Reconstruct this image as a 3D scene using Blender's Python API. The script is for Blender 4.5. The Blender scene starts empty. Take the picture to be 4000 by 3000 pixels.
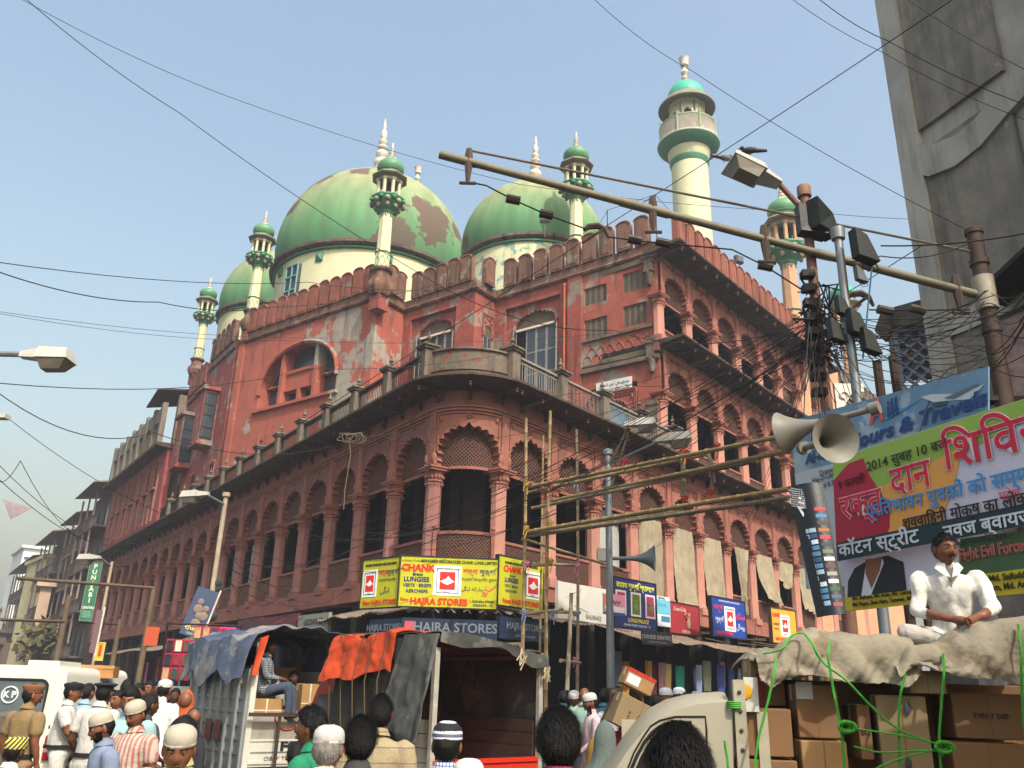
import bpy, math, random
from mathutils import Vector, Matrix
from math import sin, cos, pi, radians as rad, atan2, hypot, sqrt
R = random.Random(7)
S = bpy.context.scene
COL = S.collection
# ---------------------------------------------------------------- camera
PITCH, ROLL, CZ, FPX = rad(20.1), rad(1.7), 1.8, 3300.0
_f = Vector((0, cos(PITCH), sin(PITCH))); _u = Vector((0, -sin(PITCH), cos(PITCH))); _x = Vector((1, 0, 0))
CX = cos(ROLL)*_x + sin(ROLL)*_u; CU = -sin(ROLL)*_x + cos(ROLL)*_u
CAM = Vector((0, 0, CZ))
cd = bpy.data.cameras.new('camera'); cam = bpy.data.objects.new('camera', cd); COL.objects.link(cam)
cam.matrix_world = Matrix(((CX.x, CU.x, -_f.x, 0), (CX.y, CU.y, -_f.y, 0), (CX.z, CU.z, -_f.z, CZ), (0, 0, 0, 1)))
cd.sensor_width = 36; cd.lens = 36*FPX/4000; cd.clip_end = 3000; cd.clip_start = .05
S.camera = cam
# ---------------------------------------------------------------- light
SUN_AZ, SUN_EL = rad(151), rad(47)
w = bpy.data.worlds.new('World'); S.world = w; w.use_nodes = True
nt = w.node_tree; nt.nodes.clear()
sky = nt.nodes.new('ShaderNodeTexSky'); sky.sky_type = 'NISHITA'; sky.sun_disc = False
sky.sun_elevation = SUN_EL; sky.sun_rotation = SUN_AZ; sky.air_density = 2.05; sky.dust_density = 7.6; sky.ozone_density = 2.0
bg = nt.nodes.new('ShaderNodeBackground'); bg.inputs[1].default_value = .15
wo = nt.nodes.new('ShaderNodeOutputWorld'); nt.links.new(sky.outputs[0], bg.inputs[0]); nt.links.new(bg.outputs[0], wo.inputs[0])
sl = bpy.data.lights.new('sun', 'SUN'); so = bpy.data.objects.new('sun', sl); COL.objects.link(so)
sl.energy = 2.5; sl.angle = rad(.5); sl.color = (1, .975, .925)
_sd = Vector((sin(SUN_AZ)*cos(SUN_EL), cos(SUN_AZ)*cos(SUN_EL), sin(SUN_EL)))
so.rotation_euler = _sd.to_track_quat('Z', 'Y').to_euler()
S.view_settings.view_transform = 'Standard'; S.view_settings.look = 'None'; S.view_settings.gamma = 1; S.view_settings.exposure = .8
# ---------------------------------------------------------------- placing
def ray(px, py): return (_f*FPX + CX*(px-2000) - CU*(py-1500)).normalized()
def at(px, py, D):            # point seen at (px,py) of the photograph at horizontal distance D
    d = ray(px, py); return CAM + d*(D/hypot(d.x, d.y))
def onz(px, py, z):
    d = ray(px, py); return CAM + d*((z-CZ)/d.z)
def dr(a): return Vector((sin(rad(a)), cos(rad(a)), 0))
def onpl(px, py, o, az):      # on the vertical plane through o running along azimuth az
    d = ray(px, py); n = dr(az+90); return CAM + d*(n.dot(Vector((o[0], o[1], 0))-Vector((0, 0, 0)))/n.dot(d))
def ang(az): return rad(90-az)
# ---------------------------------------------------------------- materials
def lin(h):
    h = h.lstrip('#'); c = [int(h[i:i+2], 16)/255 for i in (0, 2, 4)]
    return tuple(x/12.92 if x < .04045 else ((x+.055)/1.055)**2.4 for x in c)+(1,)
_M = {}
def mat(key, col, rough=.8, var=.25, scale=6, bump=.15, metal=0, streak=0, streak_col='#1c1814', peel=None, peel_amt=.5, peel_scale=.8, spec=.35, em=None, stripes=None, coord='W', trans=0, peel_at=None):
    if key in _M: return _M[key]
    m = bpy.data.materials.new(key); m.use_nodes = True; t = m.node_tree; N = t.nodes.new; L = t.links.new
    b = t.nodes['Principled BSDF']; b.inputs['Roughness'].default_value = rough; b.inputs['Metallic'].default_value = metal
    b.inputs['Specular IOR Level'].default_value = spec
    c = lin(col) if isinstance(col, str) else tuple(col)+(1,)
    if coord == 'W': g = N('ShaderNodeNewGeometry').outputs['Position']
    else: g = N('ShaderNodeTexCoord').outputs['Object']
    def noise(sc, det=4, vec=g, ro=.55):
        n = N('ShaderNodeTexNoise'); n.inputs['Scale'].default_value = sc; n.inputs['Detail'].default_value = det; n.inputs['Roughness'].default_value = ro
        L(vec, n.inputs['Vector']); return n.outputs['Fac']
    def ramp(fac, a, bb):
        r = N('ShaderNodeMapRange'); r.inputs[1].default_value = a; r.inputs[2].default_value = bb; L(fac, r.inputs[0]); return r.outputs[0]
    def mix(fac, A, B, mode='MIX'):
        x = N('ShaderNodeMix'); x.data_type = 'RGBA'; x.blend_type = mode
        if isinstance(fac, float): x.inputs[0].default_value = fac
        else: L(fac, x.inputs[0])
        for s, v in ((6, A), (7, B)):
            if isinstance(v, tuple): x.inputs[s].default_value = v
            else: L(v, x.inputs[s])
        return x.outputs[2]
    out = c
    if stripes:   # (axis, scale, colour, threshold)
        for ax, sc, sc_col, th in stripes:
            wv = N('ShaderNodeTexWave'); wv.wave_type = 'BANDS'; wv.bands_direction = ax; wv.inputs['Scale'].default_value = sc
            L(g, wv.inputs['Vector'])
            cc = N('ShaderNodeMath'); cc.operation = 'GREATER_THAN'; cc.inputs[1].default_value = th; L(wv.outputs['Fac'], cc.inputs[0])
            out = mix(cc.outputs[0], out, lin(sc_col))
    if peel:
        pc = lin(peel); pn = noise(peel_scale, 8, ro=.62)
        if peel_at:      # plaster fallen round a given place on the wall
            for (pt, rr) in peel_at:
                vd = N('ShaderNodeVectorMath'); vd.operation = 'DISTANCE'; vd.inputs[1].default_value = pt; L(g, vd.inputs[0])
                mr2 = N('ShaderNodeMapRange'); mr2.inputs[1].default_value = 0; mr2.inputs[2].default_value = rr; mr2.inputs[3].default_value = .2; mr2.inputs[4].default_value = 0; L(vd.outputs['Value'], mr2.inputs[0])
                ad = N('ShaderNodeMath'); ad.operation = 'ADD'; L(pn, ad.inputs[0]); L(mr2.outputs[0], ad.inputs[1]); pn = ad.outputs[0]
        f = ramp(pn, peel_amt-.012, peel_amt+.012)
        pcv = mix(noise(peel_scale*5, 5), tuple(x*.6 for x in pc[:3])+(1,), tuple(min(1, x*1.25) for x in pc[:3])+(1,))
        out = mix(f, out, pcv)
    if var:
        f = ramp(noise(scale, 6), .3, .72); f2 = ramp(noise(scale*.13, 3), .35, .65)
        lo = 1-var
        k = mix(f, (lo, lo, lo, 1), (1, 1, 1, 1)); k2 = mix(f2, (1-var*.6,)*3+(1,), (1, 1, 1, 1))
        out = mix(1.0, mix(1.0, out, k, 'MULTIPLY'), k2, 'MULTIPLY')
    if streak:
        mp = N('ShaderNodeMapping'); mp.inputs['Scale'].default_value = (1, 1, .12); L(g, mp.inputs['Vector'])
        f = ramp(noise(2.2, 7, mp.outputs[0], .65), .62-streak*.22, .8-streak*.1)
        out = mix(f, out, lin(streak_col))
    if isinstance(out, tuple): b.inputs['Base Color'].default_value = out
    else: L(out, b.inputs['Base Color'])
    if bump:
        bn = N('ShaderNodeBump'); bn.inputs['Strength'].default_value = bump; bn.inputs['Distance'].default_value = .02
        L(noise(scale*4, 5), bn.inputs['Height']); L(bn.outputs[0], b.inputs['Normal'])
    if em: b.inputs['Emission Color'].default_value = lin(em); b.inputs['Emission Strength'].default_value = 1
    if trans: b.inputs['Transmission Weight'].default_value = trans
    _M[key] = m; return m
# ---------------------------------------------------------------- mesh building
def crump(p, a=.02, s=4.0, sd=0.0):
    from mathutils import noise as MN_
    v = Vector(p)*s+Vector((sd, sd*2, 0)); n = MN_.noise_vector(v)+MN_.noise_vector(v*2.3)*.5; return tuple(Vector(p)+n*a)
class MB:
    def __init__(s): s.v = []; s.f = []; s.m = []; s.t = None
    def add(s, vs, fs, m=0):
        o = len(s.v); s.v += [tuple(s.t(p)) if s.t else tuple(p) for p in vs]
        for f in fs: s.f.append(tuple(i+o for i in f)); s.m.append(m)
        return s
    def box(s, x0, x1, y0, y1, z0, z1, m=0):
        return s.add([(x, y, z) for z in (z0, z1) for y in (y0, y1) for x in (x0, x1)],
                     [(0, 2, 3, 1), (4, 5, 7, 6), (0, 1, 5, 4), (2, 6, 7, 3), (0, 4, 6, 2), (1, 3, 7, 5)], m)
    def hull8(s, lo, hi, m=0):     # two quads (ccw seen from above)
        return s.add(list(lo)+list(hi), [(3, 2, 1, 0), (4, 5, 6, 7), (0, 1, 5, 4), (1, 2, 6, 5), (2, 3, 7, 6), (3, 0, 4, 7)], m)
    def ext(s, poly, y0, y1, m=0, sub=None):   # polygon in xz extruded along y; ccw seen from -y
        n = len(poly); vs = [(x, y0, z) for x, z in poly]+[(x, y1, z) for x, z in poly]
        fs = [(i, i+n, (i+1) % n+n, (i+1) % n) for i in range(n)]+[tuple(range(n)), tuple(range(2*n-1, n-1, -1))]
        return s.add(vs, fs, m)
    def lathe(s, prof, n=16, c=(0, 0), m=0, ph=0, a0=0, a1=2*pi, sx=1, sy=1):
        full = abs(a1-a0-2*pi) < 1e-6; k = n if full else n+1; vs = []
        for r, z in prof:
            for i in range(k):
                a = ph+a0+(a1-a0)*i/n; vs.append((c[0]+r*cos(a)*sx, c[1]+r*sin(a)*sy, z))
        fs = []
        for j in range(len(prof)-1):
            for i in range(n):
                i2 = (i+1) % k; fs.append((j*k+i, j*k+i2, (j+1)*k+i2, (j+1)*k+i))
        if full:
            if prof[0][0] > 1e-4: fs.append(tuple(range(k-1, -1, -1)))
            if prof[-1][0] > 1e-4: fs.append(tuple((len(prof)-1)*k+i for i in range(k)))
        return s.add(vs, fs, m)
    def tube(s, pts, r, n=8, m=0, cap=True):
        pts = [Vector(p) for p in pts]; N = len(pts); rr = r if isinstance(r, (list, tuple)) else [r]*N
        vs = []; up = None
        for i, p in enumerate(pts):
            t = (pts[min(i+1, N-1)]-pts[max(i-1, 0)]);
            if t.length < 1e-9: t = Vector((0, 0, 1))
            t.normalize()
            if up is None: up = Vector((0, 0, 1)) if abs(t.z) < .9 else Vector((1, 0, 0))
            a = t.cross(up)
            if a.length < 1e-6: a = t.orthogonal()
            a.normalize(); b = a.cross(t); up = b
            for k in range(n):
                q = 2*pi*k/n; vs.append(p+(a*cos(q)+b*sin(q))*rr[i])
        fs = [(j*n+k, j*n+(k+1) % n, (j+1)*n+(k+1) % n, (j+1)*n+k) for j in range(N-1) for k in range(n)]
        if cap: fs += [tuple(range(n-1, -1, -1)), tuple((N-1)*n+k for k in range(n))]
        return s.add(vs, fs, m)
    def bar(s, a, b, w=.04, m=0): return s.tube([a, b], w*.7071, 4, m)
    def ball(s, c, r, m=0, n=10, k=7, sx=1, sy=1, sz=1):
        vs = [(c[0], c[1], c[2]-r*sz)]
        for j in range(1, k):
            a = -pi/2+pi*j/k
            vs += [(c[0]+r*cos(a)*cos(2*pi*i/n)*sx, c[1]+r*cos(a)*sin(2*pi*i/n)*sy, c[2]+r*sin(a)*sz) for i in range(n)]
        vs.append((c[0], c[1], c[2]+r*sz)); fs = []
        for i in range(n): fs.append((0, 1+(i+1) % n, 1+i)); fs.append((len(vs)-1, 1+(k-2)*n+i, 1+(k-2)*n+(i+1) % n))
        for j in range(k-2):
            for i in range(n): fs.append((1+j*n+i, 1+j*n+(i+1) % n, 1+(j+1)*n+(i+1) % n, 1+(j+1)*n+i))
        return s.add(vs, fs, m)
    def grid(s, fn, nu, nv, th=0, m=0):        # fn(u,v)->point, optional thickness along normals
        P = [[Vector(fn(i/nu, j/nv)) for i in range(nu+1)] for j in range(nv+1)]
        q = lambda j, i: j*(nu+1)+i
        fs = [(q(j, i), q(j, i+1), q(j+1, i+1), q(j+1, i)) for j in range(nv) for i in range(nu)]
        vs = [p for r in P for p in r]
        if th:
            M_ = len(vs); nn = []
            for j in range(nv+1):
                for i in range(nu+1):
                    a = P[j][min(i+1, nu)]-P[j][max(i-1, 0)]; b = P[min(j+1, nv)][i]-P[max(j-1, 0)][i]; c = a.cross(b)
                    nn.append(c.normalized() if c.length > 1e-9 else Vector((0, 0, 1)))
            vs = vs+[v-n*th for v, n in zip(vs, nn)]
            fs += [tuple(M_+k for k in reversed(f)) for f in fs]
            for i in range(nu): fs += [(q(0, i), M_+q(0, i), M_+q(0, i+1), q(0, i+1)), (q(nv, i), q(nv, i+1), M_+q(nv, i+1), M_+q(nv, i))]
            for j in range(nv): fs += [(q(j, 0), q(j+1, 0), M_+q(j+1, 0), M_+q(j, 0)), (q(j, nu), M_+q(j, nu), M_+q(j+1, nu), q(j+1, nu))]
        return s.add(vs, fs, m)
    def sweep(s, path, prof, m=0):   # path 2D points, outward = right side of travel; prof closed list (out,z) ccw
        n = len(prof); P = [Vector((p[0], p[1], 0)) for p in path]; vs = []
        for i, p in enumerate(P):
            d0 = (P[i]-P[i-1]).normalized() if i else None; d1 = (P[i+1]-P[i]).normalized() if i < len(P)-1 else None
            d0 = d0 or d1; d1 = d1 or d0
            n0 = Vector((d0.y, -d0.x, 0)); n1 = Vector((d1.y, -d1.x, 0)); nn = (n0+n1); nn = nn/(nn.length_squared/2)
            for o, z in prof: q = p+nn*o; vs.append((q.x, q.y, z))
        fs = [(i*n+k, (i+1)*n+k, (i+1)*n+(k+1) % n, i*n+(k+1) % n) for i in range(len(P)-1) for k in range(n)]
        fs += [tuple(range(n)), tuple((len(P)-1)*n+k for k in range(n-1, -1, -1))]
        return s.add(vs, fs, m)
    def mesh(s, name, mats, smooth=35):
        me = bpy.data.meshes.new(name); me.from_pydata(s.v, [], s.f)
        for k in (mats if isinstance(mats, (list, tuple)) else [mats]): me.materials.append(k)
        me.polygons.foreach_set('material_index', s.m)
        if smooth:
            me.polygons.foreach_set('use_smooth', [True]*len(s.f)); me.update(); me.set_sharp_from_angle(angle=rad(smooth))
        else: me.update()
        return me
    def build(s, name, mats, parent=None, loc=(0, 0, 0), rz=0, smooth=35, rot=None):
        return put(name, s.mesh(name, mats, smooth), parent, loc, rz, rot)
def put(name, me, parent=None, loc=(0, 0, 0), rz=0, rot=None):
    o = bpy.data.objects.new(name, me); COL.objects.link(o); o.location = loc; o.rotation_euler = rot or (0, 0, rz)
    if parent: o.parent = parent
    return o
def tag(o, label=None, cat=None, group=None, kind=None):
    if label: o['label'] = label
    if cat: o['category'] = cat
    if group: o['group'] = group
    if kind: o['kind'] = kind
    return o
def empty(name, loc=(0, 0, 0), rz=0, label=None, cat=None, group=None, parent=None):
    o = put(name, None, parent, loc, rz); o.empty_display_size = .3; return tag(o, label, cat, group)
def copytree(o, parent=None, loc=None, rz=None):
    c = o.copy(); COL.objects.link(c); c.parent = parent
    if loc is not None: c.location = loc
    if rz is not None: c.rotation_euler = (0, 0, rz)
    for ch in list(o.children): copytree(ch, c)
    return c
_fonts = {}
def text(body, size, parent, loc, col, name='lettering', bold=0, shear=0, rot=None, align='CENTER', sx=1, depth=.003, space=1):
    cu = bpy.data.curves.new(name, 'FONT'); cu.body = body; cu.size = size; cu.align_x = align; cu.align_y = 'CENTER'
    cu.offset = bold; cu.shear = shear; cu.extrude = depth; cu.resolution_u = 3; cu.space_character = space
    cu.materials.append(col if not isinstance(col, str) else mat('ink'+col, col, .6, 0, bump=0))
    o = bpy.data.objects.new(name, cu); COL.objects.link(o); o.location = loc; o.rotation_euler = rot or (rad(90), 0, 0); o.scale = (sx, 1, 1)
    if parent: o.parent = parent
    return o
def ink(c): return mat('ink'+c, c, .6, 0, bump=0)
# ================================================================ ground and sky-side setting
asph = mat('asphalt', (.05, .048, .046), .9, .35, 3, .4)
g = MB(); g.box(-700, 700, -300, 900, -.5, 0); tag(g.build('ground', asph), kind='structure')
# ================================================================ the mosque
K = at(1800, 1850, 26); K.z = 0
AL, AR, AW = -34.7, 40.0, 127.0
red = mat('red_plaster', '#984e45', .85, .3, 2.5, .25, streak=.35, streak_col='#3a2620', peel='#94857a', peel_amt=.555, peel_scale=.8)
redo = mat('red_arcade', '#9c6354', .8, .3, 2.5, .2, streak=.25, streak_col='#4a2a22', peel='#b88a78', peel_amt=.7, peel_scale=1.6)
pink = mat('pink_arcade', '#85534c', .8, .22, 2.5, .2, streak=.2, streak_col='#4a302c')
def wpt(x, y, z): p = at(1800, 1850, 26); q = Vector((6.71, 35.75, 0))+dr(127)*x+dr(37)*y; return (q.x, q.y, z)
bigw = mat('orange_wall', '#a65a49', .85, .25, 1.2, .3, streak=.3, streak_col='#4a241c', peel='#a39a8e', peel_amt=.62, peel_scale=.55, peel_at=[(wpt(-18, -3.8, 20.3), 3.6), (wpt(-16, -3.8, 17.5), 3.8), (wpt(-17, -3.8, 14.5), 3)])
grime = mat('grimy_stone', '#7a6e60', .9, .4, 3, .4, streak=.6, streak_col='#17130f', peel='#8d4a3a', peel_amt=.62, peel_scale=2.5)
ledgem = mat('ledge_stone', '#5a483e', .9, .35, 4, .3, streak=.5, streak_col='#15100d')
dark = mat('interior_shade', '#1d1816', .9, .3, 2, .1)  # near-black base colour stands in for missing light behind openings
jali = mat('lattice_stone', '#6b4b40', .85, .2, 8, .1)
jalig = mat('lattice_grey', '#776a5c', .85, .2, 8, .1)
cream = mat('cream_plaster', '#c9c8a4', .7, .12, 1.5, .1, streak=.1, streak_col='#8f8f6a')
green = mat('green_trim', '#3f8060', .6, .2, 4, .1)
teal = mat('teal_paint', '#3aa78a', .5, .1, 2, .05)
white = mat('white_stone', '#d8cdc0', .7, .2, 6, .15)
sand = mat('sandy_plaster', '#c79a78', .8, .2, 2, .2, streak=.2, streak_col='#8a6a50')
glass = mat('dark_glass', '#39424a', .15, .3, 2, 0, spec=.6)
iron = mat('black_iron', '#2a2624', .6, .3, 10, .1, metal=.4)
irong = mat('grey_iron', '#8a857c', .6, .3, 10, .1)
mosque = empty('mosque', K, 0, 'red and pink sandstone mosque with green domes and cusped arcades on the street corner', 'mosque')
def LF(s, o=0): p = dr(AL)*s - dr(AL+90)*o; return (p.x, p.y)     # left street front, o outward, relative to K
def RF(s, o=0): p = dr(AR)*s + dr(AR+90)*o; return (p.x, p.y)
RZL, RZR, RZW = ang(AL+180), ang(AR), ang(AW)
A0 = Vector((6.71, 35.75, 0))-K
def WF(x, y): p = A0+dr(AW)*x+dr(AW-90)*y; return (p.x, p.y)
# --- reusable meshes
def archpts(w, h, z0, lobes=6, amp=.09, n=8, tip=.16):
    a = w/2-amp*.6; P = []
    hs = []
    for i in range(lobes*n+1):
        t = i/(lobes*n); th = t*pi/2
        x = -a*cos(th)**.92; z = (h-tip-amp)*sin(th)**.95
        nx, nz = -cos(th), sin(th)*1.05
        k = amp*abs(sin(pi*(t*(lobes+.5))))**.8
        x += nx*k; z += nz*k
        if t > .9: z += tip*((t-.9)/.1)**2; x *= (1-((t-.9)/.1)**2*.9) if t < 1 else 0
        hs.append((x, z0+z))
    hs[-1] = (0, z0+h)
    return hs+[(-x, z) for x, z in reversed(hs[:-1])]
def bent(r):
    if not r: return None
    def f(p): a = p[0]/r; q = r-p[1]; return (q*sin(a), r-q*cos(a)-0.0, p[2])
    return f
# bend: x along arc, bulging to -y: centre of the circle at (0, r)
def arch_panel(w, aw, z0, spring, apex, ztop, t, bend=None, lobes=6, pil=.18, amp=.1):
    b = MB(); b.t = bent(bend)
    P = [(-aw/2, z0), (-aw/2, spring)]+archpts(aw, apex-spring, spring, lobes, amp)+[(aw/2, spring), (aw/2, z0)]
    x0, x1 = -w/2, w/2; cx, cz = 0, spring
    Q = []
    for x, z in P:
        dx, dz = x-cx, z-cz
        if z <= spring+1e-6: Q.append((x0 if x < 0 else x1, z)); continue
        k = min((x1-cx)/abs(dx) if abs(dx) > 1e-6 else 1e9, (ztop-cz)/dz if dz > 1e-6 else 1e9); Q.append((cx+dx*k, cz+dz*k))
    n = len(P); vs = []; nr = 3
    for y in (-t/2, t/2):
        for k in range(nr+1):
            vs += [(p[0]+(q[0]-p[0])*k/nr, y, p[1]+(q[1]-p[1])*k/nr) for p, q in zip(P, Q)]
    fs = []; o = (nr+1)*n
    for k in range(nr):
        for i in range(n-1):
            a = k*n+i; fs.append((a+n, a+n+1, a+1, a)); fs.append((o+a, o+a+1, o+a+n+1, o+a+n))
    for i in range(n-1): fs.append((i, i+1, o+i+1, o+i))
    b.add(vs, fs, 0)
    # corners of the rectangle missed by radial projection
    for s_ in (-1, 1): b.add([(s_*w/2, -t/2, ztop-.5), (s_*w/2, -t/2, ztop), (s_*(w/2-.6), -t/2, ztop), (s_*(w/2-.3), -t/2+.001, ztop-.3)], [(0, 3, 2, 1) if s_ > 0 else (1, 2, 3, 0)], 0)
    # rim moulding, finial, frame
    rim = [(x*1.035, -t/2-.015, z0_+.02) for x, z0_ in P[2:-2]]
    b.tube(rim, .032, 5, 1)
    b.ball((0, -t/2-.03, apex+.1), .05, 1, 8, 5); b.ball((-.07, -t/2-.03, apex+.16), .035, 1, 6, 4); b.ball((.07, -t/2-.03, apex+.16), .035, 1, 6, 4); b.ball((0, -t/2-.03, apex+.22), .045, 1, 6, 5, sz=1.6)
    nseg = 10 if bend else 1
    def hb(xa, xb, ya, yb, za, zb, mm=1):
        for i in range(nseg):
            u0 = xa+(xb-xa)*i/nseg; u1 = xa+(xb-xa)*(i+1)/nseg; b.box(u0, u1, ya, yb, za, zb, mm)
    hb(-w/2, w/2, -t/2-.07, t/2, ztop-.001, ztop+.1); hb(-w/2, w/2, -t/2-.12, t/2, ztop+.1, ztop+.17)
    hb(-w/2+pil, w/2-pil, -t/2-.05, -t/2-.001, ztop-.1, ztop-.05)
    for s_ in (-1, 1):
        xs = sorted((s_*w/2, s_*(w/2-pil)))
        b.box(xs[0], xs[1], -t/2-.06, -t/2+.001, z0, ztop-.002, 1)
        b.box(s_*(w/2-pil-.09)-.02, s_*(w/2-pil-.09)+.02, -t/2-.045, -t/2+.001, spring+.3, ztop-.052, 1)
        # scroll corbel at the springing
        b.ball((s_*(aw/2+.02), -t/2-.03, z0+.28), .09, 1, 8, 6, sz=2.2); b.ball((s_*(aw/2-.02), -t/2-.03, z0+.08), .07, 1, 8, 5, sz=1.4)
        b.ball((s_*(w/2-pil-.2), -t/2-.03, ztop-.22), .06, 1, 6, 5, sz=1.8)
    return b
def lattice(w, h, sp=.15, bw=.03, t=.04, frame=.08, bend=None, z0=0):
    b = MB(); b.t = bent(bend)
    if frame:
        ns = 8 if bend else 1
        for i in range(ns):
            u0 = -w/2+w*i/ns; u1 = u0+w/ns
            b.box(u0, u1, -t, t, z0, z0+frame, 1); b.box(u0, u1, -t*1.3, t*1.3, z0+h-frame, z0+h, 1)
        b.box(-w/2, -w/2+frame, -t*.9, t*.9, z0+frame, z0+h-frame, 1); b.box(w/2-frame, w/2, -t*.9, t*.9, z0+frame, z0+h-frame, 1)
    W, H = w/2-frame, h-2*frame; zb = z0+frame
    for sgn in (-1, 1):
        c = -W-H
        while c < W+H:
            # line x = c + sgn... param from bottom z=0 to z=H, slope 1
            x0 = c; x1 = c+H; za, zc = 0, H
            if x1 <= -W or x0 >= W: c += sp; continue
            if x0 < -W: za = -W-x0; x0 = -W
            if x1 > W: zc = H-(x1-W); x1 = W
            if zc-za > .03:
                k = 4 if bend else 1
                for q in range(k):
                    f0, f1 = q/k, (q+1)/k
                    xa = x0+(x1-x0)*f0; xb = x0+(x1-x0)*f1; z_a = za+(zc-za)*f0; z_b = za+(zc-za)*f1
                    d = bw*.7071; yy = sgn*.004
                    if sgn < 0: xa, xb = -xa, -xb
                    if xa > xb: xa, xb, z_a, z_b = xb, xa, z_b, z_a
                    n_ = Vector((-(z_b-z_a), 0, xb-xa)).normalized()*bw/2
                    vs = []
                    for y in (-t/2+yy, t/2+yy):
                        vs += [(xa-n_.x, y, zb+z_a-n_.z), (xb-n_.x, y, zb+z_b-n_.z), (xb+n_.x, y, zb+z_b+n_.z), (xa+n_.x, y, zb+z_a+n_.z)]
                    b.add(vs, [(0, 1, 2, 3), (7, 6, 5, 4), (4, 5, 1, 0), (3, 2, 6, 7)], 0)
            c += sp
    return b
BAY = 2.74
mshaft = mat('column_pink', '#ad7868', .75, .2, 2.5, .2, streak=.15, streak_col='#6a4034'); mpink = mat('column_dull', '#8c5f58', .8, .2, 2.5, .2)
def column_mesh(h, r=.25, cap=.5):
    b = MB(); b.box(-r-.05, r+.05, -r-.05, r+.05, 0, .28)
    b.lathe([(r*1.22, .28), (r*1.22, .36), (r*1.05, .42), (r*1.05, h-cap)], 8, ph=pi/8)
    # small post of the railing in front
    c = MB(); c.lathe([(r*1.05, h-cap), (r*1.25, h-cap+.03), (r*1.25, h-cap+.08), (r*1.08, h-cap+.1), (r*1.12, h-cap+.2), (r*1.45, h-.14), (r*1.5, h-.12)], 8, ph=pi/8)
    for k in range(16):
        a = 2*pi*k/16; c.ball((r*1.22*cos(a), r*1.22*sin(a), h-cap+.19), .05, 0, 6, 4, sz=1.5); c.ball((r*1.2*cos(a), r*1.2*sin(a), h-cap-.05), .03, 0, 5, 4, sz=1.6)
    c.box(-r*1.55, r*1.55, -r*1.45, r*1.45, h-.12, h-.04); c.box(-r*1.7, r*1.7, -r*1.6, r*1.6, h-.04, h+.02)
    return b, c
def arcade(x0, n, z0, colh, apex, ztop, railh, toW, rz, mcol, mtrim, sp=.15, last=True, depth=.34, curt=False, tag_='', first=True):
    cm, cc = column_mesh(colh); me_c = cm.mesh('column', mshaft if mcol is redo else mpink); me_k = cc.mesh('capital', mtrim)
    ap = arch_panel(BAY, 2.26, z0+colh+.03, z0+colh+.22, z0+apex, z0+ztop, depth).mesh('arch_panel', [mcol, mtrim])
    lt = lattice(2.4, apex-colh+.25, sp, .028, .05, .09).mesh('lattice_screen', [jali, mtrim])
    rl = lattice(2.2, railh, sp*.8, .03, .05, .09).mesh('lattice_railing', [jali, mtrim])
    for i in range(n+1 if last else n):
        if i == 0 and not first: continue
        x, y = toW(x0+i*BAY); c = put('column', me_c, mosque, (x, y, z0), rz); put('capital', me_k, c)
    for i in range(n):
        x, y = toW(x0+(i+.5)*BAY)
        put('arch_panel', ap, mosque, (x, y, 0), rz)
        q = toW(x0+(i+.5)*BAY, -.12); put('lattice_screen', lt, mosque, (q[0], q[1], z0+colh-.06), rz)
        put('lattice_railing', rl, mosque, (x, y, z0+.12), rz)
# left street front: 20 bays; right front: 11 bays; local x grows with distance
Z1 = 5.2
arcade(1.66, 20, Z1, 3.52, 5.03, 5.38, 1.12, LF, RZL, pink, redo, last=True)
arcade(1.87, 14, Z1, 3.52, 5.03, 5.38, 1.12, RF, RZR, redo, redo)
S2 = 1.87+BAY*4; Z2 = 11.55; Z3 = 17.15
arcade(S2, 7, Z2, 3.1, 4.62, 4.95, .92, RF, RZR, redo, redo, first=True)
arcade(S2, 7, Z3, 2.35, 3.85, 4.2, .7, RF, RZR, redo, redo, first=True)
# corner bay: curved
pl, pr = Vector(LF(1.66)+(0,)), Vector(RF(1.87)+(0,)); mid = (pl+pr)/2; ch = (pr-pl).length; half = rad(52.6); rb = ch/2/sin(half)
cb_a = atan2((pr-pl).y, (pr-pl).x); bul = rb*(1-cos(half)); nrm = Vector((sin(cb_a), -cos(cb_a), 0)); cbo = mid+nrm*bul; LW = 2*rb*half
for me, nm, z, dy in ((arch_panel(LW, 2.1, Z1+3.55, Z1+3.74, Z1+5.03, Z1+5.38, .34, rb).mesh('arch_panel', [redo, redo]), 'arch_panel', 0, 0),
                  (lattice(2.2, 1.7, .13, .034, .05, .09, rb-.15).mesh('lattice_screen', [jali, redo]), 'lattice_screen', Z1+3.46, .15),
                  (lattice(2.1, 1.3, .12, .034, .05, .1, rb).mesh('lattice_railing', [jali, redo]), 'lattice_railing', Z1+.1, 0)):
    put(nm, me, mosque, (cbo.x-nrm.x*dy, cbo.y-nrm.y*dy, z), cb_a)
b = MB()
for sx in (-.93, .93): b.box(sx-.06, sx+.06, -.14, .02, Z1+.1, Z1+1.45); b.ball((sx, -.06, Z1+1.53), .08)
b.build('railing_post', redo, mosque, (mid.x+nrm.x*.2, mid.y+nrm.y*.2, 0), cb_a)
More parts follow.
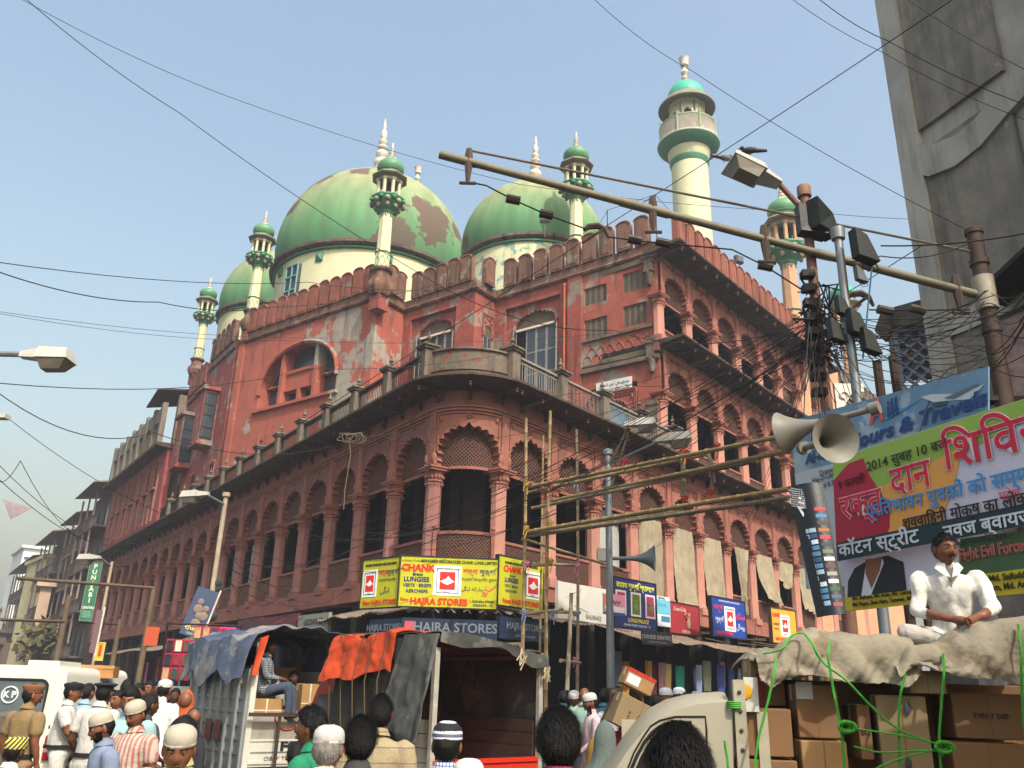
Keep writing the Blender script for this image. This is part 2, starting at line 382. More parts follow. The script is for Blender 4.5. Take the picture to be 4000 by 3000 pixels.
# sweep paths (relative to K), travelling from far left to far right with outside on the right hand
arc = []
for i in range(13):
    a = -half+2*half*i/12; v = Vector((rb*sin(a), -rb*cos(a)+rb, 0)); arc.append((cbo.x+v.x*cos(cb_a)-v.y*sin(cb_a), cbo.y+v.x*sin(cb_a)+v.y*cos(cb_a)))
pathL = [LF(56.6)]+arc; pathR = [RF(40)]
full = [LF(56.6)]+arc+[RF(41)]
def band(name, path, o0, o1, z0, z1, m): b = MB(); b.sweep(path, [(o0, z0), (o1, z0), (o1, z1), (o0, z1)]); return b.build(name, m, mosque)
band('frieze', full, -.17, .14, 10.75, 11.3, redo)
b = MB(); b.sweep(full, [(-.6, 11.3), (.3, 11.3), (.42, 11.36), (1.2, 11.42), (1.25, 11.46), (1.25, 11.54), (-.6, 11.58)]); b.build('ledge', ledgem, mosque)
band('plinth_band', full, -.3, .24, 4.72, Z1-.02, redo); band('sill_band', full, -.25, .18, Z1, Z1+.09, redo)
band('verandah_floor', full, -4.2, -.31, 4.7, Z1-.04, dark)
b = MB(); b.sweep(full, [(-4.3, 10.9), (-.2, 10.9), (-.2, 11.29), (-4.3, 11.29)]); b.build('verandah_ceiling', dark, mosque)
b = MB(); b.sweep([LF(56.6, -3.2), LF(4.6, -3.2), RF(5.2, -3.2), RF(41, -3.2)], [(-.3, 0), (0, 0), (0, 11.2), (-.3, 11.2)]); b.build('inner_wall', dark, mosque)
ipm = MB().box(-.3, .3, -.25, .25, 5.2, 10.9).mesh('inner_pillar', mat('inner_pillar', '#3a2a26', .9, .2, 2))  # pillar brown darkened to paint in the deep shade of the openings
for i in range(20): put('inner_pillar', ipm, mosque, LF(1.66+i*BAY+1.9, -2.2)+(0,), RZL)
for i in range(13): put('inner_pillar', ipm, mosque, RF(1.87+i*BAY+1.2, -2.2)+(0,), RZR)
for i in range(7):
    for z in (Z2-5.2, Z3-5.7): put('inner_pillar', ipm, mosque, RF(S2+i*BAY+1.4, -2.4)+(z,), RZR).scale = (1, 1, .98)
# brackets under the ledge
bk = MB(); bk.ext([(0, 0), (0, -.34), (.08, -.32), (.22, -.12), (.95, -.05), (.95, 0)], -.045, .045); bk.ball((.9, 0, -.12), .055, 0, 8, 6); bkm = bk.mesh('bracket', ledgem)
for i in range(40):
    x, y = LF(1.2+i*BAY/2, .14); put('bracket', bkm, mosque, (x, y, 11.3), ang(AL-90))
for i in range(28):
    x, y = RF(1.4+i*BAY/2, .14); put('bracket', bkm, mosque, (x, y, 11.3), ang(AR+90))
for a in (-.8, 0, .8):
    q = cbo+nrm*0; v = Vector((rb*sin(a), -rb*cos(a)+rb, 0)); X = cbo.x+v.x*cos(cb_a)-v.y*sin(cb_a); Y = cbo.y+v.x*sin(cb_a)+v.y*cos(cb_a)
    put('bracket', bkm, mosque, (X+.14*sin(cb_a+a), Y-.14*cos(cb_a+a), 11.3), cb_a+a-pi/2)
# upper floors of the right front
for z, zt in ((Z2, 17.0), (Z3, 21.7)):
    band('plinth_band', [RF(S2-.3), RF(S2+7*BAY+.9)], -.3, .22, z+.02, z+.3, redo)
    band('frieze', [RF(S2-.3), RF(S2+7*BAY+.9)], -.17, .12, z+(5.12 if z == Z2 else 4.37), zt+.1, pink)
def slab(path, z, o, name='ledge'):
    b = MB(); b.sweep(path, [(-.5, z-.06), (.2, z-.06), (.35, z), (o, z+.08), (o+.04, z+.12), (o+.04, z+.2), (-.5, z+.22)]); b.build(name, ledgem, mosque)
slab([RF(S2-.25), RF(S2+7*BAY+.9)], 16.98, 1.35)
slab([RF(S2-.45), RF(S2+7*BAY+1.3)], 21.72, 1.5, 'eave')
for i in range(17):
    for z, k in ((16.95, 1.2), (21.68, 1.4)):
        x, y = RF(S2+i*BAY*.43, .1); o = put('bracket', bkm, mosque, (x, y, z), ang(AR+90)); o.scale = (k, 1.3, k)
beam = mat('beam_wood', '#6a5f48', .8, .2, 4, .1)
for z0, z1 in ((Z2, 16.95), (Z3, 21.7)):
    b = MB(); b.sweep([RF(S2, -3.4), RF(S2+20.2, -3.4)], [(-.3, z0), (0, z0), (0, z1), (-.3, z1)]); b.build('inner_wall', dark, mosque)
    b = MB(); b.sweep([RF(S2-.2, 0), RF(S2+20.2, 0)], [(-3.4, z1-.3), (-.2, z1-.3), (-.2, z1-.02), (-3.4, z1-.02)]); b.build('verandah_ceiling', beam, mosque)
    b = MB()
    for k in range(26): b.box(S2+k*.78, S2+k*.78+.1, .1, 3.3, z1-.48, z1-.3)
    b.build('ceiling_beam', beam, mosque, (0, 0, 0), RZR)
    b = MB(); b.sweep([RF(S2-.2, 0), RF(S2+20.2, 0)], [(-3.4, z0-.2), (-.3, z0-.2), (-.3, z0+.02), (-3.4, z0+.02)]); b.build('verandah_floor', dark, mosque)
# corbels at the near corner of the right block
for z in (13.0, 16.0, 20.4):
    b = MB(); b.box(-.32, .32, -.25, .3, 1.1, 1.3); b.box(-.26, .26, -.2, .3, .9, 1.1); b.box(-.2, .2, -.2, .3, .5, .9); b.box(-.24, .24, -.24, .3, .4, .5); b.lathe([(.0, -.3), (.1, -.28), (.16, -.1), (.12, .1), (.2, .3), (.2, .4)], 12, c=(0, -.05)); b.box(-.16, .16, -.1, .3, -.1, .4)
    q = RF(S2-.42, .06) if 0 else WF(-.35, -.05); b.build('corbel', grime, mosque, (q[0], q[1], z), RZW)
# terrace deck behind the balustrade
b = MB(); P = [LF(38), LF(1.7), RF(1.9), RF(13.4), WF(-26, 6)]; b.add([(x, y, 11.3) for x, y in P]+[(x, y, 11.56) for x, y in P], [(4, 3, 2, 1, 0), (5, 6, 7, 8, 9)]+[(i, (i+1) % 5, (i+1) % 5+5, i+5) for i in range(5)]); b.build('terrace', grime, mosque)
# balustrade
pm = MB(); pm.box(-.2, .2, -.2, .2, 0, 1.12); pm.box(-.27, .27, -.27, .27, 1.12, 1.2); pm.box(-.33, .33, -.33, .33, 1.2, 1.27); pm.add([(-.33, -.33, 1.27), (.33, -.33, 1.27), (.33, .33, 1.27), (-.33, .33, 1.27), (0, 0, 1.4)], [(0, 1, 4), (1, 2, 4), (2, 3, 4), (3, 0, 4)])
pf = MB(); pf.lathe([(.03, 1.36), (.09, 1.42), (.035, 1.47), (.1, 1.55), (.09, 1.6), (.03, 1.68), (.045, 1.72), (0, 1.86)], 8)
pmm, pfm = pm.mesh('post', grime), pf.mesh('post_finial', grime)
rg = MB(); Lr = BAY-.4
rg.box(-Lr/2, Lr/2, -.07, .07, .98, 1.06, 0)
for z in (.12, .84): rg.box(-Lr/2, Lr/2, -.02, .02, z, z+.035, 1)
for k in range(17):
    x = -Lr/2+.07+k*(Lr-.14)/16; rg.tube([(x, 0, .02), (x, 0, .98)], .015, 5, 1)
    if k < 16: rg.tube([(x+.02, .0, .87), (x+.07, 0, .97), (x+.12, 0, .87)], .01, 4, 1); rg.tube([(x+.02, .0, .13), (x+.07, 0, .03), (x+.12, 0, .13)], .01, 4, 1)
rgl = rg.mesh('iron_railing', [ledgem, iron]); rgr = rg.mesh('iron_railing', [irong, irong])
rs = MB(); rs.box(-Lr/2, Lr/2, -.07, .07, .98, 1.06, 0); rs.box(-Lr/2, Lr/2, -.02, .02, .1, .13, 1)
for k in range(9):
    for j in range(6):
        x = -Lr/2+.13+k*(Lr-.26)/8; z = .2+j*.14; rs.tube([(x+.06*cos(a), 0, z+.06*sin(a)) for a in (0, 1, 2.2, 3.3, 4.4, 5.4)], .014, 4, 1)
rsm = rs.mesh('iron_railing', [irong, irong])
for i in range(13):
    x, y = LF(1.35+i*BAY, .72); o = put('post', pmm, mosque, (x, y, 11.56), RZL); put('post_finial', pfm, o)
    x, y = LF(1.35+(i+.5)*BAY, .72); put('iron_railing', rgl, mosque, (x, y, 11.58), RZL)
for i in range(5):
    x, y = RF(1.5+i*BAY, .72); o = put('post', pmm, mosque, (x, y, 11.56), RZR); put('post_finial', pfm, o)
    if i < 4: x, y = RF(1.5+(i+.5)*BAY, .72); put('iron_railing', rsm if i == 1 else rgr, mosque, (x, y, 11.58), RZR)
b = MB(); ap = [Vector((*p, 0)) for p in arc]; o_ = cbo-nrm*rb; pp = [tuple((o_+(q-o_)*(1+.68/rb)).xy) for q in ap[1:-1]]
b.sweep(pp, [(-.16, 11.5), (.14, 11.5), (.12, 11.62), (.05, 11.66), (.05, 11.8), (.1, 11.83), (.02, 11.87), (.02, 12.52), (.1, 12.56), (.1, 12.62), (-.16, 12.62)]); b.build('curved_parapet', grime, mosque)
# ---------------------------------------------------------------- upper body walls
H = 21.83
def wbox(x0, x1, y0, y1, z0, z1, m, name='wall'):
    b = MB(); b.box(x0, x1, y0, y1, z0, z1); return b.build(name, m, mosque, A0, RZW)
def wall_holes(x0, x1, y, th, z0, z1, holes, m, name='wall'):
    # wall of thickness th behind front plane y with rectangular openings [(xa,xb,za,zb)]
    b = MB(); xs = sorted({x0, x1}|{h[0] for h in holes}|{h[1] for h in holes})
    for a, c in zip(xs, xs[1:]):
        hs = sorted([(h[2], h[3]) for h in holes if h[0] <= a+1e-6 and h[1] >= c-1e-6]); z = z0
        for h0, h1 in hs:
            if h0 > z: b.box(a, c, y, y+th, z, h0)
            z = h1
        if z < z1: b.box(a, c, y, y+th, z, z1)
    return b.build(name, m, mosque, A0, RZW, smooth=0)
merl = MB()
def mpoly(w, h): return [(-w/2, 0), (w/2, 0), (w/2, h*.86)]+[(w/2*cos(a)*1.0, h*.86+h*.14*sin(a)) for a in (.4, .8, 1.2, 1.57, 1.94, 2.34, 2.74)]+[(-w/2, h*.86)]
merl.ext(mpoly(.76, 1.6), -.16, .16, 0)
merl.tube([(x*1.04, -.17, z) for x, z in mpoly(.76, 1.6)[2:]], .045, 5, 1)
merl.ext([(x*.7, z*.8+.12) for x, z in mpoly(.76, 1.6)], -.185, -.159, 0)
mgr = mat('merlon_stone', '#7d5a4a', .9, .3, 3, .4, streak=.75, streak_col='#1a1410', peel='#8d8272', peel_amt=.6, peel_scale=1.5)
mrd = mat('merlon_red', '#8f5544', .9, .3, 3, .3, streak=.45, streak_col='#1f1612', peel='#8d8272', peel_amt=.64, peel_scale=1.2)
mm1 = merl.mesh('merlon', [mgr, redo]); mm2 = merl.mesh('merlon', [mrd, redo])
def merlons(p0, p1, z, rz, me, pitch=.95):
    v = Vector(p1)-Vector(p0); n = max(1, round(v.length/pitch))
    for i in range(n):
        q = Vector(p0)+v*((i+.5)/n); o = put('merlon', me, mosque, (q.x, q.y, z), rz); o.scale = (1, 1, R.uniform(.97, 1.03))
Wp = [(-26.8, 6), (-26.8, -3.8), (-14.85, -3.8), (-14.85, -1.7), (-9.7, -1.7), (-9.7, 0), (0.0, 0)]
WP = [WF(*p) for p in Wp]
b = MB(); b.sweep(WP[:], [(-.3, H-.1), (.12, H-.1), (.2, H), (.12, H+.08), (.05, H+.1), (.05, H+.55), (-.3, H+.55)]); b.build('string_course', mgr, mosque)
for a, c in zip(Wp, Wp[1:]):
    rz = RZW if a[1] == c[1] else (RZW-pi/2 if c[1] < a[1] else RZW+pi/2)
    L_ = hypot(c[0]-a[0], c[1]-a[1]); dx, dy = (c[0]-a[0])/L_, (c[1]-a[1])/L_
    merlons(WF(a[0]+dx*.35+(.16 if dx else .16), a[1]+dy*.35), WF(c[0]-dx*.2, c[1]-dy*.2), H+.55, rz, mm2 if a[1] == -3.8 and c[1] == -3.8 else mm1)
merlons(RF(S2-.2, 1.1), RF(S2+20, 1.1), 21.9, RZR, mm2, .93)
# big wall with the round-headed window
def arc_open(x0, x1, z0, zs, n=20):
    r = (x1-x0)/2; c = (x0+x1)/2; e = .35
    P = [(x0, z0), (x0-.0, zs)]
    for i in range(1, n): a = pi-pi*i/n; P.append((c+r*cos(a), zs+(r*.78)*sin(a)**.9))
    return P+[(x1, zs), (x1, z0)]
def wall_arch(x0, x1, y, th, z0, z1, P, m, name='wall'):
    b = MB(); zb = P[0][1]; b.box(x0, x1, y, y+th, z0, zb)
    cx = (P[0][0]+P[-1][0])/2; cz = P[1][1]; Q = []
    for x, z in P:
        dx, dz = x-cx, z-cz
        if dz <= 1e-6: Q.append((x0 if dx < 0 else x1, z)); continue
        k = min((x1-cx)/dx if dx > 1e-6 else ((x0-cx)/dx if dx < -1e-6 else 1e9), (z1-cz)/dz); Q.append((cx+dx*k, cz+dz*k))
    n = len(P); vs = [(p[0], yy, p[1]) for yy in (y, y+th) for p in P]+[(q[0], y, q[1]) for q in Q]
    fs = []
    for i in range(n-1): fs += [(2*n+i, 2*n+i+1, i+1, i), (i, i+1, n+i+1, n+i)]
    b.add(vs, fs)
    # fill corners
    qi = [i for i in range(n) if abs(Q[i][1]-z1) < 1e-6]
    a, c = qi[0], qi[-1]
    b.add([(x0, y, z1), (Q[a][0], y, z1), (Q[a-1][0], y, Q[a-1][1])], [(2, 1, 0)]); b.add([(x1, y, z1), (Q[c][0], y, z1), (Q[c+1][0], y, Q[c+1][1])], [(0, 1, 2)])
    return b.build(name, m, mosque, A0, RZW, smooth=0)
P = arc_open(-24.3, -17.55, 16.95, 17.9)
wall_arch(-26.8, -14.85, -3.8, .9, 11.5, H, P, bigw)
win = empty('arched_window', A0, RZW, parent=mosque)
b = MB(); b.tube([(x, -3.83, z) for x, z in P[1:-1]], .13, 6); b.box(-24.6, -17.3, -4.0, -3.6, 16.78, 16.95); b.build('window_frame', bigw, win)
b = MB()
for x in (-22.5, -19.55): b.box(x-.13, x+.13, -3.72, -3.0, 16.95, 20.35 if x < -20 else 20.4)
b.box(-22.37, -19.68, -3.5, -3.05, 18.9, 19.1); b.box(-22.37, -19.68, -3.4, -3.15, 18.0, 18.9); b.box(-22.37, -19.68, -3.5, -3.05, 17.85, 18.0); b.box(-21.2, -20.95, -3.5, -3.05, 16.95, 17.85)
b.box(-24.3, -22.63, -3.3, -3.05, 18.4, 18.5); b.box(-19.42, -17.55, -3.3, -3.05, 18.4, 18.5); b.build('mullion', bigw, win)
b = MB(); b.ext(P, -2.98, -2.93); b.build('pane', glass, win)
for x0, x1 in ((-26.86, -26.3), (-15.35, -14.8)): wbox(x0, x1, -3.88, -3.3, 11.5, H-.1, bigw, 'pilaster')
wbox(-26.8, -26.3, -3.3, 3, 11.5, H, red); wbox(-15.2, -14.86, -3.3, -.9, 11.5, H, bigw)
# white-bordered lattice shutter on the return
# windows with cusped heads
def win_wall(x0, x1, y, th, openx, z0, spring, apex, frame_top, m):
    wd = x1-x0; c = (openx[0]+openx[1])/2
    wall_holes(x0, x1, y, th, 11.5, H, [(openx[0]-.55, openx[1]+.35, z0-.0, frame_top)], m)
    wo_ = empty('cusped_window', A0+dr(AW)*c+dr(AW-90)*y, RZW, parent=mosque)
    w_ = openx[1]-openx[0]; a, bb = openx[0]-.55-c, openx[1]+.35-c
    ap_ = MB(); AP = arch_panel(2*max(-a, bb)-.02, w_, spring-.15, spring, apex, frame_top-.02, .16, lobes=7, pil=.02, amp=.11)
    AP.v = [(v[0], v[1]+.3, v[2]) for v in AP.v]; AP.build('arch_panel', [m, m], wo_)
    for xx in ((a, -w_/2), (w_/2, bb)): ap_.box(xx[0], xx[1], .22, .38, z0, spring-.15)
    ap_.build('jamb', m, wo_)
    lt = lattice(w_, apex-spring+.1, .13, .03, .04, .05); lt.build('lattice_screen', [jalig, jalig], wo_, (0, .36, spring-.05))
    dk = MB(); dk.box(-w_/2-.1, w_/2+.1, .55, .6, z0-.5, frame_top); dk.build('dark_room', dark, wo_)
    grey = mat('grey_shutter', '#8b8a86', .6, .3, 6, .1, streak=.3)
    n = 4
    for k in range(n):
        xa = -w_/2+k*w_/n; d = MB(); h = spring-z0-.05; fw = w_/n
        d.box(0, .07, 0, .05, 0, h); d.box(fw-.07, fw, 0, .05, 0, h)
        for zz in (0, h*.3, h*.62, h-.1): d.box(.07, fw-.07, 0, .05, zz, zz+.08)
        d.box(.07, fw-.07, .02, .03, 0, h, 1)
        r = {0: -1.2, n-1: .0}.get(k, 0)
        d.build('shutter', [grey, glass], wo_, (xa, .3, z0), r)
    fr = MB(); fr.box(-w_/2-.05, w_/2+.05, .2, .3, spring-.12, spring); fr.box(w_/2-.02, w_/2+.06, .2, .3, z0, spring-.12); fr.build('window_frame', white, wo_)
win_wall(-14.85, -9.7, -1.7, .6, (-13.75, -11.35), 16.2, 20.0, 20.95, 21.15, red)
win_wall(-9.7, -4.95, 0, .6, (-8.45, -5.85), 16.0, 19.8, 20.8, 21.1, red)
# return with the small arch window, pilaster, lattice-window wall
b = MB(); b.box(-9.9, -9.7, -1.1, 0, 11.5, H); b.build('wall', red, mosque, A0, RZW)
sw = empty('small_window', A0+dr(AW)*-9.69+dr(AW-90)*-.62, RZW+pi/2, parent=mosque)
arch_panel(.9, .7, 19.4, 19.5, 20.25, 20.5, .08, lobes=4, pil=.01, amp=.05).build('arch_panel', [red, redo], sw)
lattice(.7, .8, .12, .025, .03, .03).build('lattice_screen', [jalig, jalig], sw, (0, .0, 19.4))
b = MB(); b.box(-.35, .35, -.02, .0, 16.5, 19.4, 1); b.box(-.35, -.3, -.05, 0, 16.5, 19.4); b.box(-.02, .03, -.05, 0, 16.5, 19.4); b.box(.3, .35, -.05, 0, 16.5, 19.4); b.build('shutter', [_M['grey_shutter'], glass], sw)
wbox(-4.95, -4.15, -.12, .5, 11.5, H-.1, red, 'pilaster')
b = MB(); b.tube([(-5.15, -.12, 11.7), (-5.15, -.12, 21.5)], .055, 8)
for z in (14, 16.5, 19, 21.4): b.tube([(-5.15, -.12, z), (-5.15, -.12, z+.12)], .075, 8)
b.build('drainpipe', mat('rust_pipe', '#b5603a', .7, .3, 6), mosque, A0, RZW)
lat_h = [(-4.05, -2.75, 20.0, 20.95), (-1.85, -.6, 20.1, 21.15), (-4.05, -2.75, 18.15, 19.2), (-1.85, -.6, 18.3, 19.4)]
greyred = mat('faded_red_plaster', '#a85a4a', .85, .3, 2, .25, streak=.35, streak_col='#4a3a34', peel='#968a7e', peel_amt=.55, peel_scale=.7)
wall_holes(-4.15, 0, 0, .5, 11.5, H, [h for h in lat_h]+[(-3.7, -1.2, 12.0, 15.5)], greyred)
for h in lat_h:
    wv = empty('lattice_window', A0+dr(AW)*((h[0]+h[1])/2)+dr(AW-90)*.1, RZW, parent=mosque); n = 4; fw = (h[1]-h[0])/n
    for k in range(n): lattice(fw-.02, h[3]-h[2], .07, .018, .03, .045).build('lattice_panel', [jalig, jalig], wv, (h[0]-(h[0]+h[1])/2+fw*(k+.5), 0, h[2]))
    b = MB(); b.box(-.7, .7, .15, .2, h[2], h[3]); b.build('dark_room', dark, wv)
b = MB(); b.box(-4.1, -.05, -.12, -.002, 18.0, 18.12); b.box(-4.15, 0, -.2, -.002, 16.35, 16.55); b.box(-4.1, -.05, -.08, -.002, 16.7, 16.8)
b.build('cornice', grime, mosque, A0, RZW)
b = MB()
for i in range(8):
    for j in range(3):
        x = -3.85+i*.5+(j % 2)*.25
        if x < -.3: b.tube([(x+.24*cos(a), -.01, 16.95+j*.36+.3*sin(a)) for a in [q*pi/6 for q in range(7)]], .025, 4)
b.build('scale_relief', redo, mosque, A0, RZW)
pq = empty('plaque', A0+dr(AW)*-2.4, RZW, parent=mosque)
b = MB(); b.box(-.95, .95, -.06, -.003, 15.1, 15.75); b.build('plaque_slab', mat('white_paint', '#cfd2cf', .5, .08), pq)
text('ﻥﺎﺴﺣﺍ ﻖﺣ ﻲﻓ ﻢﻠﺳﻭ', .2, pq, (0, -.07, 15.57), '#20242a'); text('ﺪﺠﺴﻣ ﺪﻤﺤﻣ ﷲﺍ ﻢﺳﺎﻗ', .2, pq, (-.1, -.07, 15.28), '#20242a')
pw = empty('cusped_window', A0+dr(AW)*-2.45, RZW, parent=mosque)
arch_panel(2.5, 1.7, 12.0, 13.9, 14.9, 15.0, .12, lobes=6, pil=.02).build('arch_panel', [red, redo], pw)
b = MB(); b.ext([(-.7, 12)]+[(.7, 12)]+[(.7*cos(a), 13.9+.75*sin(a)) for a in [q*pi/12 for q in range(13)]], .1, .14); b.build('pane', mat('blue_glass', '#6a9ab8', .2, .1), pw)
b = MB(); b.tube([(.72*cos(a), .05, 13.9+.78*sin(a)) for a in [q*pi/12 for q in range(13)]], .09, 6); b.build('window_frame', grime, pw)
# roof deck
b = MB(); Q = [WF(-26.6, 30), WF(-26.6, -3.5), WF(-15, -3.5), WF(-15, -1.4), WF(-9.9, -1.4), WF(-9.9, .3), WF(-.2, .3), RF(S2+20.2, -.3), RF(S2+20.2, -22)]
n = len(Q); b.add([(x, y, H-.4) for x, y in Q]+[(x, y, H) for x, y in Q], [tuple(range(n-1, -1, -1)), tuple(range(n, 2*n))]+[(i, (i+1) % n, (i+1) % n+n, i+n) for i in range(n)]); b.build('roof', grime, mosque)
# ---------------------------------------------------------------- left: upper street wall with oriels, then the wing
def lbox(s0, s1, y0, y1, z0, z1, m, name='wall'):
    b = MB(); b.box(-s1, -s0, y0, y1, z0, z1); return b.build(name, m, mosque, (0, 0, 0), RZL)
lbox(28.3, 38.4, .25, .8, 11.5, H, red); lbox(38.3, 38.8, -.4, .8, 11.5, 21.2, grime, 'pilaster')
b = MB(); b.sweep([LF(38.4, -.25), LF(33.8, -.25)], [(-.3, H-1.3), (.12, H-1.3), (.15, H-1.1), (.05, H-.8), (-.3, H-.8)]); b.sweep([LF(33.8, -.25), LF(28.3, -.25)], [(-.3, H-.1), (.12, H-.1), (.15, H+.1), (.05, H+.5), (-.3, H+.5)]); b.build('string_course', mgr, mosque)
merlons(LF(33.7, -.25), LF(28.6, -.25), H+.5, RZL, mm1); merlons(LF(38.3, -.25), LF(34, -.25), H-.8, RZL, mm2)
for s_, z in ((31.3, 15.8), (35.8, 15.2)):
    o = empty('oriel_window', LF(s_)+(z,), RZL, parent=mosque)
    b = MB(); b.box(-.9, .9, -.75, .25, 0, .15); b.box(-.8, .8, -.65, .25, .15, 3.6); b.box(-1, 1, -.85, .25, 3.6, 3.75); b.box(-.95, .95, -.8, .25, 3.75, 3.85); b.build('oriel_box', red, o)
    b = MB(); b.box(.801, .83, -.55, .1, .5, 3.3, 1); b.box(.83, .86, -.6, -.55, .4, 3.4); b.box(.83, .86, .1, .15, .4, 3.4)
    for zz in (.4, 1.1, 1.9, 2.6, 3.35): b.box(.83, .86, -.6, .15, zz, zz+.06)
    b.build('window_frame', [iron, glass], o)
for s_ in (29.6, 33.6, 37.0):
    o = empty('niche', LF(s_, -.25)+(12.2,), RZL, parent=mosque); b = MB(); b.box(-.55, .55, -.08, 0, 2.3, 2.45); b.box(-.5, -.42, -.05, 0, 0, 2.3); b.box(.42, .5, -.05, 0, 0, 2.3); b.build('niche_frame', redo, o); b = MB(); b.box(-.42, .42, -.03, 0, 0, 2.2); b.build('niche_panel', dark, o)
lbox(37.6, 55.4, -.75, -.3, 11.56, 17.0, mat('dull_red_wall', '#9a4a48', .85, .25, 2.5, .2, streak=.35, streak_col='#3a2222'))
lbox(55.0, 55.4, -.3, 6, 11.56, 17, redo)
greenish = mat('green_grille', '#2c3024', .8, .3, 8, .1); pale = mat('pale_jamb', '#b5a795', .8, .25, 5, .1)
for i in range(7):
    s_ = 39.6+i*2.2; o = empty('tall_window', LF(s_, .75)+(12.4,), RZL, parent=mosque)
    b = MB(); b.box(-.42, .42, -.02, .005, 2.3, 4.0); b.build('upper_grille', greenish, o)
    b = MB(); [b.ball((xx, -.04, 2.5+k*.28), .09, 0, 6, 4) for k in range(5) for xx in (-.4, .4)]; tag(b.build('scalloped_jamb', redo, o), kind='stuff')
    b = MB(); b.box(-.4, .1, -.02, .005, 0, 1.8); b.build('opening', dark if i % 2 else greenish, o)
    b = MB(); b.box(.12, .4, -.06, .005, -.2, 1.8); b.build('shutter', pale, o)
    b = MB(); b.box(-.6, .6, -.25, .005, 1.95, 2.1); b.box(-.65, -.5, -.1, 0, -.3, 4.2); b.box(.5, .65, -.1, 0, -.3, 4.2); b.build('window_hood', redo, o)
b = MB(); b.sweep([LF(55.6), LF(37.4)], [(.0, 16.9), (.9, 17.0), (1.6, 17.1), (1.6, 17.3), (0, 17.35)]); b.build('ledge', ledgem, mosque)
gp = mat('grey_parapet', '#827a6c', .9, .3, 3, .3, streak=.5, streak_col='#2a2620')
for i in range(8):
    s_ = 38.9+i*2.25; lbox(s_, s_+.55, -1.3, -.95, 17.35, 20.6, gp, 'parapet_post')
    if i < 7: lbox(s_+.55, s_+2.25, -1.25, -1.0, 19.3, 20.3, gp, 'parapet_beam')
lbox(38.8, 55, -1.3, -.9, 17.3, 17.6, gp, 'parapet_base')
b = MB(); b.add([(-38.6, -1.9, 21.3), (-41.6, -1.9, 20.7), (-41.6, 1.5, 21.6), (-38.6, 1.5, 22)]+[(-38.6, -1.9, 21.4), (-41.6, -1.9, 20.8), (-41.6, 1.5, 21.7), (-38.6, 1.5, 22.1)], [(0, 1, 2, 3), (7, 6, 5, 4), (0, 4, 5, 1), (1, 5, 6, 2), (2, 6, 7, 3), (3, 7, 4, 0)]); b.build('tin_canopy', ledgem, mosque, (0, 0, 0), RZL)
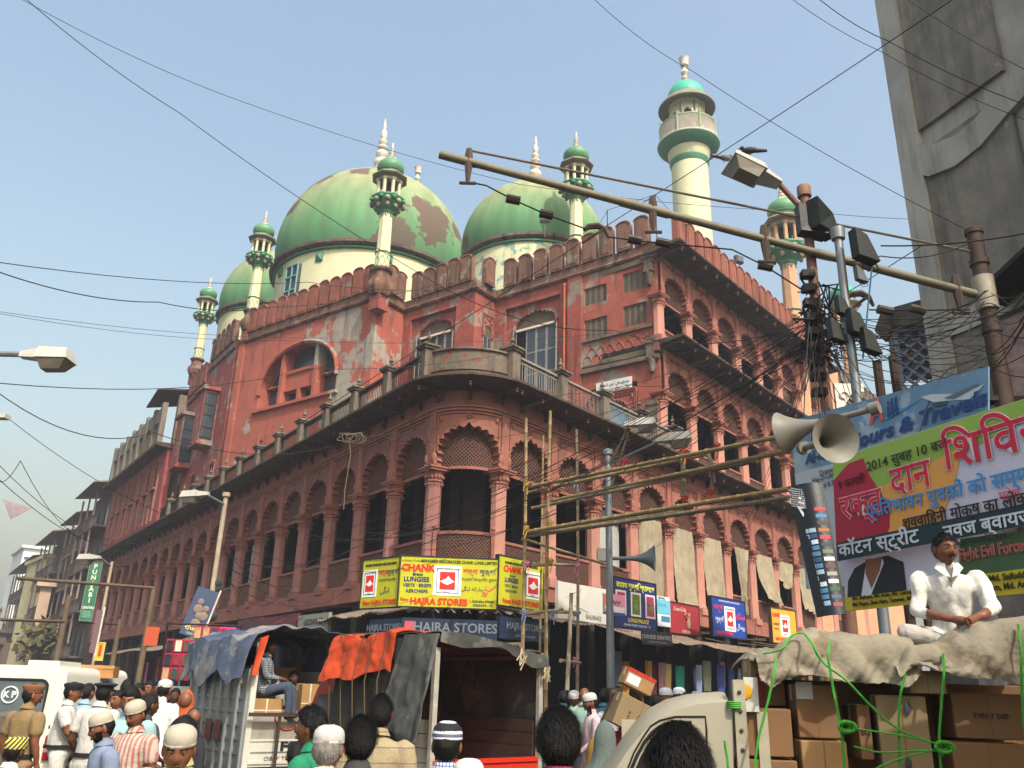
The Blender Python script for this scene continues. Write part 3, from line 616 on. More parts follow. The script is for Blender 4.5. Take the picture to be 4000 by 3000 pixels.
# ---------------------------------------------------------------- domes
def dome_mat(key, patch):
    m = mat(key, '#68a86a', .8, .2, .6, .3)
    t = m.node_tree; N = t.nodes.new; L = t.links.new; b = t.nodes['Principled BSDF']
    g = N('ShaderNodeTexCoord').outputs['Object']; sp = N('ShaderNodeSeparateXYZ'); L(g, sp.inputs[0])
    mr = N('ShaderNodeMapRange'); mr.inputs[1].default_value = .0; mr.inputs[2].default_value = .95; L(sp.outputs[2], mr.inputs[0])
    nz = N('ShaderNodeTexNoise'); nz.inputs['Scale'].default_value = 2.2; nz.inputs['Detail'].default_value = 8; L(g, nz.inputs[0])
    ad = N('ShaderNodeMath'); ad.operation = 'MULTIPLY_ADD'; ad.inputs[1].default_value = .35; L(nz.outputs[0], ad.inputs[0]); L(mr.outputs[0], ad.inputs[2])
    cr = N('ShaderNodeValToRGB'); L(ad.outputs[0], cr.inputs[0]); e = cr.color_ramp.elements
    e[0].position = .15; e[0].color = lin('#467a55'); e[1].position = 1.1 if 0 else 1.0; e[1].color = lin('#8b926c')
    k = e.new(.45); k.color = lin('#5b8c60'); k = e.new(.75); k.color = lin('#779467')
    out = cr.outputs[0]
    def mixp(fac, colr, base):
        x = N('ShaderNodeMix'); x.data_type = 'RGBA'; L(fac, x.inputs[0]); L(base, x.inputs[6]); x.inputs[7].default_value = colr; return x.outputs[2]
    # cracks
    vo = N('ShaderNodeTexVoronoi'); vo.feature = 'DISTANCE_TO_EDGE'; vo.inputs['Scale'].default_value = 5; L(g, vo.inputs[0])
    nn = N('ShaderNodeTexNoise'); nn.inputs['Scale'].default_value = 1.2; L(g, nn.inputs[0])
    a = N('ShaderNodeMath'); a.operation = 'LESS_THAN'; a.inputs[1].default_value = .006; L(vo.outputs[0], a.inputs[0])
    c = N('ShaderNodeMath'); c.operation = 'GREATER_THAN'; c.inputs[1].default_value = .55; L(nn.outputs[0], c.inputs[0])
    d = N('ShaderNodeMath'); d.operation = 'MULTIPLY'; L(a.outputs[0], d.inputs[0]); L(c.outputs[0], d.inputs[1]); out = mixp(d.outputs[0], lin('#3f7050'), out)
    for (cx, cy, cz, rr) in patch:     # flaked patches, centre in units of the dome radius
        v = N('ShaderNodeVectorMath'); v.operation = 'DISTANCE'; v.inputs[1].default_value = (cx, cy, cz); L(g, v.inputs[0])
        n3 = N('ShaderNodeTexNoise'); n3.inputs['Scale'].default_value = 5.5; n3.inputs['Detail'].default_value = 9; n3.inputs['Roughness'].default_value = .62; L(g, n3.inputs[0])
        q = N('ShaderNodeMath'); q.operation = 'MULTIPLY_ADD'; q.inputs[1].default_value = rr*2.6; q.inputs[2].default_value = -rr*1.3; L(n3.outputs[0], q.inputs[0])
        s_ = N('ShaderNodeMath'); s_.operation = 'ADD'; L(v.outputs['Value'], s_.inputs[0]); L(q.outputs[0], s_.inputs[1])
        th = N('ShaderNodeMath'); th.operation = 'LESS_THAN'; th.inputs[1].default_value = rr; L(s_.outputs[0], th.inputs[0]); out = mixp(th.outputs[0], lin('#5e4a42'), out)
    mp = N('ShaderNodeMapping'); mp.inputs['Scale'].default_value = (1, 1, .16); L(g, mp.inputs[0]); ns = N('ShaderNodeTexNoise'); ns.inputs['Scale'].default_value = 7; ns.inputs['Detail'].default_value = 8; L(mp.outputs[0], ns.inputs[0])
    rs2 = N('ShaderNodeMapRange'); rs2.inputs[1].default_value = .42; rs2.inputs[2].default_value = .7; rs2.inputs[3].default_value = 0; rs2.inputs[4].default_value = .45; L(ns.outputs[0], rs2.inputs[0]); out = mixp(rs2.outputs[0], lin('#4c5a42'), out)
    L(out, b.inputs['Base Color']); return m
def dome(px, D, Rr, zr, ztop, ztip, m, drum_bottom=H, drum=cream, green_ring=True):
    p = at(px, 1000, D)-K; p.z = 0; d = empty('dome', p, 0, parent=mosque)
    hh = (ztop-zr)/Rr; prof = []
    for i in range(25):
        a = -.27+(pi/2+.27)*i/24; prof.append((cos(a), (sin(a)+sin(.27))/(1+sin(.27))*hh*1.0))
    s_ = MB(); s_.lathe(prof[:-1]+[(0, hh)], 64); o = s_.build('dome_shell', m, d, (0, 0, zr)); o.scale = (Rr*1.015,)*3
    b = MB(); b.lathe([(Rr*.97, drum_bottom), (Rr*.97, zr-.45)], 64); b.build('drum', drum, d)
    b = MB(); b.lathe([(Rr*.97, zr-.5), (Rr*1.0, zr-.48), (Rr*1.0, zr-.38), (Rr*.975, zr-.33)], 64, m=0); b.lathe([(Rr*.975, zr-.34), (Rr*1.04, zr-.2), (Rr*1.045, zr-.02), (Rr*.97, zr+.03)], 64, m=1); b.build('cornice_ring', [green, grime], d)
    f = MB(); k = (ztip-ztop)/6.0
    f.lathe([(r*k, ztop-.25+z*k) for r, z in ((1.9, 0), (1.75, .12), (1.0, .45), (.45, .8), (.5, 1.0), (.32, 1.1), (.62, 1.3), (.7, 1.45), (.5, 1.65), (.3, 1.72), (.52, 1.95), (.56, 2.15), (.45, 2.4), (.25, 2.5), (.42, 2.7), (.46, 2.9), (.36, 3.1), (.18, 3.2), (.38, 3.42), (.38, 3.55), (.18, 3.68), (.33, 3.9), (.34, 4.0), (.14, 4.25), (.24, 4.5), (.22, 4.9), (.1, 5.1), (.15, 5.35), (.05, 5.9), (0, 6.2))], 20)
    for i in range(14): a = 2*pi*i/14; f.ball((1.9*k*cos(a), 1.9*k*sin(a), ztop-.3), .3*k, 0, 8, 5, sz=.7)
    f.build('finial', white, d); return d
d1 = dome(1455, 55, 6.62, 28.6, 37.0, 43.1, dome_mat('dome_green', [(-.45, -.5, .95, .26), (.62, -.62, .4, .27), (.36, -.92, .12, .2), (.86, -.3, .5, .12), (-.05, -.75, .95, .12), (.28, -.85, .75, .14), (-.72, -.6, .55, .1)]))
for a in (-.95, .35, -.35, -1.6): 
    b = MB(); b.box(6.42, 6.52, -.25, .25, 27.3, 27.9); b.add([(6.52, -.25, 27.3), (6.52, .25, 27.3), (6.52, .25, 27.9), (6.52, -.25, 27.9), (6.68, 0, 27.6)], [(0, 1, 4), (1, 2, 4), (2, 3, 4), (3, 0, 4)]); b.build('drum_tile', green, d1, (0, 0, 0), -pi/2+a)
b = MB()
wf = mat('blue_window', '#6f9a9c', .6, .15)
b.box(-.62, .62, -.12, .3, 0, 4.8, 1)
for x in (-.6, -.02, .56): b.box(x, x+.07, -.2, -.12, 0, 4.8)
for z in (0, .9, 1.9, 2.9, 3.9, 4.7): b.box(-.6, .62, -.2, -.12, z, z+.08)
a = rad(-38); q = Vector((6.5*sin(a), -6.5*cos(a), 0)); b.build('drum_window', [wf, glass], d1, (q.x, q.y, 22.6), a)
d2 = dome(2083, 46.5, 4.42, 26.4, 31.9, 36.4, dome_mat('dome_green_b', [(-.92, -.35, .15, .12)]), drum=mat('peeling_cream', '#d5d8b0', .8, .15, 1.5, .2, peel='#8fb0ae', peel_amt=.55, peel_scale=1.6, streak=.2))
d3 = dome(1118, 66, 4.6, 29.4, 35.5, 40.3, dome_mat('dome_green_c', []))
# ---------------------------------------------------------------- slender minarets
def minaret(loc, rz=0, s=1, shaftm=cream, zb=-2.4, capm=None):
    m = empty('minaret', loc, rz, parent=mosque)
    b = MB(); b.lathe([(.52, zb), (.5, 0), (.55, .02)], 4, ph=pi/4, m=0); b.build('pedestal', red, m)
    b = MB(); b.lathe([(.55, -1.5), (.72, -1.1), (.72, -.8), (.5, -.45), (.46, -.1), (.62, 0), (.66, .12), (.5, .16)], 8, ph=pi/8); b.build('pedestal_bulb', mgr, m)
    b = MB(); b.lathe([(.42, .1), (.42, 1.1), (.46, 1.13), (.46, 1.2), (.4, 1.25), (.36, 3.75)], 8, ph=pi/8); b.build('shaft', shaftm, m)
    b = MB()
    for k in range(8):
        a = 2*pi*k/8
        b.tube([(.40*cos(a), .40*sin(a), .2), (.41*cos(a+.39), .41*sin(a+.39), .55), (.40*cos(a), .40*sin(a), .9)], .018, 4); b.tube([(.40*cos(a), .40*sin(a), .2), (.41*cos(a-.39), .41*sin(a-.39), .55), (.40*cos(a), .40*sin(a), .9)], .018, 4)
        b.tube([(.37*cos(a-.2), .37*sin(a-.2), 3.7), (.37*cos(a), .37*sin(a), 3.45), (.37*cos(a+.2), .37*sin(a+.2), 3.7)], .025, 4)
    b.lathe([(.47, 1.14), (.49, 1.17), (.47, 1.2)], 8, ph=pi/8); tag(b.build('green_tracery', green, m), kind='stuff')
    b = MB(); b.lathe([(.36, 3.7), (.42, 3.75), (.42, 3.85), (.5, 3.95), (.95, 4.5), (1.02, 4.62), (1.0, 4.7), (.6, 4.72)], 8, ph=pi/8, m=0)
    for k in range(8):
        a = 2*pi*k/8
        b.ball((.86*cos(a), .86*sin(a), 4.38), .15, 1, 8, 6); b.ball((.68*cos(a), .68*sin(a), 4.12), .12, 1, 8, 6, sz=1.4)
        b.ball((.95*cos(a+pi/8), .95*sin(a+pi/8), 4.45), .13, 0, 8, 6)
    b.build('bracket_crown', [green, mat('weathered_cream', '#a89f84', .9, .3, 6, .2)], m)
    b = MB()
    for k in range(8):
        a = 2*pi*k/8+pi/8; b.lathe([(.1, 4.7), (.1, 5.65), (.13, 5.75), (.2, 5.85)], 6, c=(.62*cos(a), .62*sin(a)))
    b.build('lantern_column', shaftm, m)
    b = MB(); b.lathe([(.3, 4.7), (.3, 5.8)], 8, ph=pi/8); b.build('lantern_core', dark, m)
    b = MB(); b.lathe([(.76, 5.75), (.78, 6.0), (.98, 6.02), (1.05, 6.1), (.98, 6.2), (.75, 6.3), (.66, 6.33)], 8, ph=pi/8); b.build('lantern_eave', mat('eave_stone', '#8d8470', .9, .3, 4, .2), m)
    b = MB(); b.lathe([(.64, 6.3), (.66, 6.48), (.72, 6.52), (.74, 6.56), (.7, 6.6)], 24, m=0)
    b.lathe([(.7, 6.58)]+[(.78*cos(a), 6.85+.62*sin(a)) for a in [-.4+(pi/2+.4)*q/12 for q in range(12)]]+[(0, 7.47)], 24, m=0); b.build('cupola', capm or mat('cupola_green', '#5b8f68', .5, .2, 1.5, .05), m)
    b = MB(); b.lathe([(r, 7.4+z) for r, z in ((.3, 0), (.22, .12), (.12, .2), (.2, .32), (.1, .42), (.17, .52), (.08, .62), (.14, .7), (.07, .8), (.11, .88), (.06, .97), (.08, 1.05), (0, 1.35))], 10)
    for k in range(6): a = 2*pi*k/6; b.ball((.3*cos(a), .3*sin(a), 7.45), .08, 0, 6, 4)
    b.build('finial', white, m); m.scale = (s, s, s*(.97)); return m
def rel(p, z): return (p.x-K.x, p.y-K.y, z)
m3 = minaret(rel(at(1490, 1060, 42), 0), RZW); m3.location.z = 23.2
for px, py, D, z, s in ((985, 1215, 51.5, 23.9, .88), (770, 1415, 63, 24.3, .82), (2250, 975, 40.6, 24.1, .95)):
    o = copytree(m3, mosque, rel(at(px, py, D), z)); o.scale = (s, s, s*.97)
# big minaret tower
tw = empty('tower_minaret', rel(at(2712, 1000, 56), 0), 0, parent=mosque); TB = 20
b = MB(); b.lathe([(1.45, TB), (1.36, 37.5)], 48, m=0); b.lathe([(1.37, 37.5), (1.46, 37.7), (1.5, 37.95), (1.4, 38)], 48, m=1); b.lathe([(1.4, 38), (1.55, 38.4), (1.62, 38.75)], 48, m=0); b.build('tower_shaft', [cream, green], tw)
b = MB(); b.lathe([(1.6, 38.7), (1.95, 38.85), (2.3, 39.2), (2.35, 39.3)], 48, m=0); b.lathe([(2.35, 39.3), (2.38, 39.36), (2.36, 39.42), (1.3, 39.44)], 48, m=1); b.build('gallery_floor', [green, white], tw)
def ring_rail(r, z0, h, name, par):
    b = MB()
    n = 96
    for sg in (-1, 1):
        for k in range(n):
            a0 = 2*pi*k/n; a1 = a0+sg*h*.75/r; b.tube([(r*cos(a0+(a1-a0)*t), r*sin(a0+(a1-a0)*t), z0+.05+(h-.1)*t) for t in (0, .5, 1)], .022, 3, 0, False)
    for z in (z0, z0+h): b.lathe([(r-.05, z-.04), (r+.05, z-.04), (r+.05, z+.05), (r-.05, z+.05), (r-.05, z-.04)], 48, m=1)
    for k in range(8): a = 2*pi*k/8+.2; b.lathe([(.09, z0), (.09, z0+h+.15), (.12, z0+h+.2), (0, z0+h+.35)], 6, c=(r*1.01*cos(a), r*1.01*sin(a)), m=1)
    b.build(name, [white, mat('pale_green', '#93b08a', .7, .2)], par)
ring_rail(2.15, 39.46, 1.35, 'gallery_railing', tw); ring_rail(2.0, 26.7, 1.35, 'gallery_railing', tw)
b = MB(); b.lathe([(1.5, 25.9), (2.1, 26.4), (2.15, 26.65), (1.4, 26.7)], 48, m=0); b.build('gallery_floor', green, tw)
b = MB()
for k in range(8):
    a = 2*pi*k/8+.2; b.t = None
    b.lathe([(.17, 39.4), (.15, 41.3), (.24, 41.5), (.24, 41.6)], 8, c=(1.15*cos(a), 1.15*sin(a)))
b.build('lantern_column', cream, tw)
b = MB()
for k in range(8):
    a = 2*pi*k/8+.2+pi/8; tmp = arch_panel(.96, .68, 41.3, 41.35, 42.05, 42.5, .25, lobes=3, pil=.01, amp=.05)
    ca, sa = cos(a+pi/2), sin(a+pi/2); b.add([(v[0]*ca-(v[1]-1.16)*sa*-1*-1, v[0]*sa+(v[1]-1.16)*ca, v[2]) for v in tmp.v], tmp.f)
b.lathe([(1.3, 42.5), (1.3, 43.0), (1.2, 43.0)], 32); b.lathe([(.0, 42.9), (1.2, 42.95)], 32); b.build('lantern_arch', cream, tw)
b = MB(); b.lathe([(.62, 39.4), (.62, 42.9)], 16); b.build('lantern_core', dark, tw)
b = MB(); b.lathe([(1.25, 42.85), (1.7, 42.72), (2.15, 42.5), (2.2, 42.55), (2.15, 42.7), (1.75, 43.2), (1.45, 43.4), (1.4, 43.5)], 48); b.build('lantern_eave', mat('brim_stone', '#87826a', .9, .25, 3, .2), tw)
b = MB(); b.lathe([(1.42, 43.4)]+[(1.45*cos(a), 43.55+1.45*sin(a)) for a in [(pi/2)*q/14 for q in range(14)]]+[(0, 45.0)], 40); b.build('cupola', teal, tw)
b = MB(); b.lathe([(r*1.3, 44.9+z*1.5) for r, z in ((.35, 0), (.2, .12), (.12, .2), (.24, .35), (.1, .5), (.25, .7), (.12, .95), (.1, 1.1), (.25, 1.15), (.28, 1.5), (.34, 1.6), (0, 1.62))], 12); b.build('finial', white, tw)
tw.scale = (1, 1, 1.055)
o = copytree(tw, mosque, rel(at(1615, 900, 78), 0)); o.location.z = at(1615, 650, 78).z-50
# rooftop bits: floodlights, frames
def flood(par, loc, rz=0, s=1, tilt=-.3):
    o = empty('floodlight', loc, rz, parent=par); b = MB(); b.tube([(0, 0, 0), (0, 0, .7)], .02, 6); b.box(-.22, .22, -.1, .1, .7, 1.05); b.box(-.18, .18, -.14, -.1, .74, 1.01); b.build('lamp_housing', mat('lamp_grey', '#5a5f60', .5, .2), o); o.scale = (s,)*3
flood(mosque, rel(at(2128, 925, 40), at(2128, 925, 40).z), 0, 1.3); flood(mosque, rel(at(2890, 1080, 44), at(2890, 1080, 44).z), .5, 1.2)
rp = [at(2740, 965, 42), at(2832, 1090, 43), at(2912, 1140, 45), at(2988, 1200, 47), at(3058, 1280, 49)]
b = MB()
for p_ in rp: q_ = p_-K; b.tube([(q_.x, q_.y, 21.9), (q_.x, q_.y, q_.z)], .03, 5)
b.build('roof_posts', iron, mosque)
b = MB()
for a_, c_ in zip([at(2560, 760, 42)]+rp, rp): b.tube([a_-K, c_-K], .015, 4)
b.tube([at(2300, 940, 40)-K, at(2375, 820, 41)-K, at(2560, 760, 42)-K], .015, 4); q_ = at(2560, 760, 42)-K; b.tube([(q_.x, q_.y, 21.9), q_], .03, 5); q_ = at(2372, 820, 41)-K; b.tube([(q_.x, q_.y, 21.9), q_], .03, 5); b.build('guy_wires', iron, mosque)
# right end: gateway block
gw = empty('gateway', RF(S2+20.6)+(0,), RZR, parent=mosque)
b = MB(); b.box(.3, 2.6, -.5, 1.6, 0, 23.2); b.box(2.6, 13, -.1, 8, 0, 22.5); b.build('gateway_wall', sand, gw, smooth=0)
b = MB()
for k in range(5):
    b.box(2.6, 13.1+k*.05, -.15-k*.14, 8, 21+k*.3, 21.28+k*.3)
for k in range(24): b.box(2.7+k*.44, 2.95+k*.44, -.5, -.1, 20.4, 21)
for z in (16.5, 13): b.box(.2, 13, -.65, -.1, z, z+.25)
b.build('gateway_cornice', grime, gw)
b = MB()
for k in range(6): b.box(3.2+k*1.6, 4.2+k*1.6, -.2, -.09, 17.2, 20)
b.build('gateway_panel', redo, gw)
b = MB()
for k in range(11): b.ext([(-.2, 0), (.2, 0), (.2, .8), (0, 1.15), (-.2, .8)], -.1, .1) if 0 else b.box(2.8+k*.9, 3.3+k*.9, -.6, -.4, 22.5, 23.4)
b.build('gateway_merlons', grime, gw)
m5 = minaret(rel(at(3090, 1150, 52), 0), RZR, 1.35, sand, -3); m5.location.z = 23.6
m6 = copytree(m5, mosque, rel(at(3308, 1300, 66), 0), RZR); m6.location.z = at(3308, 1120, 66).z-9.6; m6.scale = (1.3, 1.3, 1.3)
for ch in m6.children:
    if ch.name.startswith('cupola'): ch.data = ch.data.copy(); ch.data.materials[0] = teal
mn = MB(); mn.lathe([(.62, 0), (.55, 24)], 8, ph=pi/8); mn.build('gateway_shaft', sand, mosque, (m5.location.x, m5.location.y, 0), RZR)
mn = MB(); mn.lathe([(.75, 0), (.6, m6.location.z)], 8, ph=pi/8); mn.build('gateway_shaft', sand, mosque, (m6.location.x, m6.location.y, 0), RZR)
b = MB(); b.ext([(0, 0), (0, -1.4), (.25, -1.5), (.5, -1.1), (.8, -.6), (1.5, -.4), (1.5, 0)], -.12, .12); b.tube([(.4+.3*cos(t)*(1-t/8), -.16, -.7+.3*sin(t)*(1-t/8)) for t in [q*.5 for q in range(13)]], .05, 6); q = at(3255, 1500, 44)-K
b.build('scroll_bracket', white, mosque, q, 0)
# ================================================================ shops, signs, street furniture
def pxpoly(poly, o, az, th=.03):        # polygon on a vertical plane, thickness behind it
    P = [onpl(x, y, o, az) for x, y in poly]; n = dr(az+90); n = n if n.dot(-P[0]) > 0 else -n; return P, n
def sheet_px(name, poly, o, az, m, parent=None, th=.03, lift=0):
    P, n = pxpoly(poly, o, az); c = P[0].copy(); b = MB(); k = len(P)
    b.add([p-c+n*lift for p in P]+[p-c+n*(lift-th) for p in P], [tuple(range(k)), tuple(range(2*k-1, k-1, -1))]+[(i, i+k, (i+1) % k+k, (i+1) % k) for i in range(k)])
    loc = c if parent is None else c-parent.location; return b.build(name, m, parent, loc, smooth=0)
def sign(label, x0, y0, D0, x1, y1, D1, h, col, frame='#2a2a28', cat='sign', fw=.035, group=None, name='shop_sign', th=.12, mt=None, tilt=0):
    a, b_ = at(x0, y0, D0), at(x1, y1, D1); w_ = hypot(b_.x-a.x, b_.y-a.y); z = (a.z+b_.z)/2
    o = empty(name, (a.x, a.y, z), atan2(b_.y-a.y, b_.x-a.x), label, cat, group)
    if tilt: o.rotation_euler[1] = tilt
    b = MB(); b.box(0, w_, 0, th, -h, 0); b.build('board', mt or mat('board'+col, col, .5, .1, 3, .03), o)
    if frame:
        b = MB(); b.box(-fw, w_+fw, -.02, th+.01, 0, fw); b.box(-fw, w_+fw, -.02, th+.01, -h-fw, -h); b.box(-fw, 0, -.02, th+.01, -h, 0); b.box(w_, w_+fw, -.02, th+.01, -h, 0); b.build('frame', mat('fr'+frame, frame, .6), o)
    o['w'] = w_; return o, w_
def T(o, w_, h, s, x, y, size, col, **k):   # text at fractions of a sign
    return text(s, size, o, (x*w_, -.006-.02*0-.004, -y*h), col, depth=.002, **k)
def rect(o, w_, h, x0, x1, y0, y1, col, name='print', d=.012):
    b = MB(); b.box(x0*w_, x1*w_, -d, -.001, -y1*h, -y0*h); return b.build(name, mat('ink'+col, col, .6, 0, bump=0), o)
def conch(o, w_, h, x0, x1, y0, y1):
    rect(o, w_, h, x0, x1, y0, y1, '#eef1f2', d=.01); dx, dy = x1-x0, y1-y0
    b = MB(); X0, X1, Y0, Y1 = (x0+dx*.1)*w_, (x1-dx*.1)*w_, -(y0+dy*.08)*h, -(y1-dy*.08)*h
    for p in ((X0, X1, Y0-.02, Y0), (X0, X1, Y1, Y1+.02), (X0, X0+.02, Y1, Y0), (X1-.02, X1, Y1, Y0)): b.box(p[0], p[1], -.014, -.0105, p[2], p[3])
    b.build('border', ink('#30302e'), o)
    rect(o, w_, h, x0+dx*.22, x1-dx*.22, y0+dy*.2, y1-dy*.2, '#d8281e', d=.014)
    cx, cz = (x0+x1)/2*w_, -(y0+y1)/2*h; r = dx*w_*.24; b = MB(); b.ext([(cx-r*1.1, cz-r*.1), (cx-r*.5, cz-r*.45), (cx, cz-r*.6), (cx+r*.5, cz-r*.4), (cx+r*1.1, cz-r*.1), (cx+r*.5, cz+r*.2), (cx+r*.1, cz+r*.7), (cx-r*.3, cz+r*.25)], -.018, -.0145); b.ext([(cx-r*.1, cz+.1*r), (cx+r*.6, cz-r*.1), (cx, cz-r*.3)], -.02, -.0185); b.build('conch_shell', ink('#f4f2ee'), o)
    T(o, w_, h, 'K.E. Md. ABOOBACKER', (x0+x1)/2, y0+dy*.14, dx*w_*.085, '#222222'); T(o, w_, h, 'REGD.', (x0+x1)/2, y1-dy*.13, dx*w_*.085, '#222222')
YEL = '#bcba18'
def chank(o, w_, full=True):
    h = 1.42
    if full:
        T(o, w_, h, 'A Quality Product of', .13, .085, .085, '#3a5a20'); T(o, w_, h, 'MOHAMED ABOOBACKER CHANK LUNGI LIMITED', .6, .085, .125, '#14281a', bold=.003, sx=.78)
        T(o, w_, h, 'CHANK', .18, .235, .27, '#d02818', bold=.014); T(o, w_, h, 'Brand', .18, .36, .12, '#1a2a5a', bold=.004); T(o, w_, h, 'LUNGIES', .17, .465, .19, '#20306a', bold=.006)
        T(o, w_, h, 'VESTS · BRIEFS', .18, .585, .13, '#20306a', bold=.003); T(o, w_, h, 'KERCHIEFS', .18, .7, .13, '#20306a', bold=.003)
        conch(o, w_, h, .345, .63, .17, .77)
        T(o, w_, h, 'শঙ্খ', .72, .27, .2, '#d02848', bold=.006); T(o, w_, h, 'লুঙ্গি', .9, .27, .2, '#28306a'); T(o, w_, h, 'গেঞ্জি জাঙ্গিয়া রুমাল', .81, .43, .11, '#5a6a3a'); T(o, w_, h, 'ﻰﮕﻨﻟ ﻪﮐﺭﺎﻣ', .74, .62, .16, '#4a5a38'); T(o, w_, h, 'ﮫﻜﻨﺳ', .92, .6, .26, '#d04050', rot=(rad(90), rad(-35), 0))
        T(o, w_, h, 'New', .06, .87, .13, '#d02818', bold=.003); T(o, w_, h, 'HAJRA STORES', .41, .9, .25, '#d02818', bold=.012, sx=1.0)
        T(o, w_, h, '1, ZAKARIA STREET', .85, .865, .085, '#1a2a3a', bold=.002); T(o, w_, h, 'KOLKATA - 73', .86, .94, .085, '#1a2a3a', bold=.002)
o, w_ = sign('widest yellow lungi shop sign over the street corner, in the middle of its row', 1568, 2180, 25.3, 1945, 2178, 25.3, 1.42, YEL, group='yellow lungi signs on the corner'); chank(o, w_)
o, w_ = sign('narrow yellow lungi sign angled away at the left end of the yellow row', 1422, 2185, 26.6, 1563, 2180, 25.4, 1.42, YEL, group='yellow lungi signs on the corner')
h = 1.42; T(o, w_, h, 'MOHAMED ABOOBACKER CHANK LUNGI LIMITED', .5, .12, .1, '#14281a', bold=.003, sx=.6); conch(o, w_, h, .03, .42, .22, .78); T(o, w_, h, 'শঙ্খ', .58, .3, .2, '#d02848', bold=.005); T(o, w_, h, 'লুঙ্গি', .84, .3, .2, '#28306a'); T(o, w_, h, 'গেঞ্জি জাঙ্গিয়া', .7, .45, .1, '#5a6a3a'); T(o, w_, h, 'ﻰﮕﻨﻟ', .66, .66, .22, '#4a5a38'); T(o, w_, h, 'New HAJRA STORES', .52, .9, .18, '#d02818', bold=.006, sx=.9)
o, w_ = sign('yellow lungi sign at the right end of the yellow row, crossed by bamboo poles', 1950, 2178, 25.4, 2122, 2195, 27.0, 1.42, YEL, group='yellow lungi signs on the corner')
T(o, w_, h, 'MOHAMED ABOOBACKER CHANK LUNGI LIMITED', .5, .12, .1, '#14281a', bold=.003, sx=.68); T(o, w_, h, 'CHANK', .3, .25, .26, '#d02818', bold=.012, sx=.9); T(o, w_, h, 'Brand', .3, .38, .11, '#1a2a5a'); T(o, w_, h, 'LUNGIES', .28, .48, .19, '#20306a', bold=.005, sx=.85); T(o, w_, h, 'VESTS · BRIEFS', .28, .6, .12, '#20306a', sx=.8); T(o, w_, h, 'KERCHIEFS', .28, .7, .11, '#20306a'); conch(o, w_, h, .56, .97, .22, .8); T(o, w_, h, 'New HAJRA STORES', .5, .91, .2, '#d02818', bold=.008, sx=.95)
for x0, x1, D0, D1, lab in ((1445, 1566, 26.4, 25.2, 'shade-darkened blue shop board angled left under the corrugated awning'), (1570, 1945, 25.1, 25.1, 'long shade-darkened blue shop board with dimmed letters, below the yellow signs'), (1950, 2150, 25.2, 27, 'shade-darkened blue shop board angled right under the awning behind the bamboo')):
    o, w_ = sign(lab, x0, 2418, D0, x1, 2418, D1, .62, '#16263f', None, group='blue shop boards under the awning')  # board and letter tones darkened to carry the awning's shade
    T(o, w_, .62, 'HAJRA STORES', .56 if D0 == D1 else .5, .4, .36 if D0 == D1 else .26, '#6c7680', bold=.006); T(o, w_, .62, 'HOUSE OF LUNGIES', .5, .82, .1, '#7f8a96')
    if D0 == D1: rect(o, w_, .62, .03, .13, .15, .85, '#b8505a')
o, w_ = sign('faded white cloth banner with grey lettering beside the bamboo scaffold', 2180, 2272, 27.5, 2368, 2300, 29.6, 1.15, '#cfccbf', None)
T(o, w_, 1.15, 'RAUNAQ', .72, .86, .2, '#77776e', bold=.004); 
for k in range(6): b = MB(); b.tube([(R.uniform(.1, 1.2), -.01, -R.uniform(.1, 1)), (R.uniform(.5, 1.6), -.02, -R.uniform(.1, 1))], .008, 4); b.build('crease', mat('ink#bdbab0', '#bdbab0', .6), o)
o, w_ = sign('blue Bengali lungi shop signboard with three pictures above the right awning', 2398, 2252, 27.3, 2560, 2285, 29.2, 1.5, '#1c2c6c')
T(o, w_, 1.5, 'রহমত লুঙ্গি প্যালেস', .5, .14, .24, '#ece84a', bold=.004)
for x, c in ((.03, '#d8d4cc'), (.38, '#d8d8c8'), (.73, '#d8c8d0')):
    rect(o, w_, 1.5, x, x+.24, .25, .75, c); rect(o, w_, 1.5, x+.03, x+.21, .29, .71, {.03: '#b03040', .38: '#6a6a20', .73: '#a03058'}[x], d=.016)
    b = MB(); b.ball(((x+.12)*w_, -.02, -.68), .07, 0, 8, 6, sy=.2); b.ball(((x+.12)*w_, -.02, -.85), .12, 0, 8, 6, sy=.1); b.build('picture', ink('#5a8a4a'), o)
T(o, w_, 1.5, 'LUNGI PALACE', .55, .84, .17, '#d8c030', bold=.004, shear=.2); T(o, w_, 1.5, 'ZAKARIA STREET, KOLKATA - 73', .52, .94, .1, '#d0d4dc')
o, w_ = sign('small pink and white poster with portraits overlapping the blue Bengali sign', 2356, 2312, 26.4, 2440, 2330, 27.0, .62, '#e8d8d8', None, th=.03)
rect(o, w_, .62, 0, .45, .05, .8, '#e0805a'); rect(o, w_, .62, .5, 1, 0, .55, '#d890a8'); rect(o, w_, .62, 0, 1, .87, 1, '#304a9a')
b = MB(); b.ball((.17, -.02, -.2), .07, 0, 8, 6, sy=.2); b.build('portrait', ink('#5a3a28'), o); b = MB(); b.ball((.18, -.018, -.42), .13, 0, 8, 6, sy=.08); b.build('portrait_shirt', ink('#e8e8e4'), o)
for k in range(5): b = MB(); b.ball((.42+.06*k, -.02, -.22-.05*(k % 2)), .035, 0, 6, 5, sy=.2); b.build('portrait', ink('#7a4058'), o)
o, w_ = sign('white and sky blue signboard tucked between the blue sign and the red drink sign', 2550, 2322, 29.4, 2616, 2336, 30.2, .98, '#d8e0e2', None); rect(o, w_, .98, 0, 1, .12, .58, '#6ab4cc'); rect(o, w_, .98, .45, .95, .66, .84, '#3a7a9a')
T(o, w_, .98, 'MD MAQ', .5, .07, .1, '#303840'); T(o, w_, .98, 'SHOAIB', .5, .3, .14, '#203848')
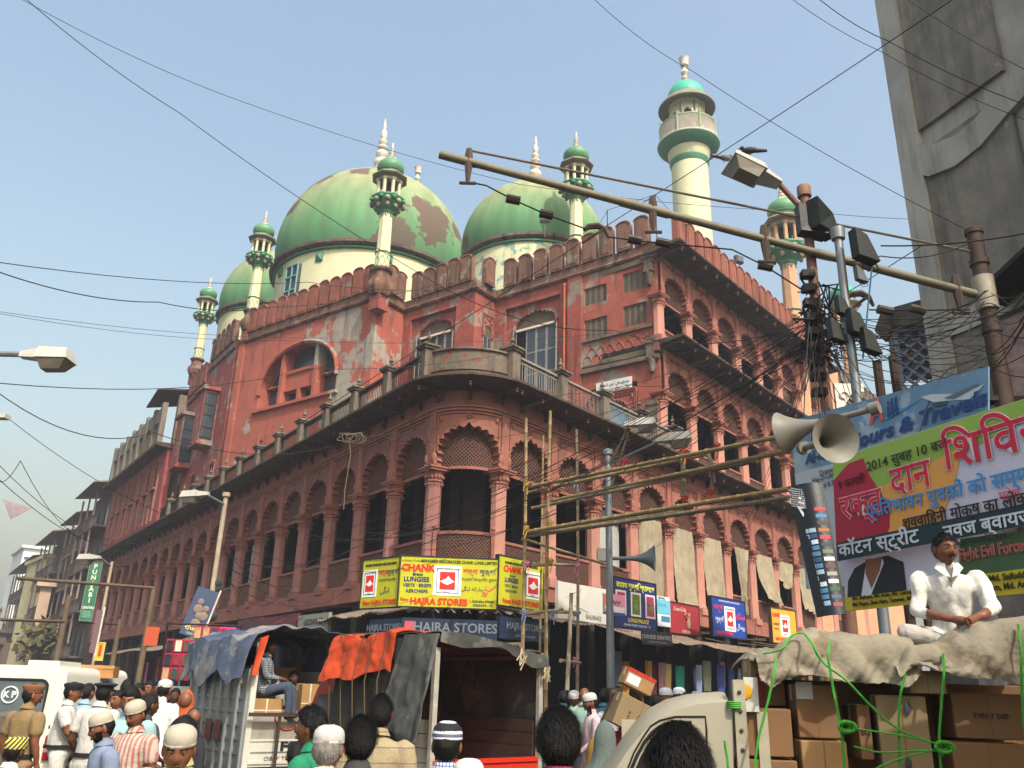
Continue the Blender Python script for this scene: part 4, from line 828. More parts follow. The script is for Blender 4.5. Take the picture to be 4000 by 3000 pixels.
o, w_ = sign('faded red soft drink signboard with a figure on it', 2613, 2345, 30.2, 2728, 2376, 32, 1.0, '#a3353a', '#5a2a28'); T(o, w_, 1.0, 'Coca-Cola', .33, .2, .2, '#e8c8c4', shear=.3); T(o, w_, 1.0, 'FAKIR MD.', .55, .93, .14, '#d8a8a0', bold=.003)
b = MB(); b.ball((1.35, -.015, -.35), .09, 0, 8, 6, sy=.1); b.ball((1.3, -.015, -.62), .13, 0, 8, 6, sy=.08, sz=1.5); b.tube([(1.2, -.015, -.5), (1.0, -.015, -.35), (1.15, -.015, -.3)], .03, 5); b.build('figure', ink('#b08a68'), o)
o, w_ = sign('bright blue lungi sign with a red and white conch panel on the right front', 2778, 2328, 30.6, 2907, 2354, 32.6, 1.28, '#1f3f98'); conch(o, w_, 1.28, .36, .68, .2, .85); T(o, w_, 1.28, 'MOHAMED ABOOBACKER CHANK LUNGI LIMITED', .52, .08, .09, '#d0d8e8', sx=.7); T(o, w_, 1.28, 'শঙ্খ', .18, .28, .26, '#e03848', bold=.01); T(o, w_, 1.28, 'লুঙ্গি', .2, .58, .22, '#d8dce8'); T(o, w_, 1.28, 'ﮫﻜﻨﺳ', .84, .42, .3, '#e04058', bold=.006); T(o, w_, 1.28, 'ﻝﺎﻣﻭﺭ', .84, .7, .26, '#d8dce8'); T(o, w_, 1.28, 'HINDUSTHAN STORES', .34, .92, .13, '#e03838', bold=.005, sx=.85)
o, w_ = sign('orange-yellow lungi sign at the far right end of the signs', 3010, 2370, 34.5, 3105, 2392, 36, 1.25, '#e0a038', '#5a4a38'); conch(o, w_, 1.25, .34, .72, .17, .8); T(o, w_, 1.25, 'CHANK', .2, .2, .2, '#d03020', bold=.008, sx=.8); T(o, w_, 1.25, 'LUNGIES', .18, .46, .13, '#5a4020', sx=.8); T(o, w_, 1.25, 'VESTS', .17, .6, .11, '#5a4020'); T(o, w_, 1.25, 'NEW FANCY STORES', .5, .9, .16, '#d03020', bold=.005, sx=.9)
o, w_ = sign('black dentist signboard with grey letters under the right awning', 2508, 2462, 28.2, 2625, 2472, 29.3, .42, '#24262a', None, th=.05); T(o, w_, .42, 'CHINESE DENTIST', .46, .45, .17, '#9a9a9c', bold=.003); T(o, w_, .42, 'ZAKARIA STREET, KOLKATA', .5, .8, .07, '#8a8a8c'); rect(o, w_, .42, .9, .98, .3, .65, '#8a3840')
o, w_ = sign('maroon shop board under the left street front', 1028, 2408, 36, 1163, 2402, 32.6, .62, '#6a1f2c', None); T(o, w_, .62, 'STORES', .62, .72, .24, '#c8b8b0', bold=.003); T(o, w_, .62, 'ﺱﺭﻮﺘﺳ ﺎﺘﭙﮔ', .5, .3, .2, '#9a5a50')
o, w_ = sign('darker maroon shop board further along the left street front', 930, 2424, 39.5, 1022, 2412, 36.4, .6, '#541c26', None)
o, w_ = sign('grey-white shop board with crooked black lettering beside the corner pillar', 1168, 2400, 32.4, 1285, 2396, 30.2, .62, '#8d8a80', None); T(o, w_, .62, 'GIZZHOUSE', .5, .45, .27, '#2a2826', bold=.004, shear=.3)
# ---- street-level shop fronts (part of the mosque base)
sh = mat('shop_wall', '#3a332c', .9, .3, 2, .2); tin = mat('rusty_tin', '#8a7a68', .7, .4, 3, .2, streak=.3)
for i in range(19):
    x, y = LF(1.66+i*BAY, -.3); o = MB().box(-.22, .22, -.2, .2, 0, 4.7).build('pier', sh, mosque, (x, y, 0), RZL)
for i in range(13):
    x, y = RF(1.87+i*BAY, -.3); o = MB().box(-.22, .22, -.2, .2, 0, 4.7).build('pier', sh, mosque, (x, y, 0), RZR)
def awning(path, o0, o1, z0, z1, name='tin_awning', label=None):
    b = MB(); P = [Vector((p[0], p[1], 0)) for p in path]
    for a, c in zip(P, P[1:]):
        d = (c-a); L_ = d.length; d.normalize(); n = Vector((d.y, -d.x, 0)); k = max(2, int(L_/.11))
        b.grid(lambda u, v: tuple(a+d*(L_*u)+n*(o0+(o1-o0)*v)+Vector((0, 0, z0+(z1-z0)*v+.018*(1 if int(round(u*k)) % 2 else -1)+.05*sin(u*9+v*3)*v))), k, 2, .01)
    return tag(b.build(name, tin, None, K, smooth=0), label, 'awning')
awning([LF(6.2)]+[LF(3.5)]+arc[2:-2]+[RF(3.2), RF(7.2)], .1, 1.75, 4.4, 3.95, label='corrugated tin awning wrapped round the street corner under the yellow signs')
awning([RF(7.3), RF(10.5), RF(14)], .1, 1.7, 4.2, 3.75, label='sagging dark tin awning left of the drink sign on the right front'); awning([RF(14.2), RF(20), RF(30)], .1, 1.6, 4.1, 3.7, label='long rusty tin awning toward the far end of the right front')
awning([LF(40), LF(26)], .1, 1.9, 3.9, 3.45, label='pale tin awning along the far left street shops'); awning([LF(25.5), LF(14)], .1, 1.2, 4.2, 3.9, label='dark tin awning over the nearer left street shops')
# junk timber lying on the right awning
for k in range(26):
    s_ = R.uniform(11.5, 27); a = RF(s_, R.uniform(.2, 1.2)); c = RF(s_+R.uniform(-1, 2.2), R.uniform(.2, 1.6)); z = 4.15+R.uniform(0, .25)
    o = MB().tube([(0, 0, 0), (c[0]-a[0], c[1]-a[1], R.uniform(-.15, .3))], .025, 5).build('stick', mat('old_wood', '#5a4c3c', .9, .3, 5), None, (a[0]+K.x, a[1]+K.y, z)); tag(o, 'old stick lying in the jumble on top of the right awnings', 'stick', 'sticks and rods on the awnings')
for k in range(9):
    s_ = 13+k*1.9+R.uniform(-.4, .4); a = RF(s_, 1.0); o = MB().tube([(0, 0, 0), (R.uniform(-.08, .08), 0, R.uniform(.9, 1.6))], .012, 5).build('iron_rod', iron, None, (a[0]+K.x, a[1]+K.y, 3.9)); tag(o, 'thin upright iron rod sticking out of the right awning', 'rod', 'rods standing on the awning')
# hanging cloths in shops
cols = ['#2a6a78', '#3aa090', '#c86a98', '#b04a38', '#3a4a8a', '#8a8a6a', '#d0b880', '#5a2a38', '#2c4a6a', '#7a8a48', '#c88a3a', '#3a3a4a']
CN = {'#2a6a78': 'teal', '#3aa090': 'sea-green', '#c86a98': 'pink', '#b04a38': 'brick red', '#3a4a8a': 'blue', '#8a8a6a': 'olive-grey', '#d0b880': 'straw yellow', '#5a2a38': 'maroon', '#2c4a6a': 'navy', '#7a8a48': 'moss green', '#c88a3a': 'ochre', '#3a3a4a': 'charcoal'}
PLC = ['just right of the bamboo scaffold', 'behind the silver lamp post', 'under the Bengali signboard', 'under the dentist board', 'under the red drink sign', 'between the red drink sign and the blue lungi sign', 'under the blue lungi sign', 'left of the orange lungi sign', 'under the orange lungi sign', 'at the far end of the right awnings']
PL2 = ['in the shop left of the corner awning', 'under the maroon shop boards', 'behind the packets rack', 'under the pale tin awning', 'deep down the left street']
def hang(p, rz, w_, h, c, label, grp, str_=None):
    m = mat('cloth'+c+(str_ or ''), c, .9, .2, 8, .1, stripes=[('X', 9, str_, .7)] if str_ else None)
    b = MB(); b.grid(lambda u, v: ((u-.5)*w_*(1-.15*v), .03*sin(u*11+v*2), -h*v), 8, 5, .012); return tag(b.build('hanging_cloth', m, None, p, rz), label, 'cloth', grp)
for k in range(30):
    s_ = 7.5+k*.8+R.uniform(-.1, .2); q = RF(s_, R.choice([.15, .35, .6])); c = R.choice(cols)
    hang((q[0]+K.x, q[1]+K.y, R.uniform(2.9, 3.4)), RZR+R.uniform(-.15, .15), R.uniform(.35, .6), R.uniform(.9, 1.6), c, CN.get(c, 'dull')+(' striped' if k % 3 == 1 else ' plain')+' cloth hanging under the right awnings, number %d from the corner' % (k+1) if 0 else CN.get(c, 'dull')+' cloth hanging '+PLC[min(9, k//3)], 'cloths hanging in the right shops', R.choice([None, '#b8c0c8', None]))
for k in range(22):
    s_ = 8+k*1.25; q = LF(s_, R.choice([.15, .5])); hang((q[0]+K.x, q[1]+K.y, R.uniform(2.6, 3.3)), RZL, R.uniform(.4, .7), R.uniform(.8, 1.5), R.choice(cols[:6]+['#2c4a7a', '#1f3a5a']), 'faded cloth hanging '+PL2[min(4, k//5)], 'cloths hanging in the left shops')
# packet rack
pr_ = empty('packet_rack', at(610, 2640, 19), rad(8), 'rack of garments in clear packets on red cards hanging beside the blue-tarp van', 'display rack'); pr_.location.z = 0
c2 = ['#b8b4a8', '#8a98a8', '#d8d0b8', '#2a4a48', '#20242c', '#b89a70', '#8a2a38', '#5a4a3a']
for i in range(8):
    for j in range(4):
        if i < 3 and j > 2 or R.random() < .05: continue
        x, z = .1+i*.165, 1.85+j*.265
        b = MB(); b.box(x, x+.155, -.03, .0, z, z+.255); p = b.build('card', mat('cloth'+('#b02048' if i < 6 else '#e0408a'), '#b02048' if i < 6 else '#e0408a', .4), pr_)
        b = MB(); cc_ = R.choice(c2); b.box(x+.02, x+.135, -.06, -.031, z+.02, z+.225); b.tube([(x+.077+.03*cos(a), -.062, z+.2+.02*sin(a)) for a in (0, 1, 2, 3.1, 4.2, 5.2)], .006, 4); b.build('folded_garment', mat('cloth'+cc_, cc_, .6), p)
b = MB(); b.tube([(.06, 0, 0), (.06, 0, 2.95)], .025, 6); b.tube([(1.5, 0, 0), (1.5, 0, 2.95)], .025, 6); b.tube([(.06, 0, 2.93), (1.5, 0, 2.93)], .02, 6); b.build('rack_frame', iron, pr_)
# curtains in the right front bays
cv = mat('canvas_curtain', '#a0947c', .9, .3, 2.5, .3, streak=.25, streak_col='#6a5e4c')
defs = [(3, 0, 'full'), (4, .1, 'full'), (5, .12, 'full'), (6, 0, 'tied'), (7, .3, 'half'), (8, 0, 'knot'), (9, .1, 'half')]
labs = ['cream canvas curtain gathered to the left in the bay behind the grey horn', 'wide cream canvas curtain in the bay above the red drink sign', 'long creased canvas curtain, third from the left on the right front', 'curtain tied in at the bottom above the blue lungi sign', 'curtain pulled out sideways over the lattice, just right of the tied one', 'curtain knotted up short at the top of its bay', 'last pale curtain before the black advertising banner']
for (i, sk, kd), lb in zip(defs, labs):
    x, y = RF(1.87+(i+.5)*BAY, .02); b = MB(); h_ = {'full': 3.3, 'tied': 2.9, 'half': 2.2, 'knot': .9}[kd]
    def fn(u, v, kd=kd, sk=sk, h_=h_):
        wd = 1.9; x_ = (u-.5)*wd
        if kd == 'full': x_ = -1.0+u*(1.7+.25*v)
        if kd == 'tied': x_ = .2+(u-.5)*wd*(.85-1.25*v+.6*v*v if v < .75 else .28)
        if kd == 'half': x_ += sk*v*v*1.2
        z = -h_*v-(.25*u*v if kd != 'knot' else .5*sin(u*pi)*v)
        return (x_, -.12-.45*v*sk*3*v+.05*sin(u*19+2*v)*(.4+v)+.03*sin(u*41+v*5), z)
    b.grid(lambda u, v: crump(fn(u, v), .035*(.3+v), 3.5, i), 26, 20, .008); o = b.build('canvas_curtain', cv, None, (x+K.x, y+K.y, Z1+3.5), RZR); tag(o, lb, 'curtain', 'canvas curtains of the right arcade')
for i in range(6, 12):     # pale screens deep in the left arcade
    x, y = LF(1.66+(i+.5)*BAY, -.35); MB().box(-.8, .9, 0, .04, Z1+.2, Z1+3.2).build('pale_screen', mat('pale_screen', '#8e9498', .7, .15), mosque, (x, y, 0), RZL)
x, y = RF(1.87+2.5*BAY, -.5); MB().box(-1.1, 1.2, 0, .04, Z1+.2, Z1+3.5).build('pale_screen', mat('pale_screen2', '#a8aaa4', .7, .15), mosque, (x, y, 0), RZR)
# pier with posters at corner left
# ---------------------------------------------------------------- bamboo scaffold
bm_ = [mat('bamboo', '#9a8258', .6, .3, 6, .1, coord='O'), mat('bamboo_grey', '#8f8268', .6, .3, 6, .1, coord='O')]
def bamboo(p0, p1, r0=.045, r1=.035, label=None, grp='bamboo poles of the scaffold', m=0):
    p0, p1 = Vector(p0), Vector(p1); L_ = (p1-p0).length; n = max(3, int(L_/.38)); pts, rr = [], []
    side = Vector((R.uniform(-1, 1), R.uniform(-1, 1), 0))*.03*L_/5
    for i in range(n+1):
        t = i/n; c = p0.lerp(p1, t)+side*sin(t*pi); r = r0+(r1-r0)*t; e = .02/L_
        for dt, k in ((-e, 1), (0, 1.22), (e, 1)):
            tt = min(1, max(0, t+dt)); pts.append(p0.lerp(p1, tt)+side*sin(tt*pi)-p0+(p1-p0).normalized()*dt*.001); rr.append(r*k)
    return tag(MB().tube(pts, rr, 8).build('bamboo_pole', bm_[m], None, p0), label, 'bamboo pole', grp)
def knot(p, c, par=None):
    b = MB()
    for k in range(3): b.tube([(.07*cos(a+k), .07*sin(a+k), .03*k-.03+.015*sin(3*a)) for a in [q*.7 for q in range(10)]], .012, 4)
    b.tube([(0, .05, 0), (.03, -.02, -.1), (R.uniform(-.05, .05), -.05, -.3)], .014, 4); b.tube([(0, .05, 0), (-.05, -.06, -.08), (-.07, -.06, -.2)], .014, 4)
    return tag(b.build('rag_tie', mat('rag'+c, c, .8), None, p), {'#c84a20': 'orange', '#d87898': 'pink', '#8090b8': 'blue-grey', '#c8a030': 'yellow', '#b02828': 'red'}[c]+' rag tying a joint of the bamboo scaffold', 'rag', 'rags tying the bamboo')
def vbam(x0, y0, D, y1, label, r=.05, m=0, lean=0):
    p = at(x0, y0, D); q = Vector((p.x+lean, p.y, 0 if y1 is None else y1)); return bamboo(q, p, r, r*.8, label, m=m)
vbam(2055, 1634, 21.5, None, 'tall upright bamboo at the left edge of the scaffold, beside the yellow sign'); vbam(2150, 1605, 21.0, None, 'tallest upright bamboo of the scaffold, second from the left')
vbam(2122, 1700, 23.2, None, 'thin upright bamboo between the two tallest ones', .035); vbam(2252, 1678, 22.8, None, 'upright bamboo at the right edge of the scaffold', .045, 1)
bamboo(at(2215, 2700, 20), at(2232, 2320, 21), .05, .045, 'short leaning bamboo prop beside the truck, low in the scaffold', m=1)
def hb(x0, y0, D0, x1, y1, D1, lab, r=.05, m=0): return bamboo(at(x0, y0, D0), at(x1, y1, D1), r, r*.9, lab, m=m)
hb(2050, 1905, 21.6, 3075, 1700, 15.5, 'uppermost long bamboo running from the corner scaffold to the big horn'); hb(2060, 1925, 21.8, 2760, 1775, 17.5, 'bamboo lashed just under the uppermost long one', .045)
hb(2140, 1960, 21.8, 3090, 1758, 15.6, 'third long bamboo of the upper pair, ending behind the horn', .05); hb(2080, 1985, 22, 2960, 1800, 16.4, 'lowest bamboo of the upper bundle', .045, 1)
hb(2060, 2078, 21.4, 3085, 1910, 15.3, 'uppermost bamboo of the lower bundle reaching the black banner', .055); hb(2050, 2095, 21.6, 3080, 1945, 15.5, 'middle bamboo of the lower bundle', .05, 1); hb(2150, 2078, 21.2, 2650, 2000, 18.2, 'short bamboo lashed in the lower bundle', .045)
hb(2040, 2200, 21.5, 2260, 2208, 22.8, 'level bamboo across the yellow sign, upper of two', .04, 1); hb(2045, 2212, 21.5, 2160, 2205, 21, 'short level bamboo beside the upper level one', .035)
hb(2035, 2388, 21.4, 2265, 2392, 22.8, 'level bamboo just above the corrugated awning', .045, 1); hb(2045, 2400, 21.5, 2200, 2380, 21.2, 'lower level bamboo touching the awning', .04)
hb(2040, 2105, 21.6, 2430, 2225, 24, 'sloping bamboo brace running down to the lamp post', .04); hb(2190, 2580, 21, 2265, 2590, 22.6, 'lowest cross bamboo behind the truck', .04, 1)
hb(2760, 1757, 17.4, 2783, 1820, 17.2, 'short dark cross piece joining the upper bundles', .05, 1)
for x, ya, yb, D, lab in ((2668, 1775, 1940, 17.9, 'grey upright strut left between the two bamboo bundles'), (2782, 1812, 1912, 17.3, 'short upright strut right between the two bamboo bundles')): bamboo(at(x, yb, D), at(x, ya, D), .06 if x < 2700 else .04, .05 if x < 2700 else .035, lab, m=1)
kc = ['#c84a20', '#d87898', '#8090b8', '#c8a030', '#b02828']
for x, y, D in ((2055, 1890, 21.4), (2055, 2060, 21.3), (2060, 2200, 21.3), (2050, 2390, 21.3), (2150, 1880, 20.9), (2152, 2040, 20.9), (2152, 2190, 20.9), (2160, 2390, 20.9), (2122, 1920, 23), (2120, 2200, 23), (2252, 1880, 22.6), (2255, 2050, 22.6), (2255, 2210, 22.6), (2250, 2400, 22.6), (2440, 1800, 19.5), (2440, 2030, 19.4), (2670, 1765, 17.8), (2675, 1945, 17.8), (2780, 1830, 17.2), (2775, 1920, 17.2), (2800, 1740, 17), (2670, 1760, 17.7), (2250, 2575, 22.4)):
    knot(at(x, y, D), R.choice(kc))
# ---------------------------------------------------------------- lamps
galv = mat('galvanised', '#8a8f92', .5, .25, 6, .05, metal=.5, coord='O'); lampw = mat('lamp_white', '#b9b8b0', .5, .2, 5, .05, coord='O'); lampd = mat('lamp_glass', '#7a7468', .35, .2, 5, 0, coord='O')
def lamp_head(parent, loc, az, s=1, drop=.1, roll=0):
    o = empty('lamp_head', loc, 0, parent=parent); o.rotation_euler = (roll, drop, ang(az)); o.scale = (s, s, s)
    b = MB(); b.hull8([(0, -.06, -.03), (.25, -.1, -.05), (.25, .1, -.05), (0, .06, -.03)], [(0, -.05, .05), (.25, -.09, .08), (.25, .09, .08), (0, .05, .05)])
    b.hull8([(.25, -.15, -.06), (.68, -.16, -.06), (.68, .16, -.06), (.25, .15, -.06)], [(.27, -.12, .1), (.64, -.12, .09), (.64, .12, .09), (.27, .12, .1)]); b.build('lamp_housing', lampw, o)
    b = MB(); b.hull8([(.33, -.08, -.2), (.58, -.08, -.19), (.58, .08, -.19), (.33, .08, -.2)], [(.28, -.14, -.061), (.66, -.15, -.061), (.66, .15, -.061), (.28, .14, -.061)]); b.build('lamp_bowl', lampd, o); return o
def head_at(par, px, py, D, az, s=1, drop=.1): p = at(px, py, D); return lamp_head(par, p-par.location, az, s, drop), p
# right grey double lamp
p = at(2375, 1768, 20); lp = empty('street_lamp', (p.x, p.y, 0), 0, 'silver street lamp post with two white heads in front of the right arcade', 'street lamp')
b = MB(); b.tube([(0, 0, 0), (0, 0, p.z)], [.1, .07], 12); b.lathe([(.12, p.z-.05), (.12, p.z+.05), (.09, p.z+.08)], 12); b.build('lamp_post', galv, lp)
q1 = at(2452, 1672, 19.6); q2 = at(2570, 1725, 19.8)
b = MB(); b.tube([(0, 0, p.z-.4), tuple(q1-Vector((p.x, p.y, 0)))], .03, 6); b.tube([(.05, 0, p.z-.9), tuple(q1-Vector((p.x, p.y, 0))+Vector((.05, 0, 0)))], .025, 6); b.build('lamp_arm', mat('dark_steel', '#6a5f50', .6), lp)
b = MB(); b.tube([(0, 0, p.z-.3), tuple(q2-Vector((p.x, p.y, 0)))], .03, 6); b.tube([(0, 0, p.z-.6), (.25, 0, p.z-.35)], .03, 6); b.build('lamp_arm', galv, lp)
head_at(lp, 2440, 1660, 19.6, 110, 1.15, 0); head_at(lp, 2560, 1722, 19.8, 100, 1.25, -.1)
# left lamps
p = at(885, 1925, 22); lp = empty('street_lamp', (p.x, p.y, 0), 0, 'thin street lamp with a single white head in front of the left street arcade', 'street lamp')
b = MB(); b.tube([(0, 0, 0), (0, 0, p.z)], [.075, .055], 10); b.lathe([(.1, p.z-.1), (.1, p.z), (0, p.z+.02)], 10); b.build('lamp_post', mat('post_beige', '#a89a84', .6, .3, 4), lp)
q = at(812, 1935, 21.5); b = MB(); b.tube([(0, 0, p.z-.3), tuple(q-Vector((p.x, p.y, 0)))], .03, 6); b.build('lamp_arm', galv, lp); head_at(lp, 815, 1930, 21.5, -80, 1.0, .05)
b = MB()
for k in range(14): z = p.z-2.2-k*.13; b.ball((R.uniform(-.1, .1), R.uniform(-.1, .1), z), R.uniform(.08, .15), 0, 6, 5)
b.build('cable_box_tangle', mat('tangle', '#3c4238', .8, .4, 8), lp)
p = at(232, 1388, 12); lp = empty('street_lamp', (p.x-2.6, p.y, 0), 0, 'street lamp head reaching in from the left edge of the street', 'street lamp')
b = MB(); b.tube([(0, 0, 0), (0, 0, p.z-.4), (.6, 0, p.z-.02), (2.3, 0, p.z)], .04, 8); b.build('lamp_arm', galv, lp); lamp_head(lp, (2.1, 0, p.z-.02), 90, 1.0, 0)
p = at(10, 1628, 18); lp = empty('street_lamp', (p.x-2, p.y, 0), 0, 'tip of a small white lamp at the left edge below the big lamp head', 'street lamp'); MB().tube([(0, 0, 0), (0, 0, p.z), (1.9, 0, p.z)], .05, 6).build('lamp_arm', galv, lp); MB().box(1.75, 2.1, -.1, .1, p.z-.04, p.z+.04).build('lamp_housing', lampw, lp)
p = at(438, 2195, 45); lp = empty('street_lamp', (p.x, p.y, 0), 0, 'far street lamp leaning over the green vertical shop sign', 'street lamp'); MB().tube([(0, 0, 0), (0, 0, p.z)], .07, 8).build('lamp_post', mat('post_beige', '#a89a84', .6), lp); q = at(395, 2180, 44.5); MB().tube([(0, 0, p.z-.2), tuple(q-Vector((p.x, p.y, 0)))], .04, 6).build('lamp_arm', galv, lp); head_at(lp, 390, 2178, 44.5, -75, 1.6, 0)
# ---------------------------------------------------------------- tram bracket arm, poles
rust = mat('rusty_pole', '#54423a', .8, .35, 5, .2); olive = mat('olive_pipe', '#77705a', .6, .25, 5, .1)
pA = at(3850, 1160, 12.5); pL = at(1718, 603, 10.5)
tp = empty('tram_pole', (pA.x, pA.y, 0), 0, 'thick rusty iron pole on the right carrying a long pipe arm and insulators', 'utility pole')
ptop = at(3798, 905, 12.5).z
b = MB(); b.tube([(0, 0, 0), (0, 0, ptop)], [.14, .105], 14); b.lathe([(.125, ptop-.05), (.125, ptop+.02), (0, ptop+.1)], 14)
for z in (ptop-.55, ptop-1.6): b.lathe([(.13, z), (.13, z+.08)], 14)
b.build('pole_shaft', rust, tp)
b = MB(); b.lathe([(.145, pA.z-.2), (.145, pA.z+.3)], 12); b.build('white_collar', mat('collar_white', '#b0a894', .6, .3), tp)
v = pL-Vector((pA.x, pA.y, 0)); e = Vector((0, 0, pA.z)); ln = (v-e); pa = lambda t: e+ln*t
b = MB(); b.tube([pa(0), pa(.3)], .062, 12); b.tube([pa(.3), pa(.62)], .056, 12); b.tube([pa(.57), pa(.66)], .068, 12); b.tube([pa(.62), pa(.96)], .056, 12); b.tube([pa(.93), pa(1)], .064, 12); b.build('bracket_arm', olive, tp)
ct = Vector((0, 0, ptop-.35)); hk = pa(.945)+Vector((0, 0, .2)); b = MB(); b.tube([ct, hk], .018, 6); b.build('stay_rod', mat('dark_steel', '#6a5f50', .6), tp)
for t in (.945, .6, .395, .05):
    b = MB(); q = pa(t); b.tube([q+Vector((0, 0, .22)), q+Vector((0, 0, .08)), q+Vector((0, 0, -.1)), q+Vector((0, 0, -.36))], [.045, .07, .06, .03], 6); b.tube([q+Vector((-.12, 0, -.36)), q+Vector((.12, 0, -.36))], .025, 6); b.build('hanger', rust, tp)
b = MB()
def chainpt(px, py, D): return at(px, py, D)-Vector((pA.x, pA.y, 0))
ch = [chainpt(1835, 712, 10.6), chainpt(1900, 725, 10.6), chainpt(2000, 778, 10.7), chainpt(2135, 838, 10.8), chainpt(2290, 895, 10.9)]
ch2 = [chainpt(2375, 925, 11), chainpt(2480, 940, 11.1), chainpt(2590, 950, 11.2), chainpt(2860, 975, 11.5), chainpt(2990, 1040, 11.6), chainpt(3130, 1130, 11.7)]
ch3 = [chainpt(3395, 1210, 12), chainpt(3460, 1213, 12), chainpt(3580, 1212, 12.1), chainpt(3790, 1210, 12.3)]
for c_ in (ch, ch2, ch3): b.tube(c_, .012, 5)
b.build('span_wire', iron, tp)
for px, py, D in ((2005, 780, 10.7), (2135, 838, 10.8), (2480, 938, 11.1), (2588, 948, 11.2), (2990, 1040, 11.6), (3457, 1213, 12), (3582, 1210, 12.1)):
    q = chainpt(px, py, D); b = MB(); b.ball(q, .085, 0, 10, 7, sx=1.3, sy=.7, sz=.62); b.tube([q+Vector((-.1, 0, .02)), q+Vector((.1, 0, -.02))], .068, 8); b.build('strain_insulator', mat('porcelain_dark', '#3a3028', .35, .2), tp)
for px, py, D in ((2330, 905, 10.95), (3360, 1170, 12)):
    q = chainpt(px, py, D); b = MB(); b.tube([q+Vector((-.18, 0, .02)), q+Vector((-.12, 0, .08)), q+Vector((.02, 0, .1)), q+Vector((.13, 0, .04)), q+Vector((.18, 0, -.1))], [.03, .045, .05, .04, .02], 6); b.tube([q+Vector((-.2, -.02, -.2)), q+Vector((.1, .0, .04))], .025, 5); b.build('trolley_clamp', rust, tp)
b = MB()
for z in (pA.z-1.55, pA.z-2.2, pA.z-2.9):
    b.box(-1.0, .9, -.05, .05, z, z+.07)
    b.box(-.9, .9, .12, .2, z+.01, z+.06)
b.build('cross_arm', iron, tp)
for z in (pA.z-1.55, pA.z-2.2, pA.z-2.9):
    for x in (-.85, -.5, .45, .8): b = MB(); b.lathe([(.03, z+.07), (.07, z+.09), (.07, z+.13), (.045, z+.15), (.06, z+.2), (.04, z+.26), (0, z+.28)], 10, c=(x, 0)); b.build('insulator', mat('porcelain', '#a8a58c', .3, .1), tp)
# pole with horns and floodlights
p1 = at(3220, 1500, 11.5); t1 = at(3145, 755, 11.5); hp = empty('horn_pole', (p1.x, p1.y, 0), 0, 'brown wooden post wrapped in cables holding a big street lamp and floodlight', 'utility pole')
b = MB(); b.tube([(0, 0, 0), (0, 0, t1.z)], [.1, .065], 12); b.lathe([(.1, t1.z-.06), (.1, t1.z+.1), (.09, t1.z+.12)], 12); b.build('pole_shaft', mat('brown_post', '#8a6452', .7, .3, 4), hp)
q = at(3045, 720, 11.2)-Vector((p1.x, p1.y, 0)); b = MB(); b.tube([(0, 0, t1.z-.35), tuple(q)], .04, 8); b.build('lamp_arm', mat('brown_post', '#8a6452', .7), hp)
lh = lamp_head(hp, q, -95, 1.25, .0); lh.rotation_euler = (.35, -.28, ang(-105))
for px, py, r_ in ((3170, 860, 0), (3210, 850, .6)): 
    q = at(px, py, 11.4)-Vector((p1.x, p1.y, 0)); b = MB(); b.hull8([(-.2, -.1, -.22), (.16, -.16, -.3), (.16, .1, -.3), (-.2, .1, -.22)], [(-.2, -.1, .24), (.2, -.06, .12), (.2, .1, .12), (-.2, .1, .24)]); b.build('floodlight', mat('flood_black', '#1f2420', .5, .2), hp, q, r_)
b = MB()
for k in range(36):
    z = at(3200, R.uniform(1150, 1420), 11.5).z; a = R.uniform(0, 6.28); r = R.uniform(.08, .3); b.tube([(r*cos(a+t)*(1+.4*sin(3*t)), r*sin(a+t), z+.12*t*R.uniform(-1, 1)) for t in (0, .7, 1.4, 2.1, 2.8, 3.5)], R.uniform(.008, .016), 4)
for k in range(9): b.box(-.2, -.02, -.16, -.02, t1.z-3.2+k*.22, t1.z-3.1+k*.22)
tag(b.build('cable_tangle', mat('cable_black', '#1f1a18', .7), hp), kind='stuff')
p2 = at(3330, 1400, 11); t2 = at(3272, 915, 11); gp2 = empty('silver_post', (p2.x, p2.y, 0), 0, 'silver steel post with black floodlights right of the brown wooden post', 'utility pole')
b = MB(); b.tube([(0, 0, 0), (0, 0, t2.z)], [.07, .055], 12); b.lathe([(.09, t2.z-.08), (.1, t2.z+.05), (.1, t2.z+.08)], 12); b.build('pole_shaft', galv, gp2)
for px, py, s_, m_ in ((3370, 960, 1, 'flood_black'), (3360, 1070, .5, 'lamp_grey'), (3290, 1195, .6, 'flood_black'), (3345, 1260, .8, 'flood_black'), (3395, 1330, .75, 'flood_black'), (3265, 1290, .7, 'flood_black')):
    q = at(px, py, 10.9)-Vector((p2.x, p2.y, 0)); b = MB(); b.hull8([(-.18, -.1, -.3), (.2, -.16, -.42), (.2, .1, -.42), (-.18, .1, -.3)], [(-.2, -.1, .35), (.08, -.06, .25), (.08, .1, .25), (-.2, .1, .35)]); b.tube([(.2, 0, -.3), (.28, 0, -.5), (.05, 0, -.6), (-.1, 0, -.4)], .015, 5); o = b.build('floodlight', mat(m_, '#1f2420', .5, .2), gp2, q, .3); o.scale = (s_*.75, s_*.75, s_*.62)
MB().tube([tuple(at(3405, 1050, 10.9)-Vector((p2.x, p2.y, 0))), tuple(at(3370, 1400, 10.9)-Vector((p2.x, p2.y, 0)))], .012, 5).build('blue_cable', mat('cable_blue', '#3a6a80', .6), gp2)
